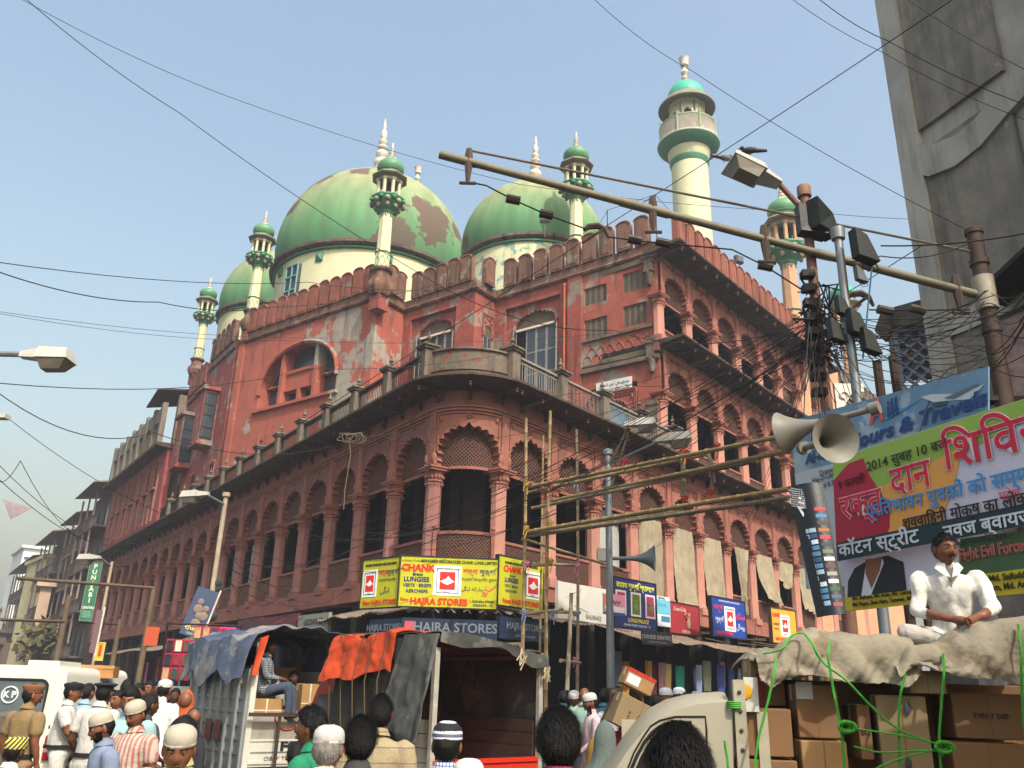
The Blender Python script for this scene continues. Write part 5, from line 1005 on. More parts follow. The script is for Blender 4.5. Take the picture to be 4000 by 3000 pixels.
# far left poles
for (x0, y0, D, yb, lab, arm) in ((600, 2300, 30, 0, 'thin pole with a long pipe arm across the left street', ((65, 2258), (600, 2297))), (470, 2420, 34, 0, 'leaning rusty pole far down the left street with a short arm', ((0, 2420), (250, 2428))), (560, 2540, 27, 0, 'stained pale pole beside the packets of garments', None)):
    p = at(x0, y0, D); o = empty('street_pole', (p.x, p.y, 0), 0, lab, 'pole'); MB().tube([(0, 0, 0), (0, 0, p.z)], [.1, .08], 10).build('pole_shaft', mat('post_brown', '#6a5a48', .8, .3, 4), o)
    if arm: a, c = at(*arm[0], D-3)-Vector((p.x, p.y, 0)), at(*arm[1], D)-Vector((p.x, p.y, 0)); MB().tube([a, c], .05, 8).build('pipe_arm', mat('post_brown', '#6a5a48', .8), o)
p = at(250, 2430, 38); o = empty('street_pole', (p.x, p.y, 0), 0, 'rusty pole behind the white jeep down the left street', 'pole'); MB().tube([(0, 0, 0), (0, 0, p.z+1)], [.13, .1], 10).build('pole_shaft', _M['post_brown'], o)
# loudspeaker horns
hw = mat('horn_white', '#7d7a70', .45, .25, 5, .05, coord='O')
def horn(loc, az, L_, r, label, cat='loudspeaker', tilt=0, parent=None, m=None):
    o = empty('loudspeaker_horn', loc, 0, label, cat, parent=parent); o.rotation_euler = (0, tilt, ang(az))
    b = MB(); pr = [(r*(.16+.84*t**3.2), L_*t) for t in [q/14 for q in range(15)]]
    vs = pr+[(r*1.03, L_+.01), (r*.97, L_)]+[(x*.93, z) for x, z in reversed(pr[:-1])]
    b.lathe(vs, 28); b.v = [(z, y, x) for x, y, z in b.v]; b.f = [tuple(reversed(f)) for f in b.f]; b.build('horn_bell', m or hw, o)
    b = MB(); b.tube([(-.3*L_, 0, 0), (.02, 0, 0)], r*.14, 10); b.tube([(-.32*L_, 0, .0), (-.45*L_, 0, 0)], r*.3, 12); b.build('driver_unit', hw, o)
    return o
p = at(3060, 1692, 8.3); q = at(3380, 1605, 8.0); d = p-q; h1 = horn(q+d*.2, math.degrees(atan2(d.x, d.y)), d.length*.8, .205, 'long off-white loudspeaker horn seen from the side, pointing left', tilt=-atan2(d.z, hypot(d.x, d.y)))
p = at(3292, 1712, 7.7); h2 = horn(p+Vector((-.12, .42, .05)), 172, .42, .215, 'off-white loudspeaker horn with red letters on its rim, mouth facing the street', tilt=.12)
for t_, a_, s_ in (('S', 1.25, .1), ('M', .05, .1), ('K', 3.6, .05), ('O', 3.85, .05), ('L', 4.1, .05), ('1', 4.6, .05), ('3', 4.8, .05)):
    r_ = .165; text(t_, s_, h2, (.36, -r_*cos(a_)*-1*-1, r_*sin(a_)), '#8a3a30' if s_ > .07 else '#6a5a48', rot=(rad(90), 0, rad(90)), depth=.004)
p = at(2570, 2215, 24); horn(p+Vector((-1.0, .3, .25)), 104, .95, .36, 'grey loudspeaker horn above the Bengali signboard, pointing right', m=mat('horn_grey', '#7c8488', .4, .2, metal=.3)); MB().box(-.3, .1, -.15, .15, -.1, .25).build('amplifier_box', lampw, None, p+Vector((-1.35, .3, .25))); tag(bpy.data.objects['amplifier_box'], 'pale box behind the grey horn above the Bengali sign', 'box')
# ---------------------------------------------------------------- right building
gcon = mat('stained_concrete', '#b4b1a8', .9, .3, 1.2, .35, streak=.6, streak_col='#5a564e'); gdark = mat('dark_concrete', '#958f83', .9, .4, 2.2, .5, streak=.7, streak_col='#4a463e', peel='#bab7ae', peel_amt=.66, peel_scale=2)
O2 = at(3610, 1400, 15); gb = empty('grey_building', (O2.x, O2.y, 0), ang(-21+180), 'tall stained grey concrete building rising on the right of the street', 'building')
MB().box(-.02, 14, .3, 10, 0, 21).build('wall', gcon, gb, smooth=0)
def plate(name, poly, lift, m): 
    P = [onpl(x, y, O2, -21) for x, y in poly]; u = dr(159); pp = [((p-O2).dot(u), p.z) for p in P]
    ar = sum(pp[i][0]*pp[(i+1) % len(pp)][1]-pp[(i+1) % len(pp)][0]*pp[i][1] for i in range(len(pp)))
    if ar < 0: pp.reverse()
    return MB().ext(pp, .3-lift, .32).build(name, m, gb, smooth=0)
for z0, z1 in ((0, 7.6), (8.05, 11.3), (11.75, 15.4), (15.9, 20)): MB().box(.42, 1.05 if z0 < 8 else 2.2, .22, .31, z0, z1).build('wall_panel', gdark, gb, smooth=0)
MB().box(-.02, .42, .14, .31, 0, 21).build('corner_strip', gcon, gb); 
for z in (7.6, 15.4): MB().box(.42, 12, .17, .31, z, z+.4).build('string_course', gcon, gb)
plate('curved_band', [(3490, 545), (3600, 560), (3700, 520), (3780, 455), (3860, 350), (4010, 160), (4100, 50), (4120, 230), (4010, 320), (3900, 440), (3800, 560), (3700, 640), (3600, 680), (3500, 660)], .14, gcon)
for x0, z0, x1, z1 in ((1.55, 14.2, 2.5, 16.5), (2.9, 8.3, 4.6, 11.2), (5.5, 8.3, 8, 11), (3.5, 12.5, 5, 15)):
    o = empty('window', (x0, .25, z0), 0, parent=gb); MB().box(0, x1-x0, -.12, .1, 0, z1-z0).build('window_recess', dark, o); b = MB(); b.box(-.1, 0, -.25, .1, 0, z1-z0); b.box(-.1, x1-x0+.1, -.3, .1, z1-z0, z1-z0+.15); b.box(-.1, x1-x0+.1, -.3, .1, -.12, 0); b.build('window_frame', gcon, o); MB().box(.15, (x1-x0)/2, -.14, -.12, .1, z1-z0-.1).build('pane', glass, o)
pst = mat('poster_pink', '#b89a90', .8, .5, 8, .1); MB().box(1.25, 2.2, .18, .3, 6.2, 7.5).build('torn_poster', pst, gb)
o = MB(); o.hull8([(1.5, -.5, 7.7), (3.4, -.5, 8.4), (3.4, .3, 8.4), (1.5, .3, 7.7)], [(1.5, -.5, 7.78), (3.4, -.5, 8.48), (3.4, .3, 8.48), (1.5, .3, 7.78)]); o.build('tin_hood', iron, gb)
# lattice tower beside it
q = at(3590, 1420, 19); lt_ = empty('lattice_balcony', (q.x, q.y, 0), rad(-15), 'blue-white lattice balcony screen with a dark hood beside the grey building', 'balcony screen')
zt = at(3560, 1290, 19).z; z0_ = at(3590, 1570, 19).z-1; lattice(.85, zt-z0_, .28, .05, .08, .07).build('lattice_screen', [mat('blue_white', '#a8b4c4', .5), mat('blue_white', '#a8b4c4', .5)], lt_, (0, 0, z0_)); b = MB(); b.hull8([(-.5, -.3, zt), (.5, -.3, zt), (.5, .6, zt), (-.5, .6, zt)], [(-.7, -.5, zt+.3), (.6, -.5, zt+.6), (.6, .6, zt+.6), (-.7, .6, zt+.3)]); b.box(-.45, .5, .05, .5, zt-1.0, zt); b.build('hood', gdark, lt_); MB().box(-.45, .45, .5, .6, 0, z0_).build('support', gdark, lt_)
for px, y0, y1, lab in ((3425, 1412, 1640, 'left of two dark wooden posts sticking up behind the travel sign'), (3487, 1392, 1600, 'right of two dark wooden posts behind the travel sign')):
    a = at(px, y0, 13); tag(MB().tube([(0, 0, 0), (0, 0, a.z)], .07, 8).build('wooden_post', mat('dark_post', '#463428', .8), None, (a.x, a.y, 0)), lab, 'post')
# hoardings
OB = at(3290, 2000, 9.6); OI = at(3290, 2000, 10.6)
def hoard(name, poly, o, label, m, cat='banner', dz=0):
    P = [onpl(x, y, o, -21) for x, y in poly]; u = dr(159); c = P[0].copy(); e = empty(name, c, ang(159), label, cat); pp = [((p-c).dot(u), p.z-c.z) for p in P]
    ar = sum(pp[i][0]*pp[(i+1) % len(pp)][1]-pp[(i+1) % len(pp)][0]*pp[i][1] for i in range(len(pp)))
    b = MB(); b.ext(pp if ar > 0 else pp[::-1], 0, .02); b.build('sheet', m, e, smooth=0)
    def loc(x, y): p = onpl(x, y, o, -21); return ((p-c).dot(u), p.z-c.z)
    def pl(nm, poly, col, d): 
        q = [loc(x, y) for x, y in poly]; ar = sum(q[i][0]*q[(i+1) % len(q)][1]-q[(i+1) % len(q)][0]*q[i][1] for i in range(len(q))); MB().ext(q if ar > 0 else q[::-1], -d, -d+.0035).build(nm, ink(col) if isinstance(col, str) else col, e, smooth=0)
    def tx(s, x, y, hpx, col, sx=1, bold=0, sl=0, **k):
        q = loc(x, y); q2 = loc(x, y+hpx); return text(s, abs(q[1]-q2[1])*1.35, e, (q[0], -.022, q[1]), col, sx=sx, bold=bold, rot=(rad(90), -sl, 0), depth=.002, **k)
    return e, pl, tx
skyb = mat('print_sky', '#6f96b4', .6, .3, 1.6, 0, peel='#a9bcc8', peel_amt=.55, peel_scale=.9)
e, pl, tx = hoard('travel_sign', [(3085, 1645), (3860, 1432), (3860, 1750), (3700, 1900), (3190, 2300), (3150, 2300)], OI, 'large sky-blue travel agency signboard with an aeroplane behind the blood donation banner', skyb, 'sign')
pl('print', [(3105, 1850), (3300, 1800), (3300, 2290), (3160, 2300)], '#a9b4b8', .006)
tx('Al-Islam', 3215, 1775, 46, '#20406a', sx=.95, bold=.006, sl=.0, shear=.25); tx('Tours & Travels', 3560, 1655, 60, '#1d3f78', sx=1.3, bold=.008, shear=.25)
tx('A', 3425, 1610, 95, '#c85048', sx=.8, bold=.012, shear=.2); tx('ill', 3490, 1595, 70, '#1d3f78', sx=1, bold=.006, shear=.1)
pl('swoosh', [(3420, 1620), (3460, 1632), (3520, 1600), (3600, 1560), (3520, 1612), (3460, 1645)], '#3a8ac0', .012)
pl('aeroplane', [(3600, 1552), (3640, 1540), (3760, 1538), (3850, 1500), (3790, 1560), (3700, 1566), (3650, 1572)], '#b8c4cc', .01); pl('aeroplane_wing', [(3690, 1556), (3820, 1498), (3830, 1505), (3730, 1560)], '#5a6a78', .015); pl('aeroplane_engine', [(3640, 1580), (3700, 1566), (3705, 1580), (3660, 1592)], '#3a4654', .015)
tx('Domestic', 3245, 1838, 22, '#3a4450'); tx('Haj-O-Umra', 3228, 1865, 24, '#3a3448', sx=.9); tx('Hotel & Bus', 3235, 1893, 22, '#4a3440', sx=.9)
e, pl, tx = hoard('blood_camp_banner', [(3255, 1792), (4090, 1530), (4090, 2035), (3275, 2192)], OB, 'printed cloth banner with big red Hindi letters over green, orange and white', mat('print_white', '#cfcbdc', .6, .1), 'banner')
pl('print', [(3255, 1794), (4090, 1532), (4090, 1600), (3600, 1850), (3262, 1990)], '#8fae4a', .006); pl('print', [(3262, 1985), (3600, 1830), (3760, 1740), (3730, 1900), (3640, 2120), (3272, 2188)], '#dd9c4c', .009)
pl('print', [(3258, 1880), (3300, 1830), (3320, 1810), (3375, 1790), (3395, 1850), (3440, 1920), (3480, 1990), (3478, 2060), (3450, 2140), (3272, 2176)], '#a8203a', .012)
pl('print', [(3272, 2122), (4090, 1950), (4090, 2036), (3275, 2193)], '#1c3438', .014)
def tline(tx, s, x0, y0, x1, y1, h, col, sx=1, **k):      # letters set along a line, as printed
    n = len(s); [tx(c, x0+(x1-x0)*i/max(1, n-1), y0+(y1-y0)*i/max(1, n-1), h, col, sx=sx, name='letter', **k) for i, c in enumerate(s) if c != ' ']
sl_ = 0
for t_, x_, y_, h_, s_ in (('रक्त', 3368, 1972, 100, .95), ('दान', 3560, 1868, 118, .95), ('िशिवर', 3865, 1735, 145, 1.05)):
    q = tx(t_, x_, y_, h_, '#d8c8d0', bold=.012, sx=s_); q.location.y = -.0185; tx(t_, x_, y_, h_, '#c8203c', bold=.004, sx=s_)
tx('2014 सुबह 10 बजे', 3540, 1782, 40, '#26301c', bold=.001, sx=1.1, sl=.0); tx('9 फरवरी', 3330, 1885, 34, '#3a1018', sx=1)
tx('प्रितभावन युवकों को सम्मान', 3700, 1930, 60, '#3a8ac8', bold=.003, sx=1.0); tx('शववािहनी मोक्ष का लोकार्पण', 3810, 1990, 48, '#202022', bold=.002, sx=1.0); tx('महेश', 3950, 1935, 40, '#c84060')
tx('कॉटन स्ट्रीट', 3430, 2125, 56, '#c8d0d8', bold=.003, sx=1.2); tx('नवज ब्वायज', 3860, 2050, 56, '#c8d0d8', bold=.003, sx=1.15)
OC = at(3290, 2000, 9.75)
e, pl, tx = hoard('names_poster', [(3292, 2170), (3745, 2110), (3745, 2340), (3305, 2388)], OC, 'white poster showing a headless figure in a dark waistcoat above a yellow strip of names', mat('print_white', '#cfcbdc', .6, .1), 'poster')
pl('figure_vest', [(3312, 2340), (3315, 2270), (3340, 2220), (3400, 2185), (3470, 2170), (3530, 2195), (3545, 2320)], '#22242c', .008); pl('figure_shirt', [(3368, 2330), (3385, 2210), (3400, 2190), (3450, 2185), (3455, 2200), (3405, 2325)], '#dcdce4', .012); pl('figure_neck', [(3385, 2240), (3385, 2185), (3450, 2178), (3440, 2230), (3408, 2300)], '#8a5a40', .014)
pl('print', [(3303, 2335), (3745, 2283), (3745, 2342), (3306, 2388)], '#c8b428', .01); tx('Md. Shaheen, Md. Amin, Md. Qurashi', 3450, 2325, 17, '#2a2410', bold=.001, sx=.95); tx('Md. Pappu, Shah Alam, Tanweer, Md.', 3450, 2350, 17, '#2a2410', bold=.001, sx=.95)
e, pl, tx = hoard('green_poster', [(3750, 2105), (4090, 2060), (4090, 2310), (3750, 2342)], OC, 'green and white election style poster right of the seated man', mat('print_green', '#4a6a44', .6, .2, 2), 'poster')
pl('print', [(3750, 2255), (4090, 2210), (4090, 2310), (3750, 2342)], '#c8b428', .008); tx('Fight Evil Forces.', 3885, 2150, 50, '#b05a58', bold=.003, sx=.72); tx('less necessitore,', 3840, 2105, 28, '#30404a'); tx('Sabbir, Md. Saifuddin', 3905, 2258, 26, '#2a2a12', bold=.002); tx('Mansoor Alam, Md. Arshad', 3900, 2295, 26, '#2a2a12', bold=.002)
# curved black advertising banner
bl = empty('black_banner', at(3082, 1905, 9.0), 0, 'narrow black advertising banner curving downward, printed with small coloured logos and a rupee sign', 'banner')
L0, L1, R0, R1 = at(3082, 1905, 9.0), at(3195, 2412, 8.7), at(3212, 1888, 8.9), at(3305, 2400, 8.6)
def bf(u, v, off=0):
    a = L0.lerp(L1, v); c = R0.lerp(R1, v); p = a.lerp(c, u); n = Vector((-.3, -.95, 0)); return p+n*(.09*sin(pi*u)+off)-L0+Vector((0, 0, 0))
b = MB(); b.grid(lambda u, v: bf(u, v), 10, 14, .012); b.build('sheet', mat('print_black', '#20242a', .45, .2), bl)
lc = ['#a8c4d8', '#5a8ab0', '#b03038', '#d8d8d8', '#c8b070', '#3a5a80', '#d0e0ea', '#606870']
for k in range(13):
    v = .36+k*.045
    for u0, u1 in ((.08, .3), (.32, .52)):
        if R.random() < .95: b = MB(); c = R.choice(lc[:2]+lc[5:7]); b.grid(lambda u, w_: bf(u0+(u1-u0)*u, v+.032*w_, .012), 2, 1, .004); b.build('printed_panel', ink(c), bl)
for k, c in enumerate(['#a82830', '#3a6aa0', '#38301c', '#8a5a28', '#b02c34', '#203038', '#5a6a58', '#c8c8c8', '#5a2a34', '#8a8a80', '#d0d0d0', '#24503a', '#40506a', '#7a4048']):
    v = .2+k*.055; b = MB(); b.grid(lambda u, w_: bf(.6+.34*u, v+.028*w_, .012), 2, 1, .004); b.build('printed_logo', ink(c), bl)
q = bf(.28, .2, .02); text('₹', .26, bl, q, '#b8bcc0', rot=(rad(90), rad(12), rad(-5)))
for k in range(9):
    q = bf(.35, .05+k*.018, .02); text('• Domestic & International Packages'[:26+(k*5) % 9], .022, bl, q, '#b8bcc0', rot=(rad(90), rad(8), rad(-5)))
# far posters left
o, w_ = sign('blue film poster tied slantwise to the lamp post over the left shops', 775, 2290, 20.5, 862, 2294, 20.5, 1.05, '#3a4a68', None, th=.03, tilt=.0); o.rotation_euler = (0, rad(14), o.rotation_euler[2])
T(o, w_, 1.05, 'राजीव', .5, .84, .16, '#d8c860', bold=.002); T(o, w_, 1.05, 'एक्सप्रेस', .55, .95, .07, '#b8b8a0')
for x, z in ((.18, -.3), (.34, -.42), (.24, -.6)): b = MB(); b.ball((x, -.02, z), .07, 0, 8, 6, sy=.15); b.ball((x, -.018, z-.16), .1, 0, 8, 6, sy=.08); b.build('picture', ink('#7a6a60'), o)
b = MB(); b.tube([(w_+.02, -.02, .05), (w_+.02, -.02, -1.25)], .02, 5); b.build('white_batten', white, o)
o, w_ = sign('green vertical shop sign with white letters hanging off the dark building down the left street', 354, 2196, 66, 400, 2199, 66, 3.9, '#1f6a50', '#8a8a70', th=.2); 
for k, c in enumerate('PUNJABI'): T(o, w_, 3.9, c, .5, .07+k*.098, .42, '#c8c8b0', bold=.015)
T(o, w_, 3.9, 'CENTRE', .5, .78, .22, '#c8c8b0', bold=.01); 
for k in range(4): rect(o, w_, 3.9, .12, .88, .84+k*.03, .85+k*.03, '#8ab0a0')
b = MB(); b.tube([(0, .1, -.1), (2.5, .8, .0)], .06, 6); b.tube([(0, .1, -4), (2.5, .8, -4)], .06, 6); b.build('sign_arm', iron, o)
o, w_ = sign('dull pink cloth banner with a white edge on the left street', 378, 2385, 33, 408, 2380, 33, 1.4, '#6a5258', None, th=.03); MB().tube([(w_, -.02, .1), (w_-.02, -.02, -1.5)], .03, 5).build('white_batten', white, o)
o, w_ = sign('small yellow and red poster board low on the left street', 385, 2515, 27, 408, 2512, 27, .42, '#c8a840', '#d0c060', th=.03); rect(o, w_, .42, .2, .75, .1, .8, '#a83830')
o, w_ = sign('orange flag-like board leaning above the left shops', 572, 2448, 29, 625, 2450, 29, .55, '#b04a28', None, th=.03)
b = MB(); b.add([(0, 0, 0), (.7, 0, -.18), (.28, 0, -.45), (.7, .02, -.18)], [(0, 1, 2)]); b.add([(0, .01, 0), (.7, .01, -.18), (.28, .01, -.45)], [(2, 1, 0)]); tag(b.build('kite', mat('kite', '#b8a8b0', .8, .5, 3), None, at(10, 1950, 22)), 'torn paper kite caught in the wires at the left edge', 'kite')
# ---------------------------------------------------------------- far left buildings
fdark = mat('old_dark_wall', '#6a5a4e', .9, .4, 2, .2, streak=.5, streak_col='#201a16'); frail = mat('balcony_rail', '#5a5650', .8, .3, 4); fcol = mat('far_pink', '#97807a', .9, .25, 2, .2, streak=.3)
def tenement(s0, s1, z1, label, floors, mw, deep=1.2, cap=True):
    o = empty('tenement_building', tuple((K+Vector(LF(s0)+(0,)))), RZL, label, 'building'); L_ = s1-s0
    MB().box(-L_, 0, 0, 8, 0, z1).build('wall', mw, o, smooth=0); fh = z1/floors
    for f in range(1, floors):
        z = f*fh; b = MB(); b.box(-L_, 0, -deep, 0, z-.12, z+.05); b.build('balcony_slab', mw, o)
        b = MB(); n = int(L_/.35)
        for i in range(n): b.box(-L_+i*.35, -L_+i*.35+.07, -deep, -deep+.05, z+.05, z+1.0)
        b.box(-L_, 0, -deep-.02, -deep+.06, z+1.0, z+1.08); b.build('balcony_railing', frail, o)
        for i in range(int(L_/2.6)):
            x = -L_+1.3+i*2.6; w_ = MB().box(x-.5, x+.5, -.04, .02, z+.05, z+2.2).build('window', dark, o); MB().box(x+.5, x+.95, -.08, .0, z+.05, z+2.2).build('shutter', mat('far_shutter', '#6f7f80', .8, .3), o)
        for i in range(int(L_/3.5)+1): x = -L_+i*3.5+.1; MB().box(x, x+.15, -deep, -deep+.15, z+.05, z+fh-.12).build('balcony_post', fcol, o)
    b = MB(); b.hull8([(-L_, -deep-.7, z1), (0, -deep-.7, z1), (0, .5, z1+.4), (-L_, .5, z1+.4)], [(-L_, -deep-.7, z1+.1), (0, -deep-.7, z1+.1), (0, .5, z1+.6), (-L_, .5, z1+.6)]); b.build('tin_roof', tin, o); return o
tenement(58.5, 68, 18.2, 'dark tenement with railed balconies just beyond the mosque on the left street', 5, fdark)
tenement(68.4, 78, 17, 'second dark tenement, slightly lower, with shallow balconies', 5, fcol, .8); tenement(78.5, 92, 16.5, 'third tenement with a rusty roof, behind the green vertical sign', 4, fdark, 1.3); tenement(93, 118, 15.5, 'low far row of tenements near the end of the left street', 4, fcol)
def block(px0, px1, py, D, dep, label, mw, wm, floors, name='apartment_block', off=0):
    a, c = at(px0, py, D), at(px1, py, D); w_ = hypot(c.x-a.x, c.y-a.y); o = empty(name, (a.x, a.y, 0), atan2(c.y-a.y, c.x-a.x)+off, label, 'building'); z = a.z
    MB().box(0, w_, 0, dep, 0, z).build('wall', mw, o, smooth=0); MB().box(-.4, w_+.4, -.5, dep, z, z+.4).build('roof', mw, o)
    for f in range(floors):
        for i in range(max(2, int(w_/3.2))):
            x = 1+i*(w_-2)/max(1, int(w_/3.2)-1 or 1); zz = z-2.8-f*3.2
            if zz > 2 and x < w_-1: q = MB().box(x-.6, x+.6, -.08, .02, zz, zz+1.4).build('window', wm, o); MB().box(x-.8, x+.8, -.4, .0, zz+1.45, zz+1.55).build('sunshade', mw, o)
    return o
wtow = mat('white_tower', '#d8e0dc', .7, .1, .5, .05); crm = mat('far_cream', '#d8cc98', .8, .2, 1)
block(95, 185, 2140, 150, 12, 'tall pale white apartment tower far away at the end of the left street', wtow, mat('tower_window', '#7f949c', .4), 6, off=.12)
block(185, 240, 2180, 112, 10, 'cream and pink block with a curved roof, right of the white tower', crm, mat('far_green', '#6a8a78', .7), 4, off=.2); block(160, 205, 2290, 100, 8, 'narrow cream building with red bands below the white tower', mat('cream_red', '#c8a890', .8, .3, .6), dark, 3)
block(-60, 70, 2375, 160, 10, 'low brownish building at the left edge of the view', mat('far_brown', '#9a8a74', .9, .3, 1), dark, 2); block(-40, 250, 2470, 125, 10, 'cluttered low shop row at the end of the left street', fdark, dark, 2, 'shop_row')
b = MB()
for k in range(900):
    c = at(R.gauss(210, 60), R.gauss(2500, 35), 95+R.uniform(-5, 5)); s_ = R.uniform(.2, .5); n_ = Vector((R.gauss(0, 1), R.gauss(0, 1), R.gauss(0, 1))).normalized(); t_ = n_.orthogonal().normalized()*s_; u_ = n_.cross(t_); b.add([c+t_, c+u_, c-t_, c-u_], [(0, 1, 2, 3)])
tr = empty('street_tree', (at(210, 2500, 95).x, at(210, 2500, 95).y, 0), 0, 'dusty dry tree among the wires at the end of the left street', 'tree'); b.v = [tuple(Vector(v)-tr.location) for v in b.v]; b.build('crown', mat('dusty_leaf', '#6a6438', .8, .4, 3), tr, smooth=0)
tb = MB(); tb.tube([(0, 0, 0), (.2, 0, 3), (0, 0, 6)], [.3, .22, .1], 8)
for k in range(6): a = k*1.05; tb.tube([(.1, 0, 3+k*.3), (1.6*cos(a), 1.6*sin(a), 5.5+k*.2)], [.1, .03], 6)
tb.build('trunk', mat('bark', '#4a3c30', .9), tr)
# ---------------------------------------------------------------- wires
cb = mat('cable_dark', '#24201e', .7, 0, bump=0)
def wire(pts, sag=.3, r=.011, label=None, grp='overhead wires', col=None):
    P = [at(*p) for p in pts]; out = []
    for a, c in zip(P, P[1:]):
        n = 12; out += [a.lerp(c, i/n)-Vector((0, 0, 4*sag*(i/n)*(1-i/n))) for i in range(n)]
    out.append(P[-1]); o0 = P[0].copy(); return tag(MB().tube([p-o0 for p in out], r*.62, 4, 0).build('power_cable', col or cb, None, o0), label, 'cable', grp)
wire([(60, -40, 13), (700, 440, 14), (1640, 1069, 15)], .1, .013, 'long dark cable running from the top left corner down across the big dome'); wire([(1640, 1069, 15), (2400, 1290, 15.5), (3230, 1240, 12)], .35, .014, 'thick cable sagging from the corner roof to the wire tangle on the right')
wire([(90, 0, 18), (955, 400, 20), (2030, 720, 22), (3200, 830, 24), (4050, 850, 24)], .15, .013, 'thin cable crossing the whole sky above the domes')
wire([(-40, 1020, 16), (1200, 1102, 24), (1900, 1118, 24)], .2, .014, 'upper of two dark cables passing the left minarets'); wire([(-40, 1050, 14), (620, 1180, 18), (1060, 1200, 22), (1700, 1114, 24)], .15, .016, 'lower thicker cable passing the left minarets')
wire([(-40, 1212, 20), (1300, 1320, 26)], .2, .009, 'upper thin cable of the faint pair at the left', ); wire([(-40, 1218, 20), (1100, 1330, 26), (2400, 1300, 25)], .2, .009, 'lower thin cable of the faint pair at the left')
wire([(-40, 1494, 14), (1200, 1440, 22), (2200, 1330, 24)], .3, .012, 'dark cable crossing the round-headed window of the orange wall'); wire([(-40, 1510, 14), (600, 1690, 20), (1300, 1740, 26)], .4, .014, 'cable sagging in front of the far left wing')
wire([(20, 1625, 18), (780, 2060, 24)], .25, .011, 'cable from the small left lamp down to the arcade'); wire([(-40, 1660, 12), (80, 1800, 14), (430, 2100, 26)], .5, .01, 'slack wire curling beside the kite'); wire([(-40, 1780, 14), (450, 2110, 30)], .3, .011, 'wire above the kite running to the far houses'); wire([(-40, 1840, 13), (460, 2130, 30)], .3, .011, 'wire passing just behind the kite')
wire([(2314, -10, 12), (2700, 275, 12.5), (3790, 905, 12.5)], .12, .011, 'cable from the top edge past the tall minaret finial to the tram pole')
wire([(3760, -28, 9), (2380, 875, 12), (1180, 1650, 16)], .03, .013, 'straight dark cable running diagonally across the street lamp and right block')
wire([(3060, -30, 10), (3440, 200, 10.5), (4040, 480, 11)], .08, .009, 'upper thin wire across the grey building'); wire([(3180, -20, 10), (3470, 160, 10.5), (4040, 420, 11)], .08, .012, 'kinked cable across the grey building'); wire([(3520, -20, 9), (4040, 290, 9)], .05, .009, 'short thin wire in the top right corner')
wire([(3440, 960, 11), (4040, 905, 11)], .06, .018, 'thick cable from the black floodlight to the right edge'); wire([(3130, 985, 11.5), (3440, 1000, 11), (3800, 940, 12)], .12, .014, 'wavy cable joining the posts to the tram pole')
wire([(1360, 1700, 25), (2220, 1650, 24), (3600, 960, 12)], .4, .012, 'cable rising from the curved ledge to the right tangle'); wire([(1380, 1705, 25), (2200, 1540, 23), (3190, 1220, 12)], .3, .012, 'greenish cable passing under the curved parapet', col=mat('cable_green', '#3a4a34', .7))
wire([(3560, 1850, 9.3), (3760, 1420, 10), (3900, 1200, 11.5)], -.3, .012, 'slack wire looping down over the travel signboard')
for k in range(14):
    xa, ya = R.uniform(1120, 1700), 0; ya = 2140-(xa-1120)*.02+R.uniform(-70, 90)
    wire([(xa, ya, R.uniform(23.5, 24.8)), (3190+R.uniform(-25, 40), 1230+R.uniform(-60, 180), 11.6)], R.uniform(.1, 1.1), R.uniform(.007, .013), 'thin dark wire of the bundle fanning from the corner arcade up to the wire tangle', 'wires fanning from the corner to the tangle')
for k in range(24):
    wire([(3200+R.uniform(-30, 60), 1230+R.uniform(-40, 190), 11.4), (3860+R.uniform(-40, 40), 1180+R.uniform(-60, 330), 12.3)], R.uniform(-.05, .5), R.uniform(.007, .014), 'thin dark wire strung between the tangle and the tram pole', 'wires between the tangle and the tram pole')
for k in range(14):
    wire([(3860+R.uniform(-40, 40), 1180+R.uniform(-60, 300), 12.3), (4060, 1150+R.uniform(-120, 330), 11)], R.uniform(0, .2), R.uniform(.008, .015), 'dark wire leaving the tram pole toward the right edge', 'wires leaving the tram pole')
for k in range(16):
    wire([(3190+R.uniform(-40, 60), 1180+R.uniform(0, 200), 11.4), (3190+R.uniform(-120, 260), 1560+R.uniform(-40, 130), 10.6)], R.uniform(-.3, .4), R.uniform(.006, .012), 'loose wire drooping from the tangle behind the travel sign', 'wires drooping from the tangle')
for k in range(14):
    wire([(2420+R.uniform(-200, 500), 1300+R.uniform(0, 900), 27), (3180+R.uniform(-20, 30), 1240+R.uniform(-40, 150), 11.6)], R.uniform(.1, .7), R.uniform(.007, .011), 'thin wire crossing the right arcades toward the tangle', 'wires crossing the right arcades')
for k in range(10):
    wire([(600+R.uniform(-30, 400), 2330+R.uniform(-60, 90), 27), (600+R.uniform(-120, 900), 2420+R.uniform(-120, 60), 26)], R.uniform(.2, .9), R.uniform(.008, .014), 'slack wire drooping over the awnings of the left street', 'slack wires over the left awnings')
for k in range(12):
    wire([(880+R.uniform(-8, 8), 2110+R.uniform(0, 200), 22), (880+R.uniform(-60, 900), 2130+R.uniform(-30, 260), 24)], R.uniform(.2, .8), R.uniform(.007, .011), 'thin wire running from the left lamp post along the arcade', 'wires from the left lamp post')
# coil at the ledge
b = MB()
for k in range(5): b.tube([(R.uniform(.15, .3)*cos(a+k)+.1*k, R.uniform(-.05, .05), R.uniform(.1, .18)*sin(a+k)) for a in [q*.6 for q in range(11)]], .012, 4)
b.tube([(.1, 0, 0), (.2, 0, -.5), (.12, .05, -1.6), (.15, 0, -2.2)], .012, 4); tag(b.build('wire_coil', mat('coil', '#7a6a50', .7), None, at(1350, 1710, 25.2)), 'tangled coil of pale wire caught on the ledge over the left arcade', 'wire coil')
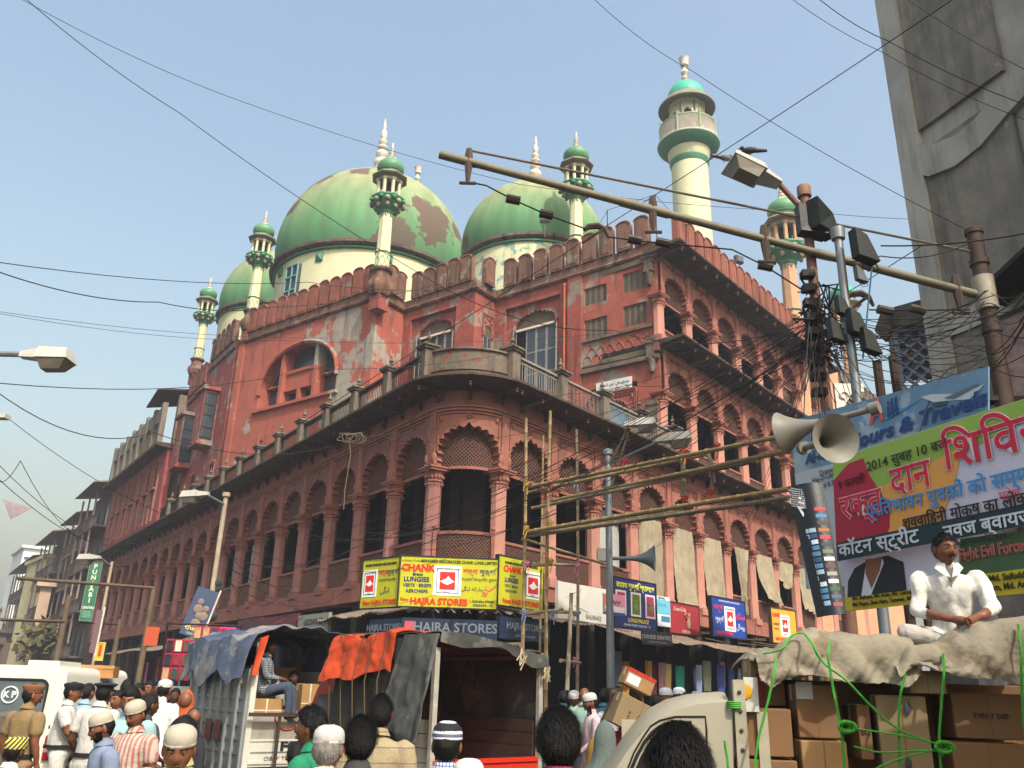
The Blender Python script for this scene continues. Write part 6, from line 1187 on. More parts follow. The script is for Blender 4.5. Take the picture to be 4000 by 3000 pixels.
# birds
def bird(p, rz, col, lab, s=1):
    o = empty('bird', p, rz, lab, 'bird'); b = MB(); b.ball((0, 0, .09), .09, 0, 10, 7, sx=1.7, sy=.8, sz=.8); b.ball((.14, 0, .16), .045, 0, 8, 6); b.tube([(.17, 0, .16), (.23, 0, .15)], [.015, .004], 6); b.hull8([(-.32, -.03, .03), (-.1, -.05, .05), (-.1, .05, .05), (-.32, .03, .03)], [(-.32, -.03, .05), (-.1, -.05, .1), (-.1, .05, .1), (-.32, .03, .05)]); b.tube([(.0, .03, .03), (.0, .03, -.02)], .008, 4); b.tube([(.0, -.03, .03), (.0, -.03, -.02)], .008, 4); b.build('bird_body', mat('bird'+col, col, .6), o); o.scale = (s,)*3
bird(at(2930, 603, 10.9), 2.9, '#2a2c2a', 'dark crow sitting on top of the big right street lamp', .75); bird(at(2832, 630, 10.9), .4, '#7a7c84', 'grey pigeon perched at the left rim of the big right street lamp', .75)
# ================================================================ vehicles
vw = mat('truck_white', '#c9c8bc', .4, .15, 3, .05, coord='O', streak=.15, streak_col='#7a7468'); vg = mat('truck_grey_and_shade', '#8a9090', .45, .2, 3, .05, coord='O'); blk = mat('rubber_black', '#1b1a19', .8, .2, 6); chrome = mat('steel_bar', '#4a3a34', .5, .3, 6, .1)
redp = mat('truck_red', '#c8301c', .4, .15, 3, .05, coord='O'); ply = mat('pale_board', '#a8a294', .7, .35, 5, .1, coord='O')
card = [mat('carton', '#a07d50', .8, .15, 3, .08, coord='O'), mat('carton_dark', '#7d5c3c', .8, .15, 3, .08, coord='O'), mat('carton_pale', '#8f7a58', .8, .15, 3, .08, coord='O')]  # carton browns darkened to add to the shade on the load
ctape = mat('clear_tape', '#cdb98c', .25, .1)
def wheel(par, x, y, r=.3, w_=.17, side=1):
    o = empty('wheel', (x, y, r), 0, parent=par); b = MB(); b.lathe([(r*.62, -w_/2), (r*.95, -w_/2), (r, -w_*.35), (r, w_*.35), (r*.95, w_/2), (r*.62, w_/2)], 24); b.v = [(v[2], v[0], v[1]) for v in b.v]; b.build('tyre', blk, o)
    b = MB(); b.lathe([(0, -w_*.3), (r*.2, -w_*.4), (r*.55, -w_*.3), (r*.63, -w_*.5)], 16); b.lathe([(0, w_*.3), (r*.2, w_*.4), (r*.55, w_*.3), (r*.63, w_*.5)], 16); b.v = [(v[2], v[0], v[1]) for v in b.v]; b.build('rim', vg, o)
def carton(loc, rz, sx, sy, sz, label, m=0, grp=None, tape='#c8b88c', prints=0, rot=None, strap=None, cat='carton'):
    o = empty('carton', loc, rz, label, cat, grp)
    if rot: o.rotation_euler = rot
    b = MB(); b.box(-sx/2, sx/2, -sy/2, sy/2, 0, sz); me = b.build('box_body', card[m], o); md = me.modifiers.new('b', 'BEVEL'); md.width = .008; md.segments = 2
    b = MB(); b.box(-sx/2-.002, sx/2+.002, -.03, .03, sz-.0, sz+.003); b.box(-sx/2-.003, -sx/2, -.03, .03, sz-.1, sz); b.box(sx/2, sx/2+.003, -.03, .03, sz-.1, sz); b.build('tape', ctape, o)
    b = MB(); b.box(-.003, .003, -sy/2-.002, -sy/2, 0, sz) if prints != 9 else None; 
    if b.f: b.build('seam', card[1], o)
    if strap: b = MB(); b.box(-.012, .012, -sy/2-.004, sy/2, 0, sz+.004); b.box(-sx/2-.003, sx/2+.003, -sy/2-.004, -sy/2, sz*.5, sz*.5+.02); b.build('strap', mat('strap_white', '#d8d4c0', .5), o)
    return o
# --- white van body with blue tarp
pc = at(955, 2900, 14.5); HD = -38; u1 = dr(HD+90); t1_ = empty('small_truck', (pc.x+u1.x*.75, pc.y+u1.y*.75, 0), ang(HD+90), 'small white cargo truck with shade-grey ribbed sides and a blue tarp roof, seen from behind', 'truck')
W2, LB, ZB, ZT, ZR = .75, 2.7, .62, 1.38, 2.05
b = MB()
b.box(-W2, W2, 0, LB, ZB-.1, ZB); b.build('cargo_floor', vg, t1_)
for s_ in (-1, 1):
    b = MB(); x = s_*W2; b.box(min(x, x-s_*.03), max(x, x-s_*.03), .05, LB, ZB-.05, ZR, 0)
    for i in range(8): y = .08+i*(LB-.16)/7; b.box(min(x, x+s_*.05), max(x, x+s_*.05), y-.035, y+.035, ZB-.08, ZR, 0)
    for z in (ZB+.2, ZB+.4, ZB+.6, ZB+.8, ZB+1.0, ZB+1.2): b.box(min(x, x+s_*.02), max(x, x+s_*.02), .05, LB, z-.02, z+.02, 0)
    b.build('side_panel', vg, t1_, smooth=0)  # flat grey paints in the shade on the white truck's side
    b = MB(); b.box(min(x+s_*.02, x-s_*.07), max(x+s_*.02, x-s_*.07), -.04, .06, ZB-.15, 2.1); b.build('rear_post', vw, t1_)
for y0, tx_ in ((.95, 0), (1.35, 0)): b = MB(); b.box(-W2-.056, -W2-.051, y0, y0+.25, ZB+.35, ZB+.65); b.build('painted_panel', mat('faded_red_print', '#7a4a44', .7, .3, 8), t1_)
b = MB(); b.box(-W2+.07, W2-.07, -.03, .03, ZB+.02, 1.0, 0); b.box(-W2+.07, W2-.07, -.02, .02, 1.0, ZT, 1); b.box(-W2+.07, W2-.07, -.05, -.03, ZB+.06, ZB+.1, 0); b.box(-W2+.07, W2-.07, -.045, -.03, 1.0, 1.03, 0); b.box(-W2+.1, W2-.1, -.042, -.03, .84, .855, 2)
b.tube([(.22*cos(a)-.1, -.03, ZT+.22*sin(a)) for a in [-q*pi/10 for q in range(11)]], .012, 5, 3); b.build('tailgate', [vw, ply, vg, redp], t1_)
text('FORCE', .2, t1_, (.22, -.038, .92), '#20222e', bold=.01, sx=1.3, depth=.002); text('OBEY TRAFFIC RULES', .085, t1_, (.05, -.038, .75), '#50504c', depth=.002, shear=.2, sx=1.2)
b = MB(); b.box(-W2-.02, W2+.02, -.1, -.03, .33, .55, 0); b.box(-W2-.02, W2+.02, -.12, -.09, .5, .54, 0); b.build('rear_bumper', vw, t1_)
for x, c in ((-.62, 'amber_lamp'), (-.5, 'red_lamp'), (-.38, 'clear_lamp')): b = MB(); b.lathe([(.045, 0), (.045, .03), (0, .045)], 14); b.v = [(v[0], -v[2], v[1]) for v in b.v]; b.f = [f[::-1] for f in b.f]; b.build('tail_lamp', mat(c, {'amber_lamp': '#a04a20', 'red_lamp': '#8a1c18', 'clear_lamp': '#a8a8a0'}[c], .2), t1_, (x, -.1, .43))
b = MB(); b.box(-.12, .2, -.125, -.115, .36, .48); b.build('number_plate', mat('plate_yellow', '#d8a020', .5), t1_); text('WB 19', .1, t1_, (.03, -.128, .42), '#20201a', bold=.002)
b = MB(); b.box(-W2-.05, W2+.1, -.2, -.14, ZT-.02, ZT+.035)
for x in (-.3, .38): b.box(x-.02, x+.02, -.18, -.14, .2, ZT-.021)
b.build('rust_rack_bar', chrome, t1_)
for x in (-.62, .62): wheel(t1_, x, .55); wheel(t1_, x, 3.3)
b = MB(); b.box(-W2, W2, LB+.05, LB+1.2, .35, 1.75); b.build('cab', vw, t1_); b = MB(); b.box(-W2+.1, W2-.1, .3, LB+1, .3, .5); b.build('chassis', blk, t1_)
btarp = mat('blue_tarp', '#55617a', .6, .45, 3, .4, coord='O', peel='#8a8a8c', peel_amt=.52, peel_scale=1.2)
def tf(u, v):
    y = -.15+v*(LB+.35); x = (u-.5)*2; a = x; zt = 2.72-.35*a*a*(.55)+.02*sin(v*25+u*3); X = a*(W2+.08)
    if abs(a) > .8: k = (abs(a)-.8)/.2; zt -= k*(.62+.1*sin(v*13)); X = (W2+.08+.06*k)*(1 if a > 0 else -1)+(-.13*(1-v) if a < 0 else 0)*k
    return (X, y, zt+.03*sin(v*17+u*9)+.02*sin(u*31))
b = MB(); b.grid(lambda u, v: crump(tf(u, v), .035, 3.2), 56, 44, .012); b.build('tarp_roof', btarp, t1_)
b = MB(); b.hull8([(-W2-.1, -.18, 1.95), (-W2-.02, -.2, 1.95), (-W2-.0, -.18, 1.95), (-W2-.08, -.1, 1.95)], [(-W2-.02, -.2, 2.5), (-W2+.1, -.2, 2.55), (-W2+.1, -.15, 2.55), (-W2-.02, -.15, 2.5)]); b.build('orange_lining', mat('orange_tarp', '#cf4a1c', .6, .35, 4, .3, coord='O'), t1_)
b = MB(); b.box(-W2+.05, W2-.05, LB-.05, LB, ZB, 2.5); b.build('front_board', dark, t1_)
for x in (-.72, .7): MB().tube([(x, 0, ZR), (x, 0, 2.45)], .02, 6).build('tarp_hoop', vw, t1_)
def tl(x, y, z): c, s = cos(t1_.rotation_euler[2]), sin(t1_.rotation_euler[2]); return (t1_.location.x+x*c-y*s, t1_.location.y+x*s+y*c, z)
rz1 = t1_.rotation_euler[2]
for x, y, z, sx, sy, sz, m, lb in ((-.42, .35, ZB, .55, .5, .62, 0, 'large strapped carton at the left rear, under the man in jeans'), (-.42, .35, ZB+.63, .55, .5, .36, 0, 'carton on top of the large strapped one in the white truck'), (.1, .7, ZB, .4, .4, .78, 1, 'tall narrow carton in the middle of the white truck bed'), (.42, .5, ZB, .42, .45, .6, 2, 'pale carton low at the right rear of the white truck'), (.4, .5, ZB+.61, .3, .4, .62, 0, 'upright carton under the reclining man\'s arm in the white truck'), (.0, 1.5, ZB, 1.1, .5, 1.5, 1, 'stack-high carton at the dark back of the white truck')):
    carton(tl(x, y, z), rz1, sx, sy, sz, lb, m, 'cartons in the white truck', strap=(m == 0))
# --- red truck with dark tarp
pc = at(1680, 2900, 10.9); HD2 = -43; u2 = dr(HD2+90); WB_ = .9; t2_ = empty('tarp_truck', (pc.x+u2.x*WB_, pc.y+u2.y*WB_, 0), ang(HD2+90), 'red cargo truck with charcoal tarp cover and orange sheet, its empty bed open behind', 'truck')
rz2 = t2_.rotation_euler[2]
bt = mat('charcoal_tarp', '#4c4d4a', .7, .4, 3, .3, coord='O', peel='#6d6d66', peel_amt=.56, peel_scale=1.6, streak=.2); ot = mat('orange_tarp', '#cf4a1c', .6, .35, 4, .3, coord='O')
b = MB(); b.box(-WB_, WB_, 0, 2.05, .55, .65); b.build('cargo_floor', redp, t2_)
b = MB(); b.box(-WB_+.04, WB_-.04, -.04, .02, .5, 1.0, 0); b.box(-WB_, WB_, -.06, .03, .98, 1.03, 0); b.box(-WB_+.1, WB_-.1, -.05, -.04, .6, .63, 0)
b.build('tailgate', redp, t2_)
pk = mat('plank_board', '#4a3630', .8, .4, 5, .3, coord='O')
for j in range(5):
    MB().box(-WB_+.03, WB_-.03, 2.0, 2.05, .68+j*.22, .68+j*.22+.21).build('headboard_plank', pk, t2_)
    for s_ in (-1, 1): x = s_*WB_; MB().box(min(x, x-s_*.04), max(x, x-s_*.04), .05, 1.99, .68+j*.16, .68+j*.16+.15).build('side_plank', pk if s_ > 0 else ply, t2_)
b = MB()
for j in range(3):
    for i in range(14): b.box(-.8+i*.12, -.785+i*.12, 1.995, 1.999, .82+j*.25, .84+j*.25)
b.build('board_holes', blk, t2_)
for x, z1 in ((-WB_, 2.3), (WB_, 2.2)):
    b = MB(); b.box(x-.035, x+.035, -.06, .0, .4, z1); b.build('rear_post', mat('worn_white_post', '#b0aba0', .6, .35, 6, .1), t2_)
rl = mat('tarp_pole', '#7a6a54', .7, .3, 6)
for x, z in ((-WB_+.05, 2.42), (WB_-.02, 2.28), (.45, 2.4)): b = MB(); b.tube([(x, -.12, z), (x, 2.2, z)], .04, 10); b.build('tarp_pole', rl, t2_)
def rt(u, v):
    x = (u-.5)*2*(WB_+.04); y = -.1+v*2.25; return (x, y, 2.47+.02*cos(u*7)-.05*sin(pi*u)*(.5+.5*sin(v*6))-.16*u+.012*sin(v*30))
b = MB(); b.grid(lambda u, v: crump(rt(u, v), .02, 4), 40, 40, .01)
b.build('tarp_roof', bt, t2_)
def ls(u, v):   # left side curtain, v down
    y = -.12+u*(.72+.32*v); dn = 1.2+.06*sin(u*8); x = -WB_-.04-.26*v*(1-.2*u)-.02*sin(u*17+v*2)*(v+.2); return (x-.05*v*(u < .1), y-.03*v, 2.47-dn*v)
b = MB(); b.grid(lambda u, v: crump(ls(u, v), .04*(.3+v), 3.6, 5), 60, 36, .01); b.build('tarp_side', bt, t2_)
def ls2(u, v): y = .65+u*1.5; x = -WB_-.03-.06*v-.02*sin(u*25+v); return (x, y, 2.42-1.55*v)
b = MB(); b.grid(lambda u, v: crump(ls2(u, v), .04, 3, 2), 50, 30, .01); b.build('tarp_side', mat('dark_tarp', '#33312e', .7, .4, 3, .3, coord='O'), t2_)
def lo(u, v): y = .72+u*1.4+.08*v*u; x = -WB_-.06-.15*v*(.4+u)-.012*sin(u*19+v*3); return (x+.8*(1-min(1, v*4))*1.0, y, 2.53-.04*u-(.5+.12*u)*max(0, v-.2)/.8+.03*sin(u*9)-(.0))
b = MB(); b.grid(lambda u, v: crump(lo(u, v), .035, 4.2, 9), 60, 36, .012); b.build('orange_sheet', ot, t2_)
for k in range(5): y = .85+k*.28; b = MB(); b.tube([(-.2, y-.1, 2.55), (-WB_-.1, y, 2.5), (-WB_-.2, y+.05, 1.9), (-WB_-.16, y-.05, .9)], .009, 5); b.build('rope', mat('rope_brown', '#5a4a2c', .8), t2_)
def rs_(u, v): return (WB_+.03+.1*v*v+.02*sin(u*17), -.02+u*2.15, 2.28-1.25*v+.0)
b = MB(); b.grid(rs_, 20, 12, .01); b.build('tarp_side', bt, t2_)
b = MB(); b.grid(lambda u, v: (-WB_+.0+u*WB_*2, 2.18, 2.4-1.0*v), 4, 4, .01); b.build('tarp_front', _M['dark_tarp'], t2_)
b = MB(); b.grid(lambda u, v: crump((-WB_-.03+u*(2*WB_+.06), -.13-.02*sin(u*14), 2.5-.17*u+.03*sin(u*5)-v*(.13+.05*sin(u*9))), .02, 5, 3), 40, 5, .01); b.build('tarp_valance', bt, t2_)
for x, z in ((.44, 2.36), (WB_+.0, 2.2)):
    b = MB(); [b.tube([(x, -.14, z), (x+R.uniform(-.08, .08), -.16, z-R.uniform(.05, .12)), (x+R.uniform(-.12, .08), -.17, z-R.uniform(.15, .28))], .01, 4) for _ in range(6)]; b.build('rope_tassel', mat('rope_pale', '#a89a80', .8), t2_)
# cab behind (in front of) the bed, seen left
cabred = mat('cab_red', '#8f2420', .35, .15, 3, .05, coord='O')
b = MB(); prof = [(2.25, .5), (3.15, .5), (3.2, 1.0), (3.05, 1.25), (2.75, 1.8), (2.5, 1.93), (2.25, 1.9)]
b.add([(-.82, y, z) for y, z in prof]+[(.82, y, z) for y, z in prof], [tuple(range(7)), tuple(range(13, 6, -1))]+[(i, i+7, (i+1) % 7+7, (i+1) % 7) for i in range(7)]); b.build('cab', cabred, t2_)
b = MB(); b.add([(-.825, y, z) for y, z in [(2.35, 1.2), (2.95, 1.2), (2.7, 1.7), (2.35, 1.74)]], [(0, 3, 2, 1)]); b.build('cab_window', glass, t2_)
for x in (-.75, .75): wheel(t2_, x, .6, .34); wheel(t2_, x, 2.7, .34)
b = MB(); b.box(-.7, .7, .1, 3.2, .35, .52); b.build('chassis', blk, t2_)
# --- right truck: side towards us
O3 = at(2865, 2700, 6.3); AZ3 = 97; u3 = dr(AZ3); t3 = empty('loaded_truck', (O3.x, O3.y, 0), ang(AZ3), 'cream-white pickup truck side-on, heaped with cartons roped in green under a canvas', 'truck')
def sp(px, py, off=0): p = onpl(px, py, O3, AZ3); return ((p-O3).dot(u3), p.z)
def t3w(x, y, z): c, s = cos(ang(AZ3)), sin(ang(AZ3)); return Vector((O3.x+x*c-y*s, O3.y+x*s+y*c, z))
vc = mat('cab_cream', '#a19b88', .35, .1, 2, .03, coord='O')
outer = [sp(*p) for p in ((2330, 3100), (2395, 3020), (2450, 2935), (2510, 2860), (2570, 2810), (2640, 2772), (2730, 2750), (2845, 2740), (2862, 2775), (2866, 3100))]
inner = [sp(*p) for p in ((2440, 3100), (2475, 3020), (2500, 2960), (2530, 2905), (2560, 2868), (2590, 2845), (2640, 2830), (2698, 2828), (2702, 2870), (2702, 3100))]
b = MB(); n = len(outer)
b.add([(x, 0, z) for x, z in outer]+[(x, 0, z) for x, z in inner]+[(x, .05, z) for x, z in inner], [(i, n+i, n+i+1, i+1) for i in range(n-1)]+[(n+i, 2*n+i, 2*n+i+1, n+i+1) for i in range(n-1)]); b.build('door_frame', vc, t3, smooth=50)
b = MB(); N_ = 9
rw = []
for j in range(N_+1):
    t = j/N_; yy = 1.5*t; k = .03*(1-(2*t-1)**4); e = -.06*(1-(1-min(1, min(t, 1-t)*8))**2)*0; rw.append([(x*(1)+0, yy, z+k+(.035 if 0 < j < N_ else 0)) for x, z in outer[:-1]])
b.add([p for r_ in rw for p in r_], [(j*(n-1)+i, j*(n-1)+i+1, (j+1)*(n-1)+i+1, (j+1)*(n-1)+i) for j in range(N_) for i in range(n-2)]); bm_roof = b.build('cab_roof', vc, t3, smooth=60)
b = MB(); b.tube([(x-.02 if i < 7 else x, -.008, z+.012) for i, (x, z) in enumerate(inner[:-1])], .012, 6, 0); b.tube([(x+dx, -.004, z+dz) for (x, z), dx, dz in zip(inner, (-.04, -.04, -.04, -.03, -.03, -.02, 0, .1, .1, .1), (.02, .02, .03, .04, .05, .05, .05, .05, .03, 0))], .006, 5, 0); b.build('door_seal', blk, t3)
MB().box(inner[0][0], inner[-1][0]+.05, 1.42, 1.45, .9, 1.62).build('far_door', vc, t3); MB().box(outer[-1][0]-.3, outer[-1][0]-.02, .1, .6, .5, 1.3).build('seat', blk, t3)
mx, mz = sp(2520, 2900); MB().tube([(mx-.02, .03, mz+.06), (mx+.02, .03, mz-.02), (mx-.01, .03, mz-.12), (mx-.08, .03, mz-.2)], .022, 6).build('quarter_frame', blk, t3); MB().tube([(mx-.1, .3, mz-.15), (mx+.12, .5, mz-.28)], .15, 12, 0).build('steering', blk, t3) if 0 else None
MB().box(outer[0][0], 4.2, .02, 1.5, .35, .78).build('cargo_floor', vc, t3); MB().box(outer[0][0]-.5, outer[0][0]+.1, 0, 1.5, .4, 1.0).build('bonnet', vc, t3)
x0, z0 = sp(2872, 2655); x1_ = sp(2893, 2655)[0]
b = MB(); b.box(x0-.02, x1_+.02, -.03, .05, .5, z0); b.box(x0+.13, x0+.2, .01, .05, .5, z0-.2)
b.build('stake_post', mat('stake_cream', '#a8a28c', .6, .3, 5, .1), t3); b = MB()
for k in range(8): b.ball(((x0+x1_)/2, -.035, z0-.08-k*.12), .014, 0, 8, 5, sy=.6)
b.build('bolts', chrome, t3); xx, zz = sp(2920, 2700); q = MB(); q.box(x1_+.02, xx+.07, .0, .04, zz-.13, zz+.09); q.build('side_flap', vw, t3); q = MB(); q.ball((xx-.03, -.01, zz-.0), .055, 0, 12, 8, sx=1.1, sy=.1); q.build('yellow_disc', mat('disc_yellow', '#d89a18', .5), t3)
for x in (outer[0][0]+.1, 3.0): wheel(t3, x, .15, .28); wheel(t3, x, 1.35, .28)
def cbox(pa_, pb_, y0, dep, m, lab, strap=False, yr=0, logo=None):
    (xa, za), (xb, zb) = sp(*pa_), sp(*pb_); sx, sz = xb-xa, za-zb; loc = t3w((xa+xb)/2, y0+dep/2, zb); o = carton(loc, ang(AZ3)+yr, sx, dep, sz, lab, m, 'cartons on the loaded truck', strap=strap)
    if logo: text(logo, .05, o, (0, -dep/2-.005, sz*.5), '#2a2a30')
    return o
cbox((2893, 2765), (3108, 2962), .04, .4, 1, 'brown carton with a worn top edge just behind the cab post'); cbox((2885, 2965), (3128, 3120), .02, .45, 1, 'carton at the bottom next to the cab post')
cbox((3116, 2672), (3305, 2890), .1, .32, 1, 'carton with a white paper label under the canvas, tied by a knot', logo=None); cbox((3130, 2893), (3330, 3110), .02, .4, 0, 'carton edged with green and white tape, below the labelled one')
cbox((3362, 2752), (3440, 2975), .12, .4, 1, 'narrow carton between the labelled carton and the big olive one', logo='EC'); cbox((3440, 2715), (3685, 3110), .05, .33, 2, 'big olive-brown carton with oval stamps in the middle of the load', yr=-.12)
cbox((3733, 2705), (4060, 2897), .1, .4, 1, 'wide carton with faint red print at the right edge of the picture', logo='TVH 7 500'); cbox((3725, 2900), (4060, 3120), .05, .4, 1, 'wide carton at the bottom right corner of the picture')
cbox((3545, 2618), (3702, 2712), .0, .4, 2, 'small open carton peeking out under the canvas below the seated man'); cbox((2935, 2655), (3112, 2762), .35, .4, 1, 'carton with red tape behind the front row, near the cab post'); cbox((2960, 2555), (3100, 2655), .4, .4, 2, 'pale carton high at the left end under the canvas')
o = carton(t3w(1.6, .9, .8), ang(AZ3), 2.9, .8, 1.15, 'long dark mass of cartons filling the middle of the truck bed', 1, 'cartons on the loaded truck')
lx, lz = sp(3150, 2700); MB().box(lx-.05, lx+.06, .09, .099, lz-.05, lz+.06).build('paper_label', mat('paper', '#b8b8b8', .7), t3); xa, za = sp(3000, 2700); MB().box(xa-.02, xa+.03, .34, .349, za-.1, za+.12).build('red_tape', mat('tape_red', '#8a2420', .4), t3)
for (px, py) in ((3552, 2765), (3555, 2985)): x, z = sp(px, py); MB().ball((x, .03, z), .04, 0, 12, 8, sx=.55, sy=.05).build('oval_stamp', ink('#3a3c40'), t3)
canv = mat('dusty_canvas', '#968c78', .9, .3, 5, .5, coord='O', streak=.0, peel='#8a7c66', peel_amt=.58, peel_scale=4)
def canvas(x0, x1, topf, hem, name='canvas_sheet', y0=-.05, seed=0, m=canv):
    def f(u, v):
        x = x0+(x1-x0)*u; tz = topf(u); hz = hem(u); w_ = .02*sin(u*13+seed+v*5)+.012*sin(u*27-v*8+seed)+.01*abs(sin(u*41+v*11))
        if v < .35: k = v/.35; return (x, 1.3-(1.3-y0-.12)*k, tz+.03*sin(u*9+k*4)+w_*.7-.04*(1-k))
        k = (v-.35)/.65; a = min(1, k*3)*pi/2
        y = y0+.12-.12*sin(a)-.02*k+w_*k*1.4; z = tz-(.1*(1-cos(a)))-(tz-.1-hz)*max(0, (k-.15)/.85)+w_*.3; return (x, y, z)
    b = MB(); b.grid(lambda u, v: crump(crump(f(u, v), .014, 2.6, seed), .005, 12, seed), 130, 54, .01); return b.build(name, m, t3, smooth=80)
def lerpf(pts):
    P = [sp(*p) for p in pts]; xs = [p[0] for p in P]; x0, x1 = xs[0], xs[-1]
    def f(u):
        x = x0+(x1-x0)*u
        for (a, za), (c, zc) in zip(P, P[1:]):
            if x <= c: t = (x-a)/(c-a); t = t*t*(3-2*t); return za+(zc-za)*t
        return P[-1][1]
    return f, x0, x1
ft, xa, xb = lerpf([(2955, 2572), (3010, 2545), (3090, 2492), (3150, 2478), (3240, 2490), (3340, 2478), (3440, 2482), (3560, 2500)]); fh_, _, _ = lerpf([(2955, 2660), (3000, 2685), (3070, 2648), (3180, 2640), (3300, 2665), (3440, 2675), (3510, 2680), (3560, 2640)])
canvas(xa, xb, ft, fh_)
ft, xa, xb = lerpf([(3485, 2590), (3540, 2522), (3620, 2520), (3680, 2525), (3740, 2490), (3830, 2440), (3920, 2418), (4150, 2415)]); fh_, _, _ = lerpf([(3485, 2605), (3560, 2600), (3640, 2630), (3760, 2650), (3850, 2660), (3960, 2685), (4020, 2668), (4150, 2670)])
canvas(xa, xb, ft, fh_, y0=-.12, seed=2)
rg_ = mat('green_rope', '#3f9a2c', .6, .15, 20, .3, coord='O')
def rope(pts, r=.0085, lab=None, y=-.17):
    P = [Vector((sp(px, py)[0], y+dy, sp(px, py)[1])) for px, py, dy in pts]
    # smooth + twisted three-strand look
    Q = []
    for i in range(len(P)-1):
        p0, p1, p2, p3 = P[max(0, i-1)], P[i], P[i+1], P[min(len(P)-1, i+2)]
        for k in range(8): t = k/8; Q.append(.5*((2*p1)+(p2-p0)*t+(2*p0-5*p1+4*p2-p3)*t*t+(3*p1-p0-3*p2+p3)*t**3))
    Q.append(P[-1]); S_ = [Q[0]]
    for q in Q[1:]:
        d = q-S_[-1]
        n_ = int(d.length/.012); a = S_[-1]
        for k in range(1, n_+1): S_.append(a+d*(k/n_))
    b = MB()
    for ph in (0, 2.09, 4.19):
        b.tube([s+Vector((cos(ph+i*.55)*r*.5, sin(ph+i*.55)*r*.5, 0)) for i, s in enumerate(S_[::2])], r*.62, 5)
    return tag(b.build('green_rope', rg_, None, t3w(0, 0, 0)-Vector((0, 0, 0)), ang(AZ3)), lab, 'rope', 'green ropes on the loaded truck')
rope([(3020, 2575, .05), (3005, 2640, 0), (2985, 2730, 0), (2962, 2820, 0), (2940, 2920, 0), (2930, 3060, 0)], lab='green rope hanging down at the left end of the canvas')
rope([(2975, 2555, .1), (3040, 2540, .05), (3080, 2490, .1), (3125, 2475, .1), (3150, 2520, 0), (3190, 2590, 0), (3280, 2660, 0), (3370, 2750, .02), (3470, 2840, 0), (3560, 2880, 0), (3640, 2905, 0)], lab='green rope running diagonally from the canvas top down to the second knot')
rope([(3228, 2510, .06), (3212, 2560, 0), (3222, 2640, 0), (3240, 2740, 0), (3258, 2825, 0), (3268, 2920, 0), (3278, 3060, 0)], lab='green rope dropping through the left knot over the labelled carton')
rope([(3300, 2840, 0), (3420, 2858, 0), (3540, 2878, 0), (3650, 2908, 0)], lab='green rope stretched level between the two knots'); rope([(3310, 2910, 0), (3400, 2932, .02), (3520, 2928, 0), (3650, 2922, 0)], lab='slack green rope below the level one'); rope([(3350, 3020, .02), (3450, 2970, .02), (3560, 2935, 0), (3640, 2925, 0)], lab='green rope slanting up from the bottom to the right knot')
rope([(3512, 2635, .03), (3490, 2720, .03), (3485, 2850, .03), (3492, 3060, .03)], lab='green rope hanging behind, left of the right knot'); rope([(3655, 2555, .03), (3650, 2640, 0), (3640, 2760, 0), (3632, 2900, 0), (3645, 3060, 0)], lab='green rope dropping through the right knot'); rope([(3942, 2445, .03), (3940, 2530, -.01), (3945, 2660, 0), (3955, 2850, 0), (3975, 3060, 0)], lab='green rope at the right edge of the canvas'); rope([(2822, 2890, .05), (2830, 2950, .05), (2845, 3050, .05)], lab='green rope hanging on the cab side')
b = MB()
for cx_, cy_ in ((3275, 2835), (3640, 2912)):
    x, z = sp(cx_, cy_)
    for k in range(5): b.tube([(x+(.025+.008*k)*cos(a+k), -.18-.01*k+.015*sin(2*a), z+(.016+.005*k)*sin(a+k)) for a in [q*.5 for q in range(14)]], .0085, 5)
x, z = sp(2868, 2753)
for k in range(4): b.tube([(x+.045*cos(a), -.0+.05*sin(a), z-.02+.012*k) for a in [q*.5 for q in range(13)]], .008, 5)
tag(b.build('rope_knot', rg_, t3), kind='stuff')
# --- white police jeep
p = at(238, 2850, 13.3); AZ4 = 84; jp = empty('police_jeep', (p.x, p.y, 0), ang(AZ4), 'white police jeep seen from behind at the left edge with a round window badge', 'jeep')
jw = mat('jeep_white', '#d2d2c6', .3, .08, 2, .02, coord='O')
b = MB(); X0 = -1.78
def rr(x0, x1, z0, z1, r=.12, n=5): return [(x0+r-r*cos(a), z1-r+r*sin(a)) for a in [q*pi/2/n for q in range(n+1)]]+[(x1-r+r*sin(a), z1-r+r*cos(a)) for a in [q*pi/2/n for q in range(n+1)]]+[(x1, z0), (x0, z0)]
sec = [(0, .0, 1.25), (.02, .02, 1.32), (.1, .04, 1.95), (.35, .06, 2.0), (2.0, .06, 2.0), (2.9, .1, 1.9)]
b.ext(list(reversed(rr(X0+.06, -.06, .9, 1.97))), .02, 2.6); b.build('upper_body', jw, jp, smooth=30)
b = MB(); b.ext(list(reversed(rr(X0, 0, .45, 1.3, .08))), -.03, 3.9); b.build('lower_body', jw, jp, smooth=30)
b = MB(); b.ext(list(reversed(rr(X0+.28, -.28, 1.33, 1.78, .08))), -.012, .03, 0); b.build('rear_window', mat('rear_glass', '#5c686c', .12, .3, 1.5, 0, spec=.6), jp)
b = MB(); P_ = rr(X0+.27, -.27, 1.32, 1.79, .09); b.tube([(x, -.012, z) for x, z in P_+[P_[0]]], .018, 5); b.build('window_seal', blk, jp)
b = MB(); b.box(-.62, -.22, .1, .9, 1.97, 2.04); b.build('roof_box', jw, jp)
b = MB(); b.ext(list(reversed(rr(-.15, -.01, .82, 1.12, .02))), -.06, -.02, 0); b.box(-.145, -.015, -.065, -.06, .92, 1.02, 1); b.build('tail_lamp', [mat('lamp_red', '#8f1a1c', .25, .2, 6), mat('lamp_pale', '#b88a88', .3)], jp)
for x in (-.14, -.02): b = MB(); b.box(x-.01, x+.01, -.035, -.03, 1.2, 1.24); b.build('bolt', chrome, jp)
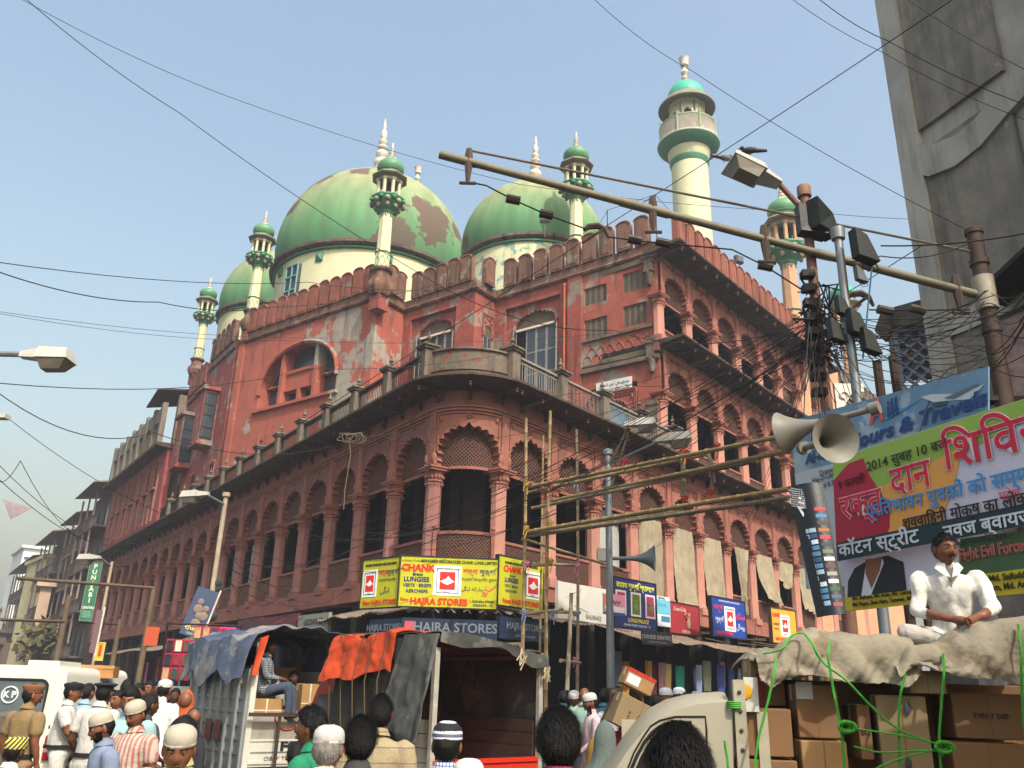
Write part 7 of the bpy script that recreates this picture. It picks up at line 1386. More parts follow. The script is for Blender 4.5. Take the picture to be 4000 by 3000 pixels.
b = MB(); b.box(X0, .0, -.12, .02, .5, .72); b.box(X0+.05, -.05, -.1, .02, .3, .5, 1); b.build('rear_bumper', [jw, blk], jp)
b = MB(); b.box(-.55, -.1, -.13, -.12, .33, .45); b.build('number_plate', mat('plate_grey', '#6a6a66', .6), jp); text('WB 0217562', .07, jp, (-.33, -.135, .39), '#d0d0c8')
b = MB(); b.lathe([(.33, 0), (.36, .05), (.35, .16), (.3, .2), (0, .2)], 28); b.v = [(v[0], -v[2], v[1]) for v in b.v]; b.f = [f[::-1] for f in b.f]; b.build('spare_wheel_cover', mat('cover_grey', '#5a564e', .6, .2, 4), jp, (-.62, -.03, 1.05))
b = MB(); b.tube([(.1*cos(a), 0, .1*sin(a)) for a in [q*.35 for q in range(19)]], .01, 5); b.build('round_badge', ink('#d8dcdc'), jp, (-.72, -.02, 1.6)); text('K P', .11, jp, (-.72, -.022, 1.6), '#d8dcdc', bold=.003)
for x in (X0+.15, -.15): wheel(jp, x, .6, .34, .2); wheel(jp, x, 3.2, .34, .2)

# unseen canopy added outside the picture to throw shade on the cartons
aw = empty('shade_awning', (2.98, -2.5, 0), 0, 'unseen canvas awning on iron posts, added to shade the cartons on the loaded truck', 'awning')
MB().hull8([(0, 0, 3.6), (5.5, 0, 3.9), (5.5, 6.9, 3.9), (0, 6.9, 3.6)], [(0, 0, 3.62), (5.5, 0, 3.92), (5.5, 6.9, 3.92), (0, 6.9, 3.62)]).build('shade_cloth', _M['dark_tarp'], aw)
for x, y in ((.1, .1), (.1, 6.8), (5.3, .1), (5.3, 6.8)): MB().tube([(x, y, 0), (x, y, 3.6)], .04, 8).build('shade_awning_post', chrome, aw)
# ================================================================ people
import numpy as np
from mathutils import noise as MN
SK = {'d': '#583626', 'm': '#7a4c34', 'l': '#8e5c42'}
def skinm(k): return mat('skin_'+k, SK[k], .5, .12, 18, .06, coord='O', spec=.4)
hairm = mat('black_hair', '#0e0b0a', .55, .3, 60, .4, coord='O', spec=.25); greyh = mat('grey_hair', '#8a867e', .6, .3, 60, .4, coord='O'); bandm = ink('#d8d4c8')
def head_r(ph, el):     # ph: azimuth from the face, el: elevation; radius factors on an ellipsoid
    return 1
def head_pts(nu=28, nv=20, sc=1):
    V_, info = [], []
    for j in range(nv+1):
        el = -pi/2+pi*j/nv
        for i in range(nu):
            ph = 2*pi*i/nu; s, c = sin(ph), cos(ph)
            x = .076*cos(el)*s; y = -.095*cos(el)*c; z = .118*sin(el)
            if z < 0: k = (-z/.118); x *= 1-.30*k**1.4; y = y*(1-.12*k) if y < 0 else y*(1-.45*k)
            if y > 0: y *= 1.04
            f = max(0, c); fr = f**2
            g = lambda a, sa, b_, sb: math.exp(-((ph if ph < pi else ph-2*pi)-a)**2/(2*sa*sa)-(z-b_)**2/(2*sb*sb))
            y -= .019*g(0, .14, -.022, .013)+.009*g(0, .1, .004, .02)+.006*g(0, .5, .036, .01)-.010*(g(.42, .17, .012, .013)+g(-.42, .17, .012, .013))
            y -= .006*g(0, .3, -.055, .008)+.008*g(0, .28, -.1, .014)-.004*g(0, .3, -.075, .006); x += (.004*(g(.75, .3, -.025, .02)-g(-.75, .3, -.025, .02)))
            V_.append((x*sc, y*sc, z*sc)); info.append((ph if ph < pi else ph-2*pi, z))
    F_ = [(j*nu+i, j*nu+(i+1) % nu, (j+1)*nu+(i+1) % nu, (j+1)*nu+i) for j in range(nv) for i in range(nu)]
    return V_, F_, info
HV, HF, HI = head_pts(); HV2, HF2, HI2 = head_pts(44, 34)
def in_hair(ph, z, style='short'):
    a = abs(ph); hl = .068 if a < .6 else (.068-(a-.6)*.055 if a < 1.5 else (.005 if a < 1.9 else -.045-(a-1.9)*.03)); return z > hl
def in_beard(ph, z, full): a = abs(ph); return (z < -.062 and a < 1.55) or (a > .75 and a < 1.5 and z < -.0) or (abs(z+.043) < .008 and a < .33) if full else (abs(z+.043) < .009 and a < .36)
JOBS = []
class Person:
    def __init__(s, px, py, D, face, label, h=1.68, **k):
        p = at(px, py, D); s.z0 = k.get('z0', None); hh = p.z-.1     # head-top given
        s.k = k; s.h = k.get('H', None) or (p.z/1.0 if s.z0 is None else h); s.s = (s.h/1.70); s.o = empty('person', (p.x, p.y, s.z0 or 0), rad(180-face), label, 'person', k.get('group')); s.face = face; JOBS.append(s)
        k_ = k; pose = k.get('pose', 'stand'); S_ = s.s
        J = dict(pelvis=(0, 0, .93), waist=(0, .0, 1.08), chest=(0, .0, 1.28), neck=(0, .01, 1.44), head=(0, -.02, 1.585), hipl=(-.09, 0, .9), hipr=(.09, 0, .9), kneel=(-.11, -.03, .5), kneer=(.11, -.01, .5), ankl=(-.11, .02, .08), ankr=(.12, .05, .08), shl=(-.185, .01, 1.38), shr=(.185, .01, 1.38), ell=(-.235, .03, 1.12), elr=(.235, .03, 1.12), wrl=(-.235, -.05, .89), wrr=(.235, -.05, .89))
        if pose == 'walk': J.update(kneel=(-.1, -.16, .52), ankl=(-.1, -.1, .1), kneer=(.1, .0, .5), ankr=(.1, .28, .14), wrl=(-.24, .1, .92), wrr=(.24, -.16, .93))
        if pose == 'cross': J.update(ell=(-.25, -.1, 1.14), elr=(.25, -.1, 1.14), wrl=(.05, -.24, 1.16), wrr=(-.07, -.2, 1.12))
        if pose == 'front': J.update(ell=(-.24, -.02, 1.13), elr=(.24, -.02, 1.13), wrl=(-.1, -.24, 1.0), wrr=(.12, -.24, .98))
        if pose == 'carry': J.update(ell=(-.3, -.05, 1.5), elr=(.3, -.05, 1.5), wrl=(-.2, -.1, 1.78), wrr=(.2, -.1, 1.78))
        if pose == 'sit': J.update(pelvis=(0, 0, .12), waist=(0, .0, .27), chest=(0, -.06, .47), neck=(0, -.1, .64), head=(0, -.15, .78), hipl=(-.1, 0, .12), hipr=(.1, 0, .12), kneel=(-.36, -.22, .16), kneer=(.36, -.2, .14), ankl=(.06, -.26, .05), ankr=(-.08, -.24, .03), shl=(-.2, -.08, .58), shr=(.2, -.08, .58), ell=(-.255, -.14, .32), elr=(.25, -.19, .33), wrl=(-.04, -.34, .25), wrr=(.08, -.4, .25))
        if pose == 'bench': J.update(pelvis=(0, 0, .1), waist=(0, .02, .26), chest=(0, .0, .47), neck=(0, .0, .64), head=(0, -.04, .78), hipl=(-.09, 0, .1), hipr=(.09, 0, .1), kneel=(-.1, -.42, .2), kneer=(.1, -.44, .16), ankl=(-.1, -.45, -.22), ankr=(.1, -.5, -.25), shl=(-.19, .02, .57), shr=(.19, .02, .57), ell=(-.22, -.06, .33), elr=(.22, -.06, .33), wrl=(-.1, -.26, .3), wrr=(.1, -.26, .3))
        J.update(k.get('J', {}))
        if pose not in ('sit', 'bench'):
            ln = k.get('lean', 0); tw = k.get('tw', 0)
            if ln:
                c, s_ = cos(ln), sin(ln)
                for q in ('waist', 'chest', 'neck', 'head', 'shl', 'shr', 'ell', 'elr', 'wrl', 'wrr'):
                    if q in k.get('J', {}): continue
                    x, y, z = J[q]; dy, dz = y, z-.93; J[q] = (x, dy*c-dz*s_, .93+dz*c+dy*s_)
        s.J = {a: Vector(v)*S_ for a, v in J.items()}
        J = s.J; b = MB(); fat = k.get('fat', 1); R_ = S_
        up = (J['neck']-J['pelvis']).normalized()
        def ring(c, ax, rx, ry, n=12):
            side = Vector((1, 0, 0)); fr = ax.cross(side).normalized(); return [c+side*(rx*cos(2*pi*i/n))+fr*(ry*sin(2*pi*i/n)) for i in range(n)]
        rows = []; kurta = k.get('kurta'); slv0 = k.get('sleeve', 'short')
        seat = pose in ('sit', 'bench')
        lv = [(-.13 if not seat else -.02, .12, .095, 0), (-.04, .165, .125, 0), (.06, .155, .12*fat, 0), (.16, .15, .125*fat, .0), (.3, .17, .13, 0), (.4, .205, .12, 0), (.465, .178, .095, 0), (.51, .07, .065, 0)]
        spine = [J['pelvis'], J['waist'], J['chest'], J['neck']]; L_ = [0]; 
        for a, c in zip(spine, spine[1:]): L_.append(L_[-1]+(c-a).length)
        def sppt(d):
            if d <= 0: return spine[0]+(spine[1]-spine[0]).normalized()*d
            for i in range(3):
                if d <= L_[i+1] or i == 2: return spine[i]+(spine[i+1]-spine[i]).normalized()*(d-L_[i])
        for d, rx, ry, _ in lv: rows.append(ring(sppt(d*S_), up, rx*R_, ry*R_))
        vs = [p for r_ in rows for p in r_]; n = 12; fs = [(j*n+i, j*n+(i+1) % n, (j+1)*n+(i+1) % n, (j+1)*n+i) for j in range(len(rows)-1) for i in range(n)]+[tuple(range(n-1, -1, -1)), tuple((len(rows)-1)*n+i for i in range(n))]
        b.add(vs, fs)
        if slv0 == 'short':
            for q in 'lr': b.tube([J['sh'+q].lerp(J['el'+q], t) for t in (-.05, .3, .72)], [.075*R_, .078*R_, .072*R_], 10)
        def limb(a, c, r0, r1, mid=None): b.tube([a-(c-a)*.03, a.lerp(c, .3), a.lerp(c, .65), c+(c-a)*.02], [r0*R_, (mid or (r0*.6+r1*.4))*R_, (r0*.3+r1*.7)*R_, r1*R_], 10)
        slv = 1.12 if k.get('sleeve', 'short') == 'long' else 1
        for q in 'lr':
            sh, el, wr = J['sh'+q], J['el'+q], J['wr'+q]; b.ball(sh, .06*R_, 0, 10, 7); limb(sh, el, .062*(1.06 if slv0 in ('long', 'roll') else 1), .045*slv*(1.25 if slv0 == 'roll' else 1)); b.ball(el, .046*R_*slv, 0, 8, 6); limb(el, wr, .044*slv, .029*slv, .042*slv)
            hp_, kn, an = J['hip'+q], J['knee'+q], J['ank'+q]; tf_ = 1.12 if k.get('loose', True) else 1
            limb(hp_, kn, .1, .066*tf_); b.ball(kn, .064*R_*tf_, 0, 8, 6); limb(kn, an, .06*tf_, .05*tf_, .062*tf_)
        if kurta: b.lathe([(.17*R_, J['pelvis'].z+.1), (.2*R_, J['pelvis'].z-.1), (.24*R_, J['pelvis'].z-.42*R_)], 16, c=(J['pelvis'].x, J['pelvis'].y), sy=.75)
        b.tube([J['neck']-up*.05, J['neck'].lerp(J['head'], .35), J['head']-Vector((0, 0, .03))], [.07*R_, .056*R_, .05*R_], 12)
        me = b.mesh('person_body', [], 0); t = bpy.data.objects.new('tmp', me); COL.objects.link(t); md = t.modifiers.new('r', 'REMESH'); md.mode = 'VOXEL'; md.voxel_size = k.get('vox', .028); sm = t.modifiers.new('s', 'SMOOTH'); sm.iterations = 4; sm.factor = .6; s.tmp = t
    def segd(s, P, a, c):
        a, c = np.array(a), np.array(c); d = c-a; t = np.clip(((P-a)@d)/(d@d), 0, 1); return np.linalg.norm(P-(a+t[:, None]*d), axis=1), t
    def finish(s, dg):
        k = s.k; J = s.J; S_ = s.s; ev = s.tmp.evaluated_get(dg); m = ev.to_mesh(); nv = len(m.vertices); co = np.empty(nv*3); m.vertices.foreach_get('co', co); co = co.reshape(-1, 3)
        fs = [tuple(p.vertices) for p in m.polygons]; ev.to_mesh_clear()
        # cloth folds
        nr = k.get('wr', .009)
        if nr:
            sd = len(JOBS)*3.1+s.o.location.x*7
            for i in range(nv):
                p = co[i]; q = MN.noise(Vector((p[0]*9+sd, p[1]*9, p[2]*5+p[0]*6)))+.6*MN.noise(Vector((p[0]*22, p[1]*22+sd, p[2]*11-p[0]*9))); c = (0, 0); rr_ = hypot(p[0], p[1]) or 1; a = nr*q; co[i][0] += a*p[0]/rr_; co[i][1] += a*p[1]/rr_
        C = np.array([co[list(f)].mean(0) for f in fs]); ds = []; lab = []
        segs = [('torso', J['pelvis'], J['waist'], 0), ('torso', J['waist'], J['chest'], 0), ('torso', J['chest'], J['neck'], 0), ('neck', J['neck'], J['head'], 1)]
        sl = k.get('sleeve', 'short')
        for q in 'lr':
            segs += [('ua', J['sh'+q], J['el'+q], 0), ('fa', J['el'+q], J['wr'+q], 0 if sl == 'long' else 1), ('leg', J['hip'+q], J['knee'+q], 2), ('leg', J['knee'+q], J['ank'+q], 2)]
        D_ = []; T_ = []
        offs = {'torso': -.1, 'neck': .02, 'ua': 0, 'fa': 0, 'leg': 0}
        for nm, a, c, mi in segs: d, t = s.segd(C, a, c); D_.append(d+offs[nm]*S_); T_.append(t)
        best = np.argmin(np.array(D_), 0); mi = np.array([segs[b_][3] for b_ in best]); T_ = np.array(T_)
        for i in range(len(C)):
            b_ = best[i]; nm = segs[b_][0]
            if nm == 'neck' and T_[b_, i] < .12: mi[i] = 0
            if nm == 'torso' and C[i][2] < J['pelvis'].z-.02 and not k.get('kurta') and k.get('pose') not in ('sit',): mi[i] = 2
            if nm == 'torso' and k.get('pose') == 'sit' and C[i][2] < J['pelvis'].z-.0: mi[i] = 2
            if nm == 'leg' and k.get('kurta') and C[i][2] > J['pelvis'].z-.42*S_: mi[i] = 0
            if nm == 'ua' and sl == 'short' and T_[b_, i] > .72: mi[i] = 1
            if nm == 'ua' and sl == 'none': mi[i] = 1
            if nm == 'fa' and sl == 'long' and T_[b_, i] > .93: mi[i] = 1
            if nm == 'fa' and sl == 'roll' and T_[b_, i] < .3: mi[i] = 0
        b = MB(); b.v = [tuple(p) for p in co]; b.f = fs; b.m = [int(x) for x in mi]
        # head
        hd = k.get('hd', 1)*S_*1.02; hp = J['head']; yaw, pit, rol = k.get('yaw', 0), k.get('pitch', 0), k.get('roll', 0)
        M = Matrix.Translation(hp) @ Matrix.Rotation(yaw, 4, 'Z') @ Matrix.Rotation(pit, 4, 'X') @ Matrix.Rotation(rol, 4, 'Y') @ Matrix.Scale(hd, 4)
        tm = lambda p: tuple(M @ Vector(p)); near = k.get('near'); hv, hf, hi = (HV2, HF2, HI2) if near else (HV, HF, HI)
        b.t = tm; o0 = len(b.f); b.add(hv, hf, 1)
        for sx in (-1, 1):      # ears
            b.ball((sx*.078, .008, -.002), .03, 1, 8, 6, sx=.35, sy=.62, sz=1.1); b.ball((sx*.033, -.076, .012), .0125, 3, 10, 7); b.ball((sx*.033, -.0866, .012), .0055, 4, 8, 5)
            b.tube([(sx*.046, -.0805, .016), (sx*.034, -.0895, .0205), (sx*.02, -.087, .016)], .0032, 5, 1)
            b.tube([(sx*.053, -.078, .03), (sx*.035, -.0945, .036), (sx*.015, -.0955, .031)], .004, 5, 4)
        b.tube([(-.024, -.083, -.056), (-.01, -.0935, -.0535), (.01, -.0935, -.0535), (.024, -.083, -.056)], [.002, .005, .005, .002], 6, 5); b.tube([(-.02, -.082, -.063), (0, -.0925, -.065), (.02, -.082, -.063)], [.002, .0058, .002], 6, 5)
        b.t = None
        s.hands(b, S_)
        for q in 'lr':      # feet
            an = J['ank'+q]; f = Vector((0, -.1, -.045))*S_; b.tube([an+Vector((0, .05, -.04))*S_, an+f*.5, an+f+Vector((0, -.05, 0))*S_], [.04*S_, .045*S_, .028*S_], 8, 6)
        sk = k.get('skin', 'm'); top = k['top'] if not isinstance(k['top'], str) else mat('top'+k['top'], k['top'], .85, .12, 2.6, .8, coord='O'); bot = mat('top'+k.get('bot', '#3a3a40'), k.get('bot', '#3a3a40'), .85, .12, 5, .7, coord='O')
        b.build('body', [top, skinm(sk), bot, ink('#8f867c'), ink('#141010'), mat('lips', '#46241c', .5, 0, coord='O'), mat('shoe', '#2a221c', .6)], s.o, smooth=75)
        bpy.data.objects.remove(s.tmp)
        # hair / beard / caps
        st = k.get('hair', 'short'); hm = greyh if k.get('grey') else hairm
        if st != 'bald':
            h = MB(); h.t = tm; idx = {}; vs = []; 
            hfaces = [f for f in hf if sum(in_hair(*hi[i]) for i in f) >= 2]; bulk = {'short': 1.09, 'thick': 1.2, 'curly': 1.2}[st]
            for f in hfaces:
                for i in f:
                    if i not in idx: v = Vector(hv[i]); g_ = bulk*(1+.05*MN.noise(v*60)+(.07*MN.noise(v*30) if st != 'short' else 0))*(1 if in_hair(*hi[i]) else .97/bulk*1.02); idx[i] = len(vs); vs.append(tuple(v*g_))
            h.add(vs, [tuple(idx[i] for i in f) for f in hfaces])
            ns = k.get('strands', 0)
            if ns:
                rr_ = random.Random(int(s.o.location.x*1000)); cand = [i for i in range(len(hv)) if in_hair(*hi[i])]
                for _ in range(ns):
                    v = Vector(hv[rr_.choice(cand)]); v = (v+Vector((rr_.uniform(-.008, .008), rr_.uniform(-.008, .008), rr_.uniform(-.008, .008)))); nn = v.normalized(); v = v*bulk*.99
                    dn = Vector((nn.x*.35+rr_.uniform(-.3, .3), nn.y*.35+rr_.uniform(-.2, .2)+(.3 if nn.y > 0 else -.1), -.55+rr_.uniform(-.3, .3))); dn = (dn-nn*dn.dot(nn)).normalized(); ln = rr_.uniform(.018, .045); lift = rr_.uniform(.001, .006)*(2.2 if st == 'curly' else 1); sd_ = dn.cross(nn).normalized()*rr_.uniform(.0009, .002)
                    a = v; m_ = v+dn*ln*.5+nn*lift; e = v+dn*ln+nn*lift*rr_.uniform(0, 1.4); h.add([a-sd_, a+sd_, m_+sd_*.8, m_-sd_*.8, e], [(0, 1, 2, 3), (3, 2, 4)])
            h.build('hair', hm, s.o, smooth=80)
        bd = k.get('beard')
        if bd:
            h = MB(); h.t = tm; full = bd in ('full', 'long'); hfaces = [f for f in hf if all(in_beard(*hi[i], full) for i in f)]; idx = {}; vs = []
            for f in hfaces:
                for i in f:
                    if i not in idx: v = Vector(hv[i]); g_ = (1.06 if not full else 1.1)+.04*MN.noise(v*80); w_ = v*g_; idx[i] = len(vs); w_.z -= (.1 if bd == 'long' and v.z < -.06 else 0)*max(0, (-v.z-.04)*18); vs.append(tuple(w_))
            if not full: h.tube([(-.036, -.081, -.048), (-.018, -.097, -.041), (0, -.1, -.038), (.018, -.097, -.041), (.036, -.081, -.048)], [.003, .006, .006, .006, .003], 6)
            if hfaces: h.add(vs, [tuple(idx[i] for i in f) for f in hfaces])
            h.build('beard' if full else 'moustache', greyh if k.get('greybeard') else hairm, s.o, smooth=80)
        cp = k.get('cap')
        if cp:
            h = MB(); h.t = tm; col_ = k.get('capcol', '#b5ae9f'); cm = mat('cap'+col_, col_, .85, .12, 60, .25, coord='O')
            if cp == 'topi':
                h.lathe([(.082, .038), (.084, .045), (.0855, .06), (.085, .08), (.078, .103), (.06, .121), (.035, .131), (0, .134)], 32, sy=1.15); h.lathe([(.0835, .037), (.086, .04), (.086, .05), (.084, .052)], 32, sy=1.15)
                h.v = [tuple(Vector(v)+Vector((v[0]*8, v[1]*8, 6)).normalized()*.0035*MN.noise(Vector(v)*420)) for v in h.v]
            if cp == 'flat': h.lathe([(.088, .03), (.092, .045), (.095, .12), (.088, .13), (0, .132)], 28, sy=1.15)
            if cp == 'beret': h.lathe([(.082, .03), (.086, .05), (.105, .085), (.1, .105), (.06, .118), (0, .12)], 24, sy=1.12); h.v = [(v[0], v[1], v[2]) for v in h.v]
            if cp == 'peak': h.lathe([(.082, .03), (.085, .065), (.118, .09), (.112, .102), (.05, .112), (0, .112)], 24, sy=1.1); h.grid(lambda u, v: ((u-.5)*.15, -.09-.06*v*sin(pi*u)**.6, .04-.02*v), 8, 3, .004)
            h.build('cap', cm if not k.get('capm') else k['capm'], s.o, smooth=50)
        if k.get('glasses'):
            h = MB(); h.t = tm; [h.ball((sx*.034, -.096, .01), .02, 0, 10, 6, sy=.2, sz=.8) for sx in (-1, 1)]; h.tube([(-.075, -.02, .015), (-.055, -.09, .015), (.055, -.09, .015), (.075, -.02, .015)], .003, 5); h.build('sunglasses', blk, s.o)
        if k.get('collar', True) and not k.get('kurta'):
            h = MB(); nk = J['neck']; up = (J['head']-J['neck']).normalized()
            h.grid(lambda u, v: tuple(nk+Vector((sin(u*2*pi)*(.062+.022*v)*S_, (cos(u*2*pi)*(.06+.02*v))*S_+(-.02*S_*v*(1-abs(cos(pi*u))) if 0 else 0), (.055-.045*v+.01*cos(u*2*pi))*S_))), 24, 3, .004); h.build('collar', top, s.o)
        if k.get('belt'):
            h = MB(); c = s.J['pelvis'].lerp(s.J['waist'], .35); h.lathe([(.172*S_, -.02), (.178*S_, -.02), (.178*S_, .02), (.172*S_, .02)], 24, sy=.8*k.get('fat', 1)); h.build('belt', blk, s.o, tuple(c))
    def hands(s, b, S_):
        for q in 'lr':
            wr, el = s.J['wr'+q], s.J['el'+q]; d = (wr-el).normalized(); sd_ = -1 if q == 'l' else 1
            ref = Vector((0, -1, 0)) if abs(d.y) < .8 else Vector((0, 0, -1)); side = d.cross(ref).normalized(); nrm_ = side.cross(d).normalized(); P = wr+d*.045*S_
            vs = []
            b.tube([wr-d*.02*S_, wr+d*.02*S_, wr+d*.06*S_, wr+d*.095*S_], [.026*S_, .03*S_, .034*S_, .03*S_], 8, 1)
            for f, (o_, ln) in enumerate(((-.027, .06), (-.009, .07), (.009, .066), (.026, .05))):
                a = wr+d*.085*S_+side*o_*S_; c1 = a+d*ln*.5*S_+nrm_*.008*S_; c2 = c1+(d*.8+nrm_*.6).normalized()*ln*.5*S_; b.tube([a, c1, c2], [.0088*S_, .0082*S_, .0062*S_], 6, 1)
            a = wr+d*.03*S_+side*.028*S_*-sd_; b.tube([a, a+(d*.6-side*sd_*.7).normalized()*.035*S_+nrm_*.008, a+(d*.95-side*sd_*.35).normalized()*.065*S_+nrm_*.014], [.012*S_, .0105*S_, .0075*S_], 6, 1)
def P_(*a, **k): return Person(*a, **k)
WH, IV = '#bab8b2', '#aaa292'
stripe = mat('pink_stripe_shirt', '#b5a798', .85, .1, 5, .6, coord='O', stripes=[('X', 7.5, '#a86a64', .62)]); chk = mat('check_shirt', '#c8c0b4', .85, .08, 9, .1, coord='O', stripes=[('X', 14, '#6a5a60', .82), ('Z', 14, '#6a5a60', .82)]); plaid = mat('dark_plaid', '#3a4048', .85, .1, 5, .6, coord='O', stripes=[('X', 9, '#8a9298', .85), ('Z', 9, '#8a9298', .85), ('Y', 9, '#8a9298', .88)]); bst = mat('beige_line_shirt', '#95876a', .85, .08, 5, .6, coord='O', stripes=[('Z', 3.2, '#6a6458', .985)])
bluecheck = mat('pale_check', '#c0c8d8', .85, .08, 9, .1, coord='O', stripes=[('X', 16, '#4a5a80', .8), ('Z', 16, '#4a5a80', .8)])
capst = mat('striped_cap', '#1c1e24', .8, .1, 60, .3, coord='O', stripes=[]) 
capz = mat('patterned_cap', '#c8bc60', .8, .1, 40, .2, coord='O', stripes=[('DIAGONAL', 14, '#2a2418', .6)])
# left group
P_(130, 2675, 11.5, 22, 'khaki uniformed policeman in a brown beret, back turned, beside the jeep', top='#7f6a48', bot='#84704e', cap='beret', capcol='#7a5034', skin='m', pose='stand', yaw=-.5, belt=True, vox=.022)
P_(285, 2668, 12.8, 75, 'stout policeman in white with crossed arms, black beret and sunglasses', top=WH, bot='#c9c7be', cap='beret', capcol='#1c1c20', skin='m', pose='cross', fat=1.35, glasses=True, belt=True, beard='mous', vox=.022)
P_(345, 2672, 13.6, 20, 'man in a pale blue shirt behind the two white-uniformed policemen', top='#8aa8b8', bot='#5a5248', vox=.03)
P_(398, 2664, 11.2, 15, 'policeman in white seen from behind wearing a dark peaked cap', top=WH, bot='#c9c5ba', cap='peak', capcol='#23262e', skin='d', pose='walk', lean=.08, yaw=.2, vox=.022, belt=True)
P_(455, 2787, 8.0, -128, 'bearded man in a blue-grey shirt and white knit cap looking down to the left', top='#75829a', cap='topi', capcol=IV, skin='m', pose='walk', beard='full', pitch=.3, yaw=-.1, near=True, vox=.02, lean=.12)
P_(520, 2692, 9.4, 178, 'dark-haired man in a pale cyan shirt facing the camera', top='#8fb2b4', hair='thick', skin='m', beard='mous', pitch=.1, vox=.024)
P_(545, 2742, 8.7, -160, 'man in a pink striped shirt and cream cap looking down', top=stripe, cap='topi', capcol=IV, skin='m', beard='mous', pitch=.35, near=True, vox=.02)
P_(645, 2660, 13.2, 8, 'man in a long white kurta and white cap walking away', top='#d8d8d2', bot='#cfcdc8', cap='topi', capcol='#bcbcba', pose='walk', sleeve='long', kurta=True, vox=.022)
P_(712, 2848, 5.2, 165, 'broad-faced man in a cream knit cap at the bottom left, facing the camera', top='#c8c48a', cap='topi', capcol=IV, skin='m', near=True, grey=True, pitch=.22, vox=.02, hd=1.05)
P_(725, 2812, 5.6, 175, 'man with a side parting, mostly hidden behind the cream knit cap', top='#a8a070', hair='thick', skin='m', vox=.024)
P_(62, 2888, 8.0, 10, 'short figure in a patterned yellow and black cap at the lower left', top='#c8ccc8', cap='flat', capm=capz, skin='d', vox=.024)
bgp = [(262, 2640, 16, 20, '#b8b4a8', 'man in white far behind the policemen', 'short'), (305, 2655, 17, 200, '#48566a', 'dark-shirted man in the distance left of the carried wooden box', 'short'), (372, 2668, 15, 90, '#3a4a58', 'man carrying a wooden box on his head', 'bald'), (440, 2636, 17, 0, '#7a6248', 'man in brown seen from behind under the awnings', 'short'), (500, 2655, 14.5, 5, '#b5a888', 'man in a cream shirt from behind, bending slightly', 'short'), (548, 2672, 14, 185, '#8a98a8', 'small figure in grey-blue walking toward the camera', 'short'), (592, 2660, 15, 190, '#7890a8', 'man in light blue near the pale pole', 'short'), (622, 2662, 14.5, 170, '#a8b4c0', 'man in pale blue beside the white kurta', 'short'), (585, 2715, 10.5, 40, '#3a4048', 'boy with black hair between the striped shirt and the kurta', 'short'), (690, 2690, 16, 180, '#5a3a34', 'dark figure by the packets rack', 'short'), (470, 2700, 12.5, 200, '#6a7480', 'man in dull blue deep in the crowd', 'short'), (420, 2690, 14, 170, '#a89a80', 'half-hidden figure in beige in the crowd', 'short')]
for x, y, D, f, c, lb, hr in bgp: P_(x, y, D, f, lb, top=c, hair=hr, skin=R.choice('dm'), vox=.035, wr=0, pose=R.choice(['stand', 'walk', 'front']) if 'box' not in lb else 'carry', group='passers-by on the left street')
rx = random.Random(5)
for i in range(26):
    D = rx.uniform(15, 34); x = rx.uniform(250, 760); y = 2706-(2000-x)*.0297-3300*(rx.uniform(1.55, 1.74)-1.8)/D+rx.uniform(-2, 2)
    c = rx.choice(['#b8b8b2', '#c0c0ba', '#8a9aa8', '#6a7480', '#a89a80', '#5a5048', '#3a4450', '#b0b4b8', '#9aa8b0']); cp_ = rx.random() < .4
    P_(x, y, D, rx.choice([0, 20, 170, 190, -30]), {'#b8b8b2': 'white', '#c0c0ba': 'white', '#8a9aa8': 'grey-blue', '#6a7480': 'slate', '#a89a80': 'khaki', '#5a5048': 'brown', '#3a4450': 'dark blue', '#b0b4b8': 'pale grey', '#9aa8b0': 'pale blue'}[c]+'-clad passer-by '+('in a white cap ' if cp_ else 'with bare dark hair ')+'far down the left street', top=c, cap='topi' if cp_ else None, capcol='#b4b4b0', skin=rx.choice('dm'), vox=.045, wr=0, pose=rx.choice(['stand', 'walk']), group='distant passers-by on the left street')
# middle front
P_(1232, 2772, 6.0, -78, 'young man in a green polo shirt seen in profile facing left', top='#1f7a58', hair='thick', skin='m', near=True, vox=.02, strands=1500)
P_(1285, 2848, 5.0, 3, 'elderly man with grey hair under a white crocheted cap, from behind', top='#c8c2b0', cap='topi', capcol='#bcbab4', grey=True, skin='l', near=True, vox=.02, hd=1.02, strands=500)
P_(1160, 2905, 7.2, -20, 'boy whose dark head shows low in front of the white truck', top='#8a3038', skin='m', vox=.03)
P_(1412, 2822, 5.2, 5, 'man with curly black hair seen from behind, bottom centre left', top='#3a3a3a', hair='curly', skin='m', near=True, strands=9000, vox=.024)
P_(1490, 2722, 6.5, 2, 'man in a beige shirt with fine dark lines seen from behind', top=bst, hair='short', skin='m', near=True, strands=3500, vox=.02)
PS = P_(1748, 2838, 5.3, 2, 'man in a black and grey striped knit cap seen from behind', top=bluecheck, cap='topi', capm=capst, skin='m', near=True, vox=.02, hd=1.05)
P_(1830, 2978, 4.6, 10, 'only the top of a white cap shows at the bottom beside the striped cap', top='#b8b4a8', cap='topi', capcol='#d0ccc4', vox=.03)
P_(2183, 2790, 3.9, 2, 'man with straight black hair seen from behind, bottom centre', top='#8a2a4a', hair='short', skin='m', near=True, strands=9000, vox=.024, hd=1.08)
P_(2655, 2888, 3.1, -6, 'man with tousled black hair at the bottom in front of the cream cab', top='#4a4440', hair='thick', skin='m', near=True, strands=11000, vox=.024, hd=1.12)
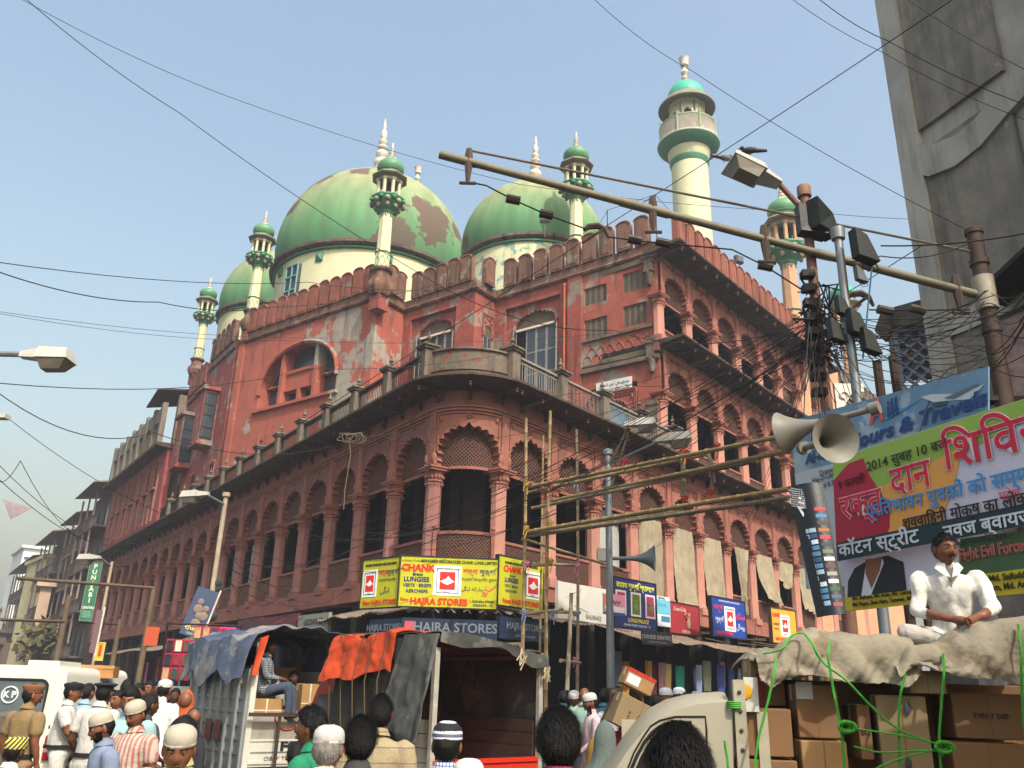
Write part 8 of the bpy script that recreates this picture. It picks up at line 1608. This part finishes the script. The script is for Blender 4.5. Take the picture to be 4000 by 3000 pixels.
# right middle crowd
P_(2243, 2702, 15.6, 190, 'dark-faced man in a white cap and cream shirt looking down beside the truck', top='#bdb8a4', cap='topi', capcol='#bcbcba', skin='d', pitch=.35, sleeve='long', vox=.026)
P_(2282, 2688, 15.2, 20, 'balding man from behind in a pale green shirt', top='#8aa89a', hair='bald', skin='m', vox=.03)
P_(2312, 2712, 12.8, -100, 'man with a long black beard, white cap and pinkish kurta facing left', top='#c4aeb0', bot='#b8b0b0', cap='topi', capcol='#bcbcb6', skin='m', beard='long', sleeve='long', kurta=True, pitch=.2, pose='front', vox=.022)
P_(2395, 2692, 13, 50, 'man in a white shirt and dark cap seen from behind', top='#b8c0c8', cap='flat', capcol='#2a2624', skin='m', vox=.026)
P_(2360, 2690, 15, 30, 'man in a teal checked shirt in the shade of the shops', top='#2f5a6a', skin='d', vox=.03)
cr = P_(2440, 2765, 11.2, 20, 'porter in a red shirt and dark wrap with two cartons on his shoulder', top='#8a1f2a', bot='#2a2422', skin='d', pose='carry', vox=.026)
for x, y, D, f, c, cc, lb in ((2598, 2692, 14, 165, '#7a7a78', '#cdd3da', 'man in a white cap with his face turned left, behind the cream cab'), (2652, 2690, 14.6, 10, '#5a5248', '#d0d6dc', 'man in a white cap from behind, next to the one facing left'), (2720, 2705, 16, 30, '#4a4a52', '#a8b0b8', 'shaded man in a white cap near the hanging cloths'), (2755, 2710, 15.5, 20, '#30343a', '#a0a4b0', 'man in a pale cap just left of the cab post')): P_(x, y, D, f, lb, top=c, cap='topi', capcol=cc, skin='m', vox=.03)
P_(2680, 2712, 13.4, 15, 'man with black wavy hair between the white caps', top='#5a5c60', hair='thick', skin='m', vox=.03)
P_(2625, 2850, 9.0, 160, 'man in a checked shirt visible through the cab window', top=chk, skin='d', H=1.62, pose='front', vox=.024)
P_(2505, 2800, 10.2, 30, 'person in black behind the windscreen pillar of the cab', top='#26221f', skin='d', vox=.03)
P_(2200, 2700, 17, 0, 'man in dull blue deep in the shade behind the truck', top='#3a4858', skin='d', vox=.035, wr=0); P_(2560, 2715, 16.5, 0, 'figure in dark clothes browsing the hanging cloths', top='#38302c', skin='d', vox=.035, wr=0)
# seated people
zs = t3w(0, 0, sp(3700, 2500)[1]).z; q = onpl(3700, 2500, t3w(0, .55, 0), AZ3)
sm_ = Person(3720, 2060, 6.9, 198, 'man with a moustache in a white long-sleeved shirt sitting cross-legged on the canvas', top='#d2d0c8', bot='#a8a29a', z0=1, H=1.72, pose='sit', sleeve='roll', skin='m', beard='mous', near=True, collar=False, vox=.016, yaw=.35, pitch=.1, wr=.02, fat=1.05, hair='short', strands=1500)
sm_.o.location = at(3735, 2530, 7.15); sm_.o.location.z = at(3735, 2530, 7.15).z-.07; sm_.o.scale = (.95,)*3
c1 = Person(1080, 2560, 15, 75, 'young man in a dark plaid shirt and jeans perched on the cartons in the truck', top=plaid, bot='#3f4a5c', z0=1, H=1.66, pose='bench', sleeve='long', skin='d', vox=.022, hair='short'); c1.o.location = tl(-.42, .3, ZB+1.0); c1.o.rotation_euler[2] = rz1+rad(55)
c2_ = Person(1180, 2560, 15, 160, 'man in a pale wrap lounging among the cartons in the truck', top='#9a968a', bot='#6a6456', z0=1, H=1.66, pose='bench', sleeve='short', skin='d', vox=.022, beard='full', J=dict(wrr=(.42, -.2, .52), elr=(.36, .0, .5)), hair='short'); c2_.o.location = tl(.2, .65, ZB+.55); c2_.o.rotation_euler[2] = rz1+rad(5)
dg = bpy.context.evaluated_depsgraph_get()
for j in JOBS: j.finish(dg)
# shirt details of the seated man
b = MB(); J = sm_.J; S_ = sm_.s
nk = J['neck']; b.tube([nk+Vector((0, -.075, -.03)), J['chest']+Vector((0, -.135, .05)), J['waist']+Vector((0, -.135, .05))], .006, 5); b.build('button_placket', mat('placket', '#b8b6ae', .8), sm_.o)
b = MB()
for s_ in (-1, 1): b.hull8([nk+Vector(p) for p in ((s_*.03, -.105, .0), (s_*.095, -.08, .0), (s_*.1, -.085, .0), (s_*.03, -.11, .0))], [nk+Vector(p) for p in ((s_*.02, -.09, .03), (s_*.07, -.05, .04), (s_*.075, -.05, .043), (s_*.025, -.095, .035))]); b.hull8([nk+Vector(p) for p in ((s_*.005, -.13, -.075), (s_*.05, -.13, -.06), (s_*.05, -.135, -.06), (s_*.005, -.135, -.075))], [nk+Vector(p) for p in ((s_*.03, -.105, .0), (s_*.095, -.08, .0), (s_*.1, -.085, .0), (s_*.03, -.11, .0))])
b.build('shirt_collar', _M['top#d2d0c8'], sm_.o)
MB().ball(sm_.J['head']+Vector((.035, -.094, .045)), .004, 0, 6, 4).build('forehead_mark', mat('vermilion', '#c84a18', .6), sm_.o)
# striped bands of the knit cap
h = MB(); hp = PS.J['head']; hd = 1.05*PS.s*1.02; h.t = lambda p: tuple(hp+Vector(p)*hd)
h.lathe([(.0865, .04), (.0885, .046), (.087, .052)], 28, sy=1.15, m=0); h.lathe([(.087, .07), (.0865, .078), (.083, .086)], 28, sy=1.15, m=0); h.lathe([(.05, .126), (.048, .131), (.028, .137), (.028, .133)], 20, sy=1.15, m=0); h.lathe([(.0875, .054), (.088, .061), (.087, .068)], 28, sy=1.15, m=1); h.build('cap_bands', [ink('#d0d0d4'), ink('#5a6074')], PS.o)
# shawled woman and sari
def draped(px, py, D, face, label, col, m=None):
    p = at(px, py, D); o = empty('person', (p.x, p.y, 0), rad(180-face), label, 'person'); H_ = p.z; sc_ = H_/1.6
    def f(u, v):
        a = 2*pi*u; z = H_*(1-v); pr = ((0, .005), (.03, .07), (.09, .105), (.16, .11), (.22, .13), (.28, .2), (.36, .235), (.6, .25), (1, .3)); r = .3
        for (a0, r0), (a1, r1) in zip(pr, pr[1:]):
            if v <= a1: t = (v-a0)/(a1-a0); r = r0+(r1-r0)*t; break
        r *= 1+(.09*sin(a*7+v*4)+.05*sin(a*13-v*7))*min(1, max(0, v-.12)*2); return (r*sin(a)*sc_, -r*cos(a)*.8*sc_, z)
    b = MB(); b.grid(f, 56, 40); b.build('shawl', mat('cloth_'+col, col, .85, .2, 6, .3, coord='O'), o, smooth=80); b = MB(); b.ball((0, -.06*sc_, H_-.14*sc_), .085*sc_, 0, 12, 9, sz=1.25); b.build('body', skinm('m'), o); return o
draped(2362, 2810, 8.6, 25, 'woman completely draped in a grey-green shawl, in front of the porter', '#5f6b66'); draped(735, 2690, 14, 170, 'woman in an orange and green sari by the blue-tarp truck', '#b0562a'); draped(760, 2760, 13, 150, 'figure in a black wrap and pale blue cloth beside the truck', '#2a2c34'); draped(2320, 2880, 10.5, 30, 'person in a mustard shawl between the bearded man and the draped woman', '#8a6a28')
# cartons carried by the porter
q = at(2452, 2745, 11.0); a_ = carton(q-Vector((.0, 0, .32)), .2, .55, .38, .36, 'large tan carton tilted on the porter\'s shoulder', 2, 'cartons carried by the porter'); a_.rotation_euler = (0.05, .42, .15)
b = MB()
for x in (-.12, .12): [b.box(x-.01, x+.012, -.192, -.19, .04+k*.045, .07+k*.045) for k in range(4)]
b.build('printed_marks', ink('#3a3430'), a_)
q = at(2480, 2658, 11.0); a_ = carton(q-Vector((.02, 0, .1)), .2, .36, .3, .2, 'smaller carton with red tape and a blue-white label on top of the tilted one', 0, 'cartons carried by the porter'); a_.rotation_euler = (.05, .42, .15)
b = MB(); b.box(-.182, .182, -.153, .152, .16, .203, 0); b.box(-.16, .0, -.154, -.151, .03, .14, 1); b.build('red_tape', [mat('tape_red2', '#b83a28', .4), ink('#c8ccd0')], a_)
q = at(368, 2640, 14.8); o = empty('wooden_box', q, .2, 'shallow wooden box carried on a man\'s head in the left crowd', 'box'); MB().box(-.35, .3, -.2, .2, -.02, .14).build('box_body', mat('wood_box', '#a87848', .7, .2, 6, .1, coord='O'), o); b = MB(); b.box(-.36, .31, -.21, -.2, .1, .15); b.box(-.36, .31, -.21, -.2, -.03, .02); b.build('slat', mat('wood_slat', '#b88858', .7), o)
# ---------------------------------------------------------------- lettering becomes mesh
dg = bpy.context.evaluated_depsgraph_get(); fo = [o for o in S.objects if o.type == 'FONT']
for o in fo:
    me = bpy.data.meshes.new_from_object(o.evaluated_get(dg)); n = bpy.data.objects.new('lettering', me); COL.objects.link(n); n.parent = o.parent; n.location = o.location; n.rotation_euler = o.rotation_euler; n.scale = o.scale
    if not me.materials: me.materials.append(o.data.materials[0])
for o in fo: bpy.data.objects.remove(o)
# ================================================================ air
hz = MB(); hz.box(-705, 705, -305, 905, -1.5, 55); ho = hz.build('haze', [], smooth=0); hm_ = bpy.data.materials.new('haze'); hm_.use_nodes = True; t = hm_.node_tree; t.nodes.clear()
pv = t.nodes.new('ShaderNodeVolumePrincipled'); pv.inputs['Density'].default_value = .0011; pv.inputs['Color'].default_value = (.86, .9, 1, 1); pv.inputs['Anisotropy'].default_value = .2; mo = t.nodes.new('ShaderNodeOutputMaterial'); t.links.new(pv.outputs[0], mo.inputs['Volume']); ho.data.materials.append(hm_); tag(ho, kind='stuff')
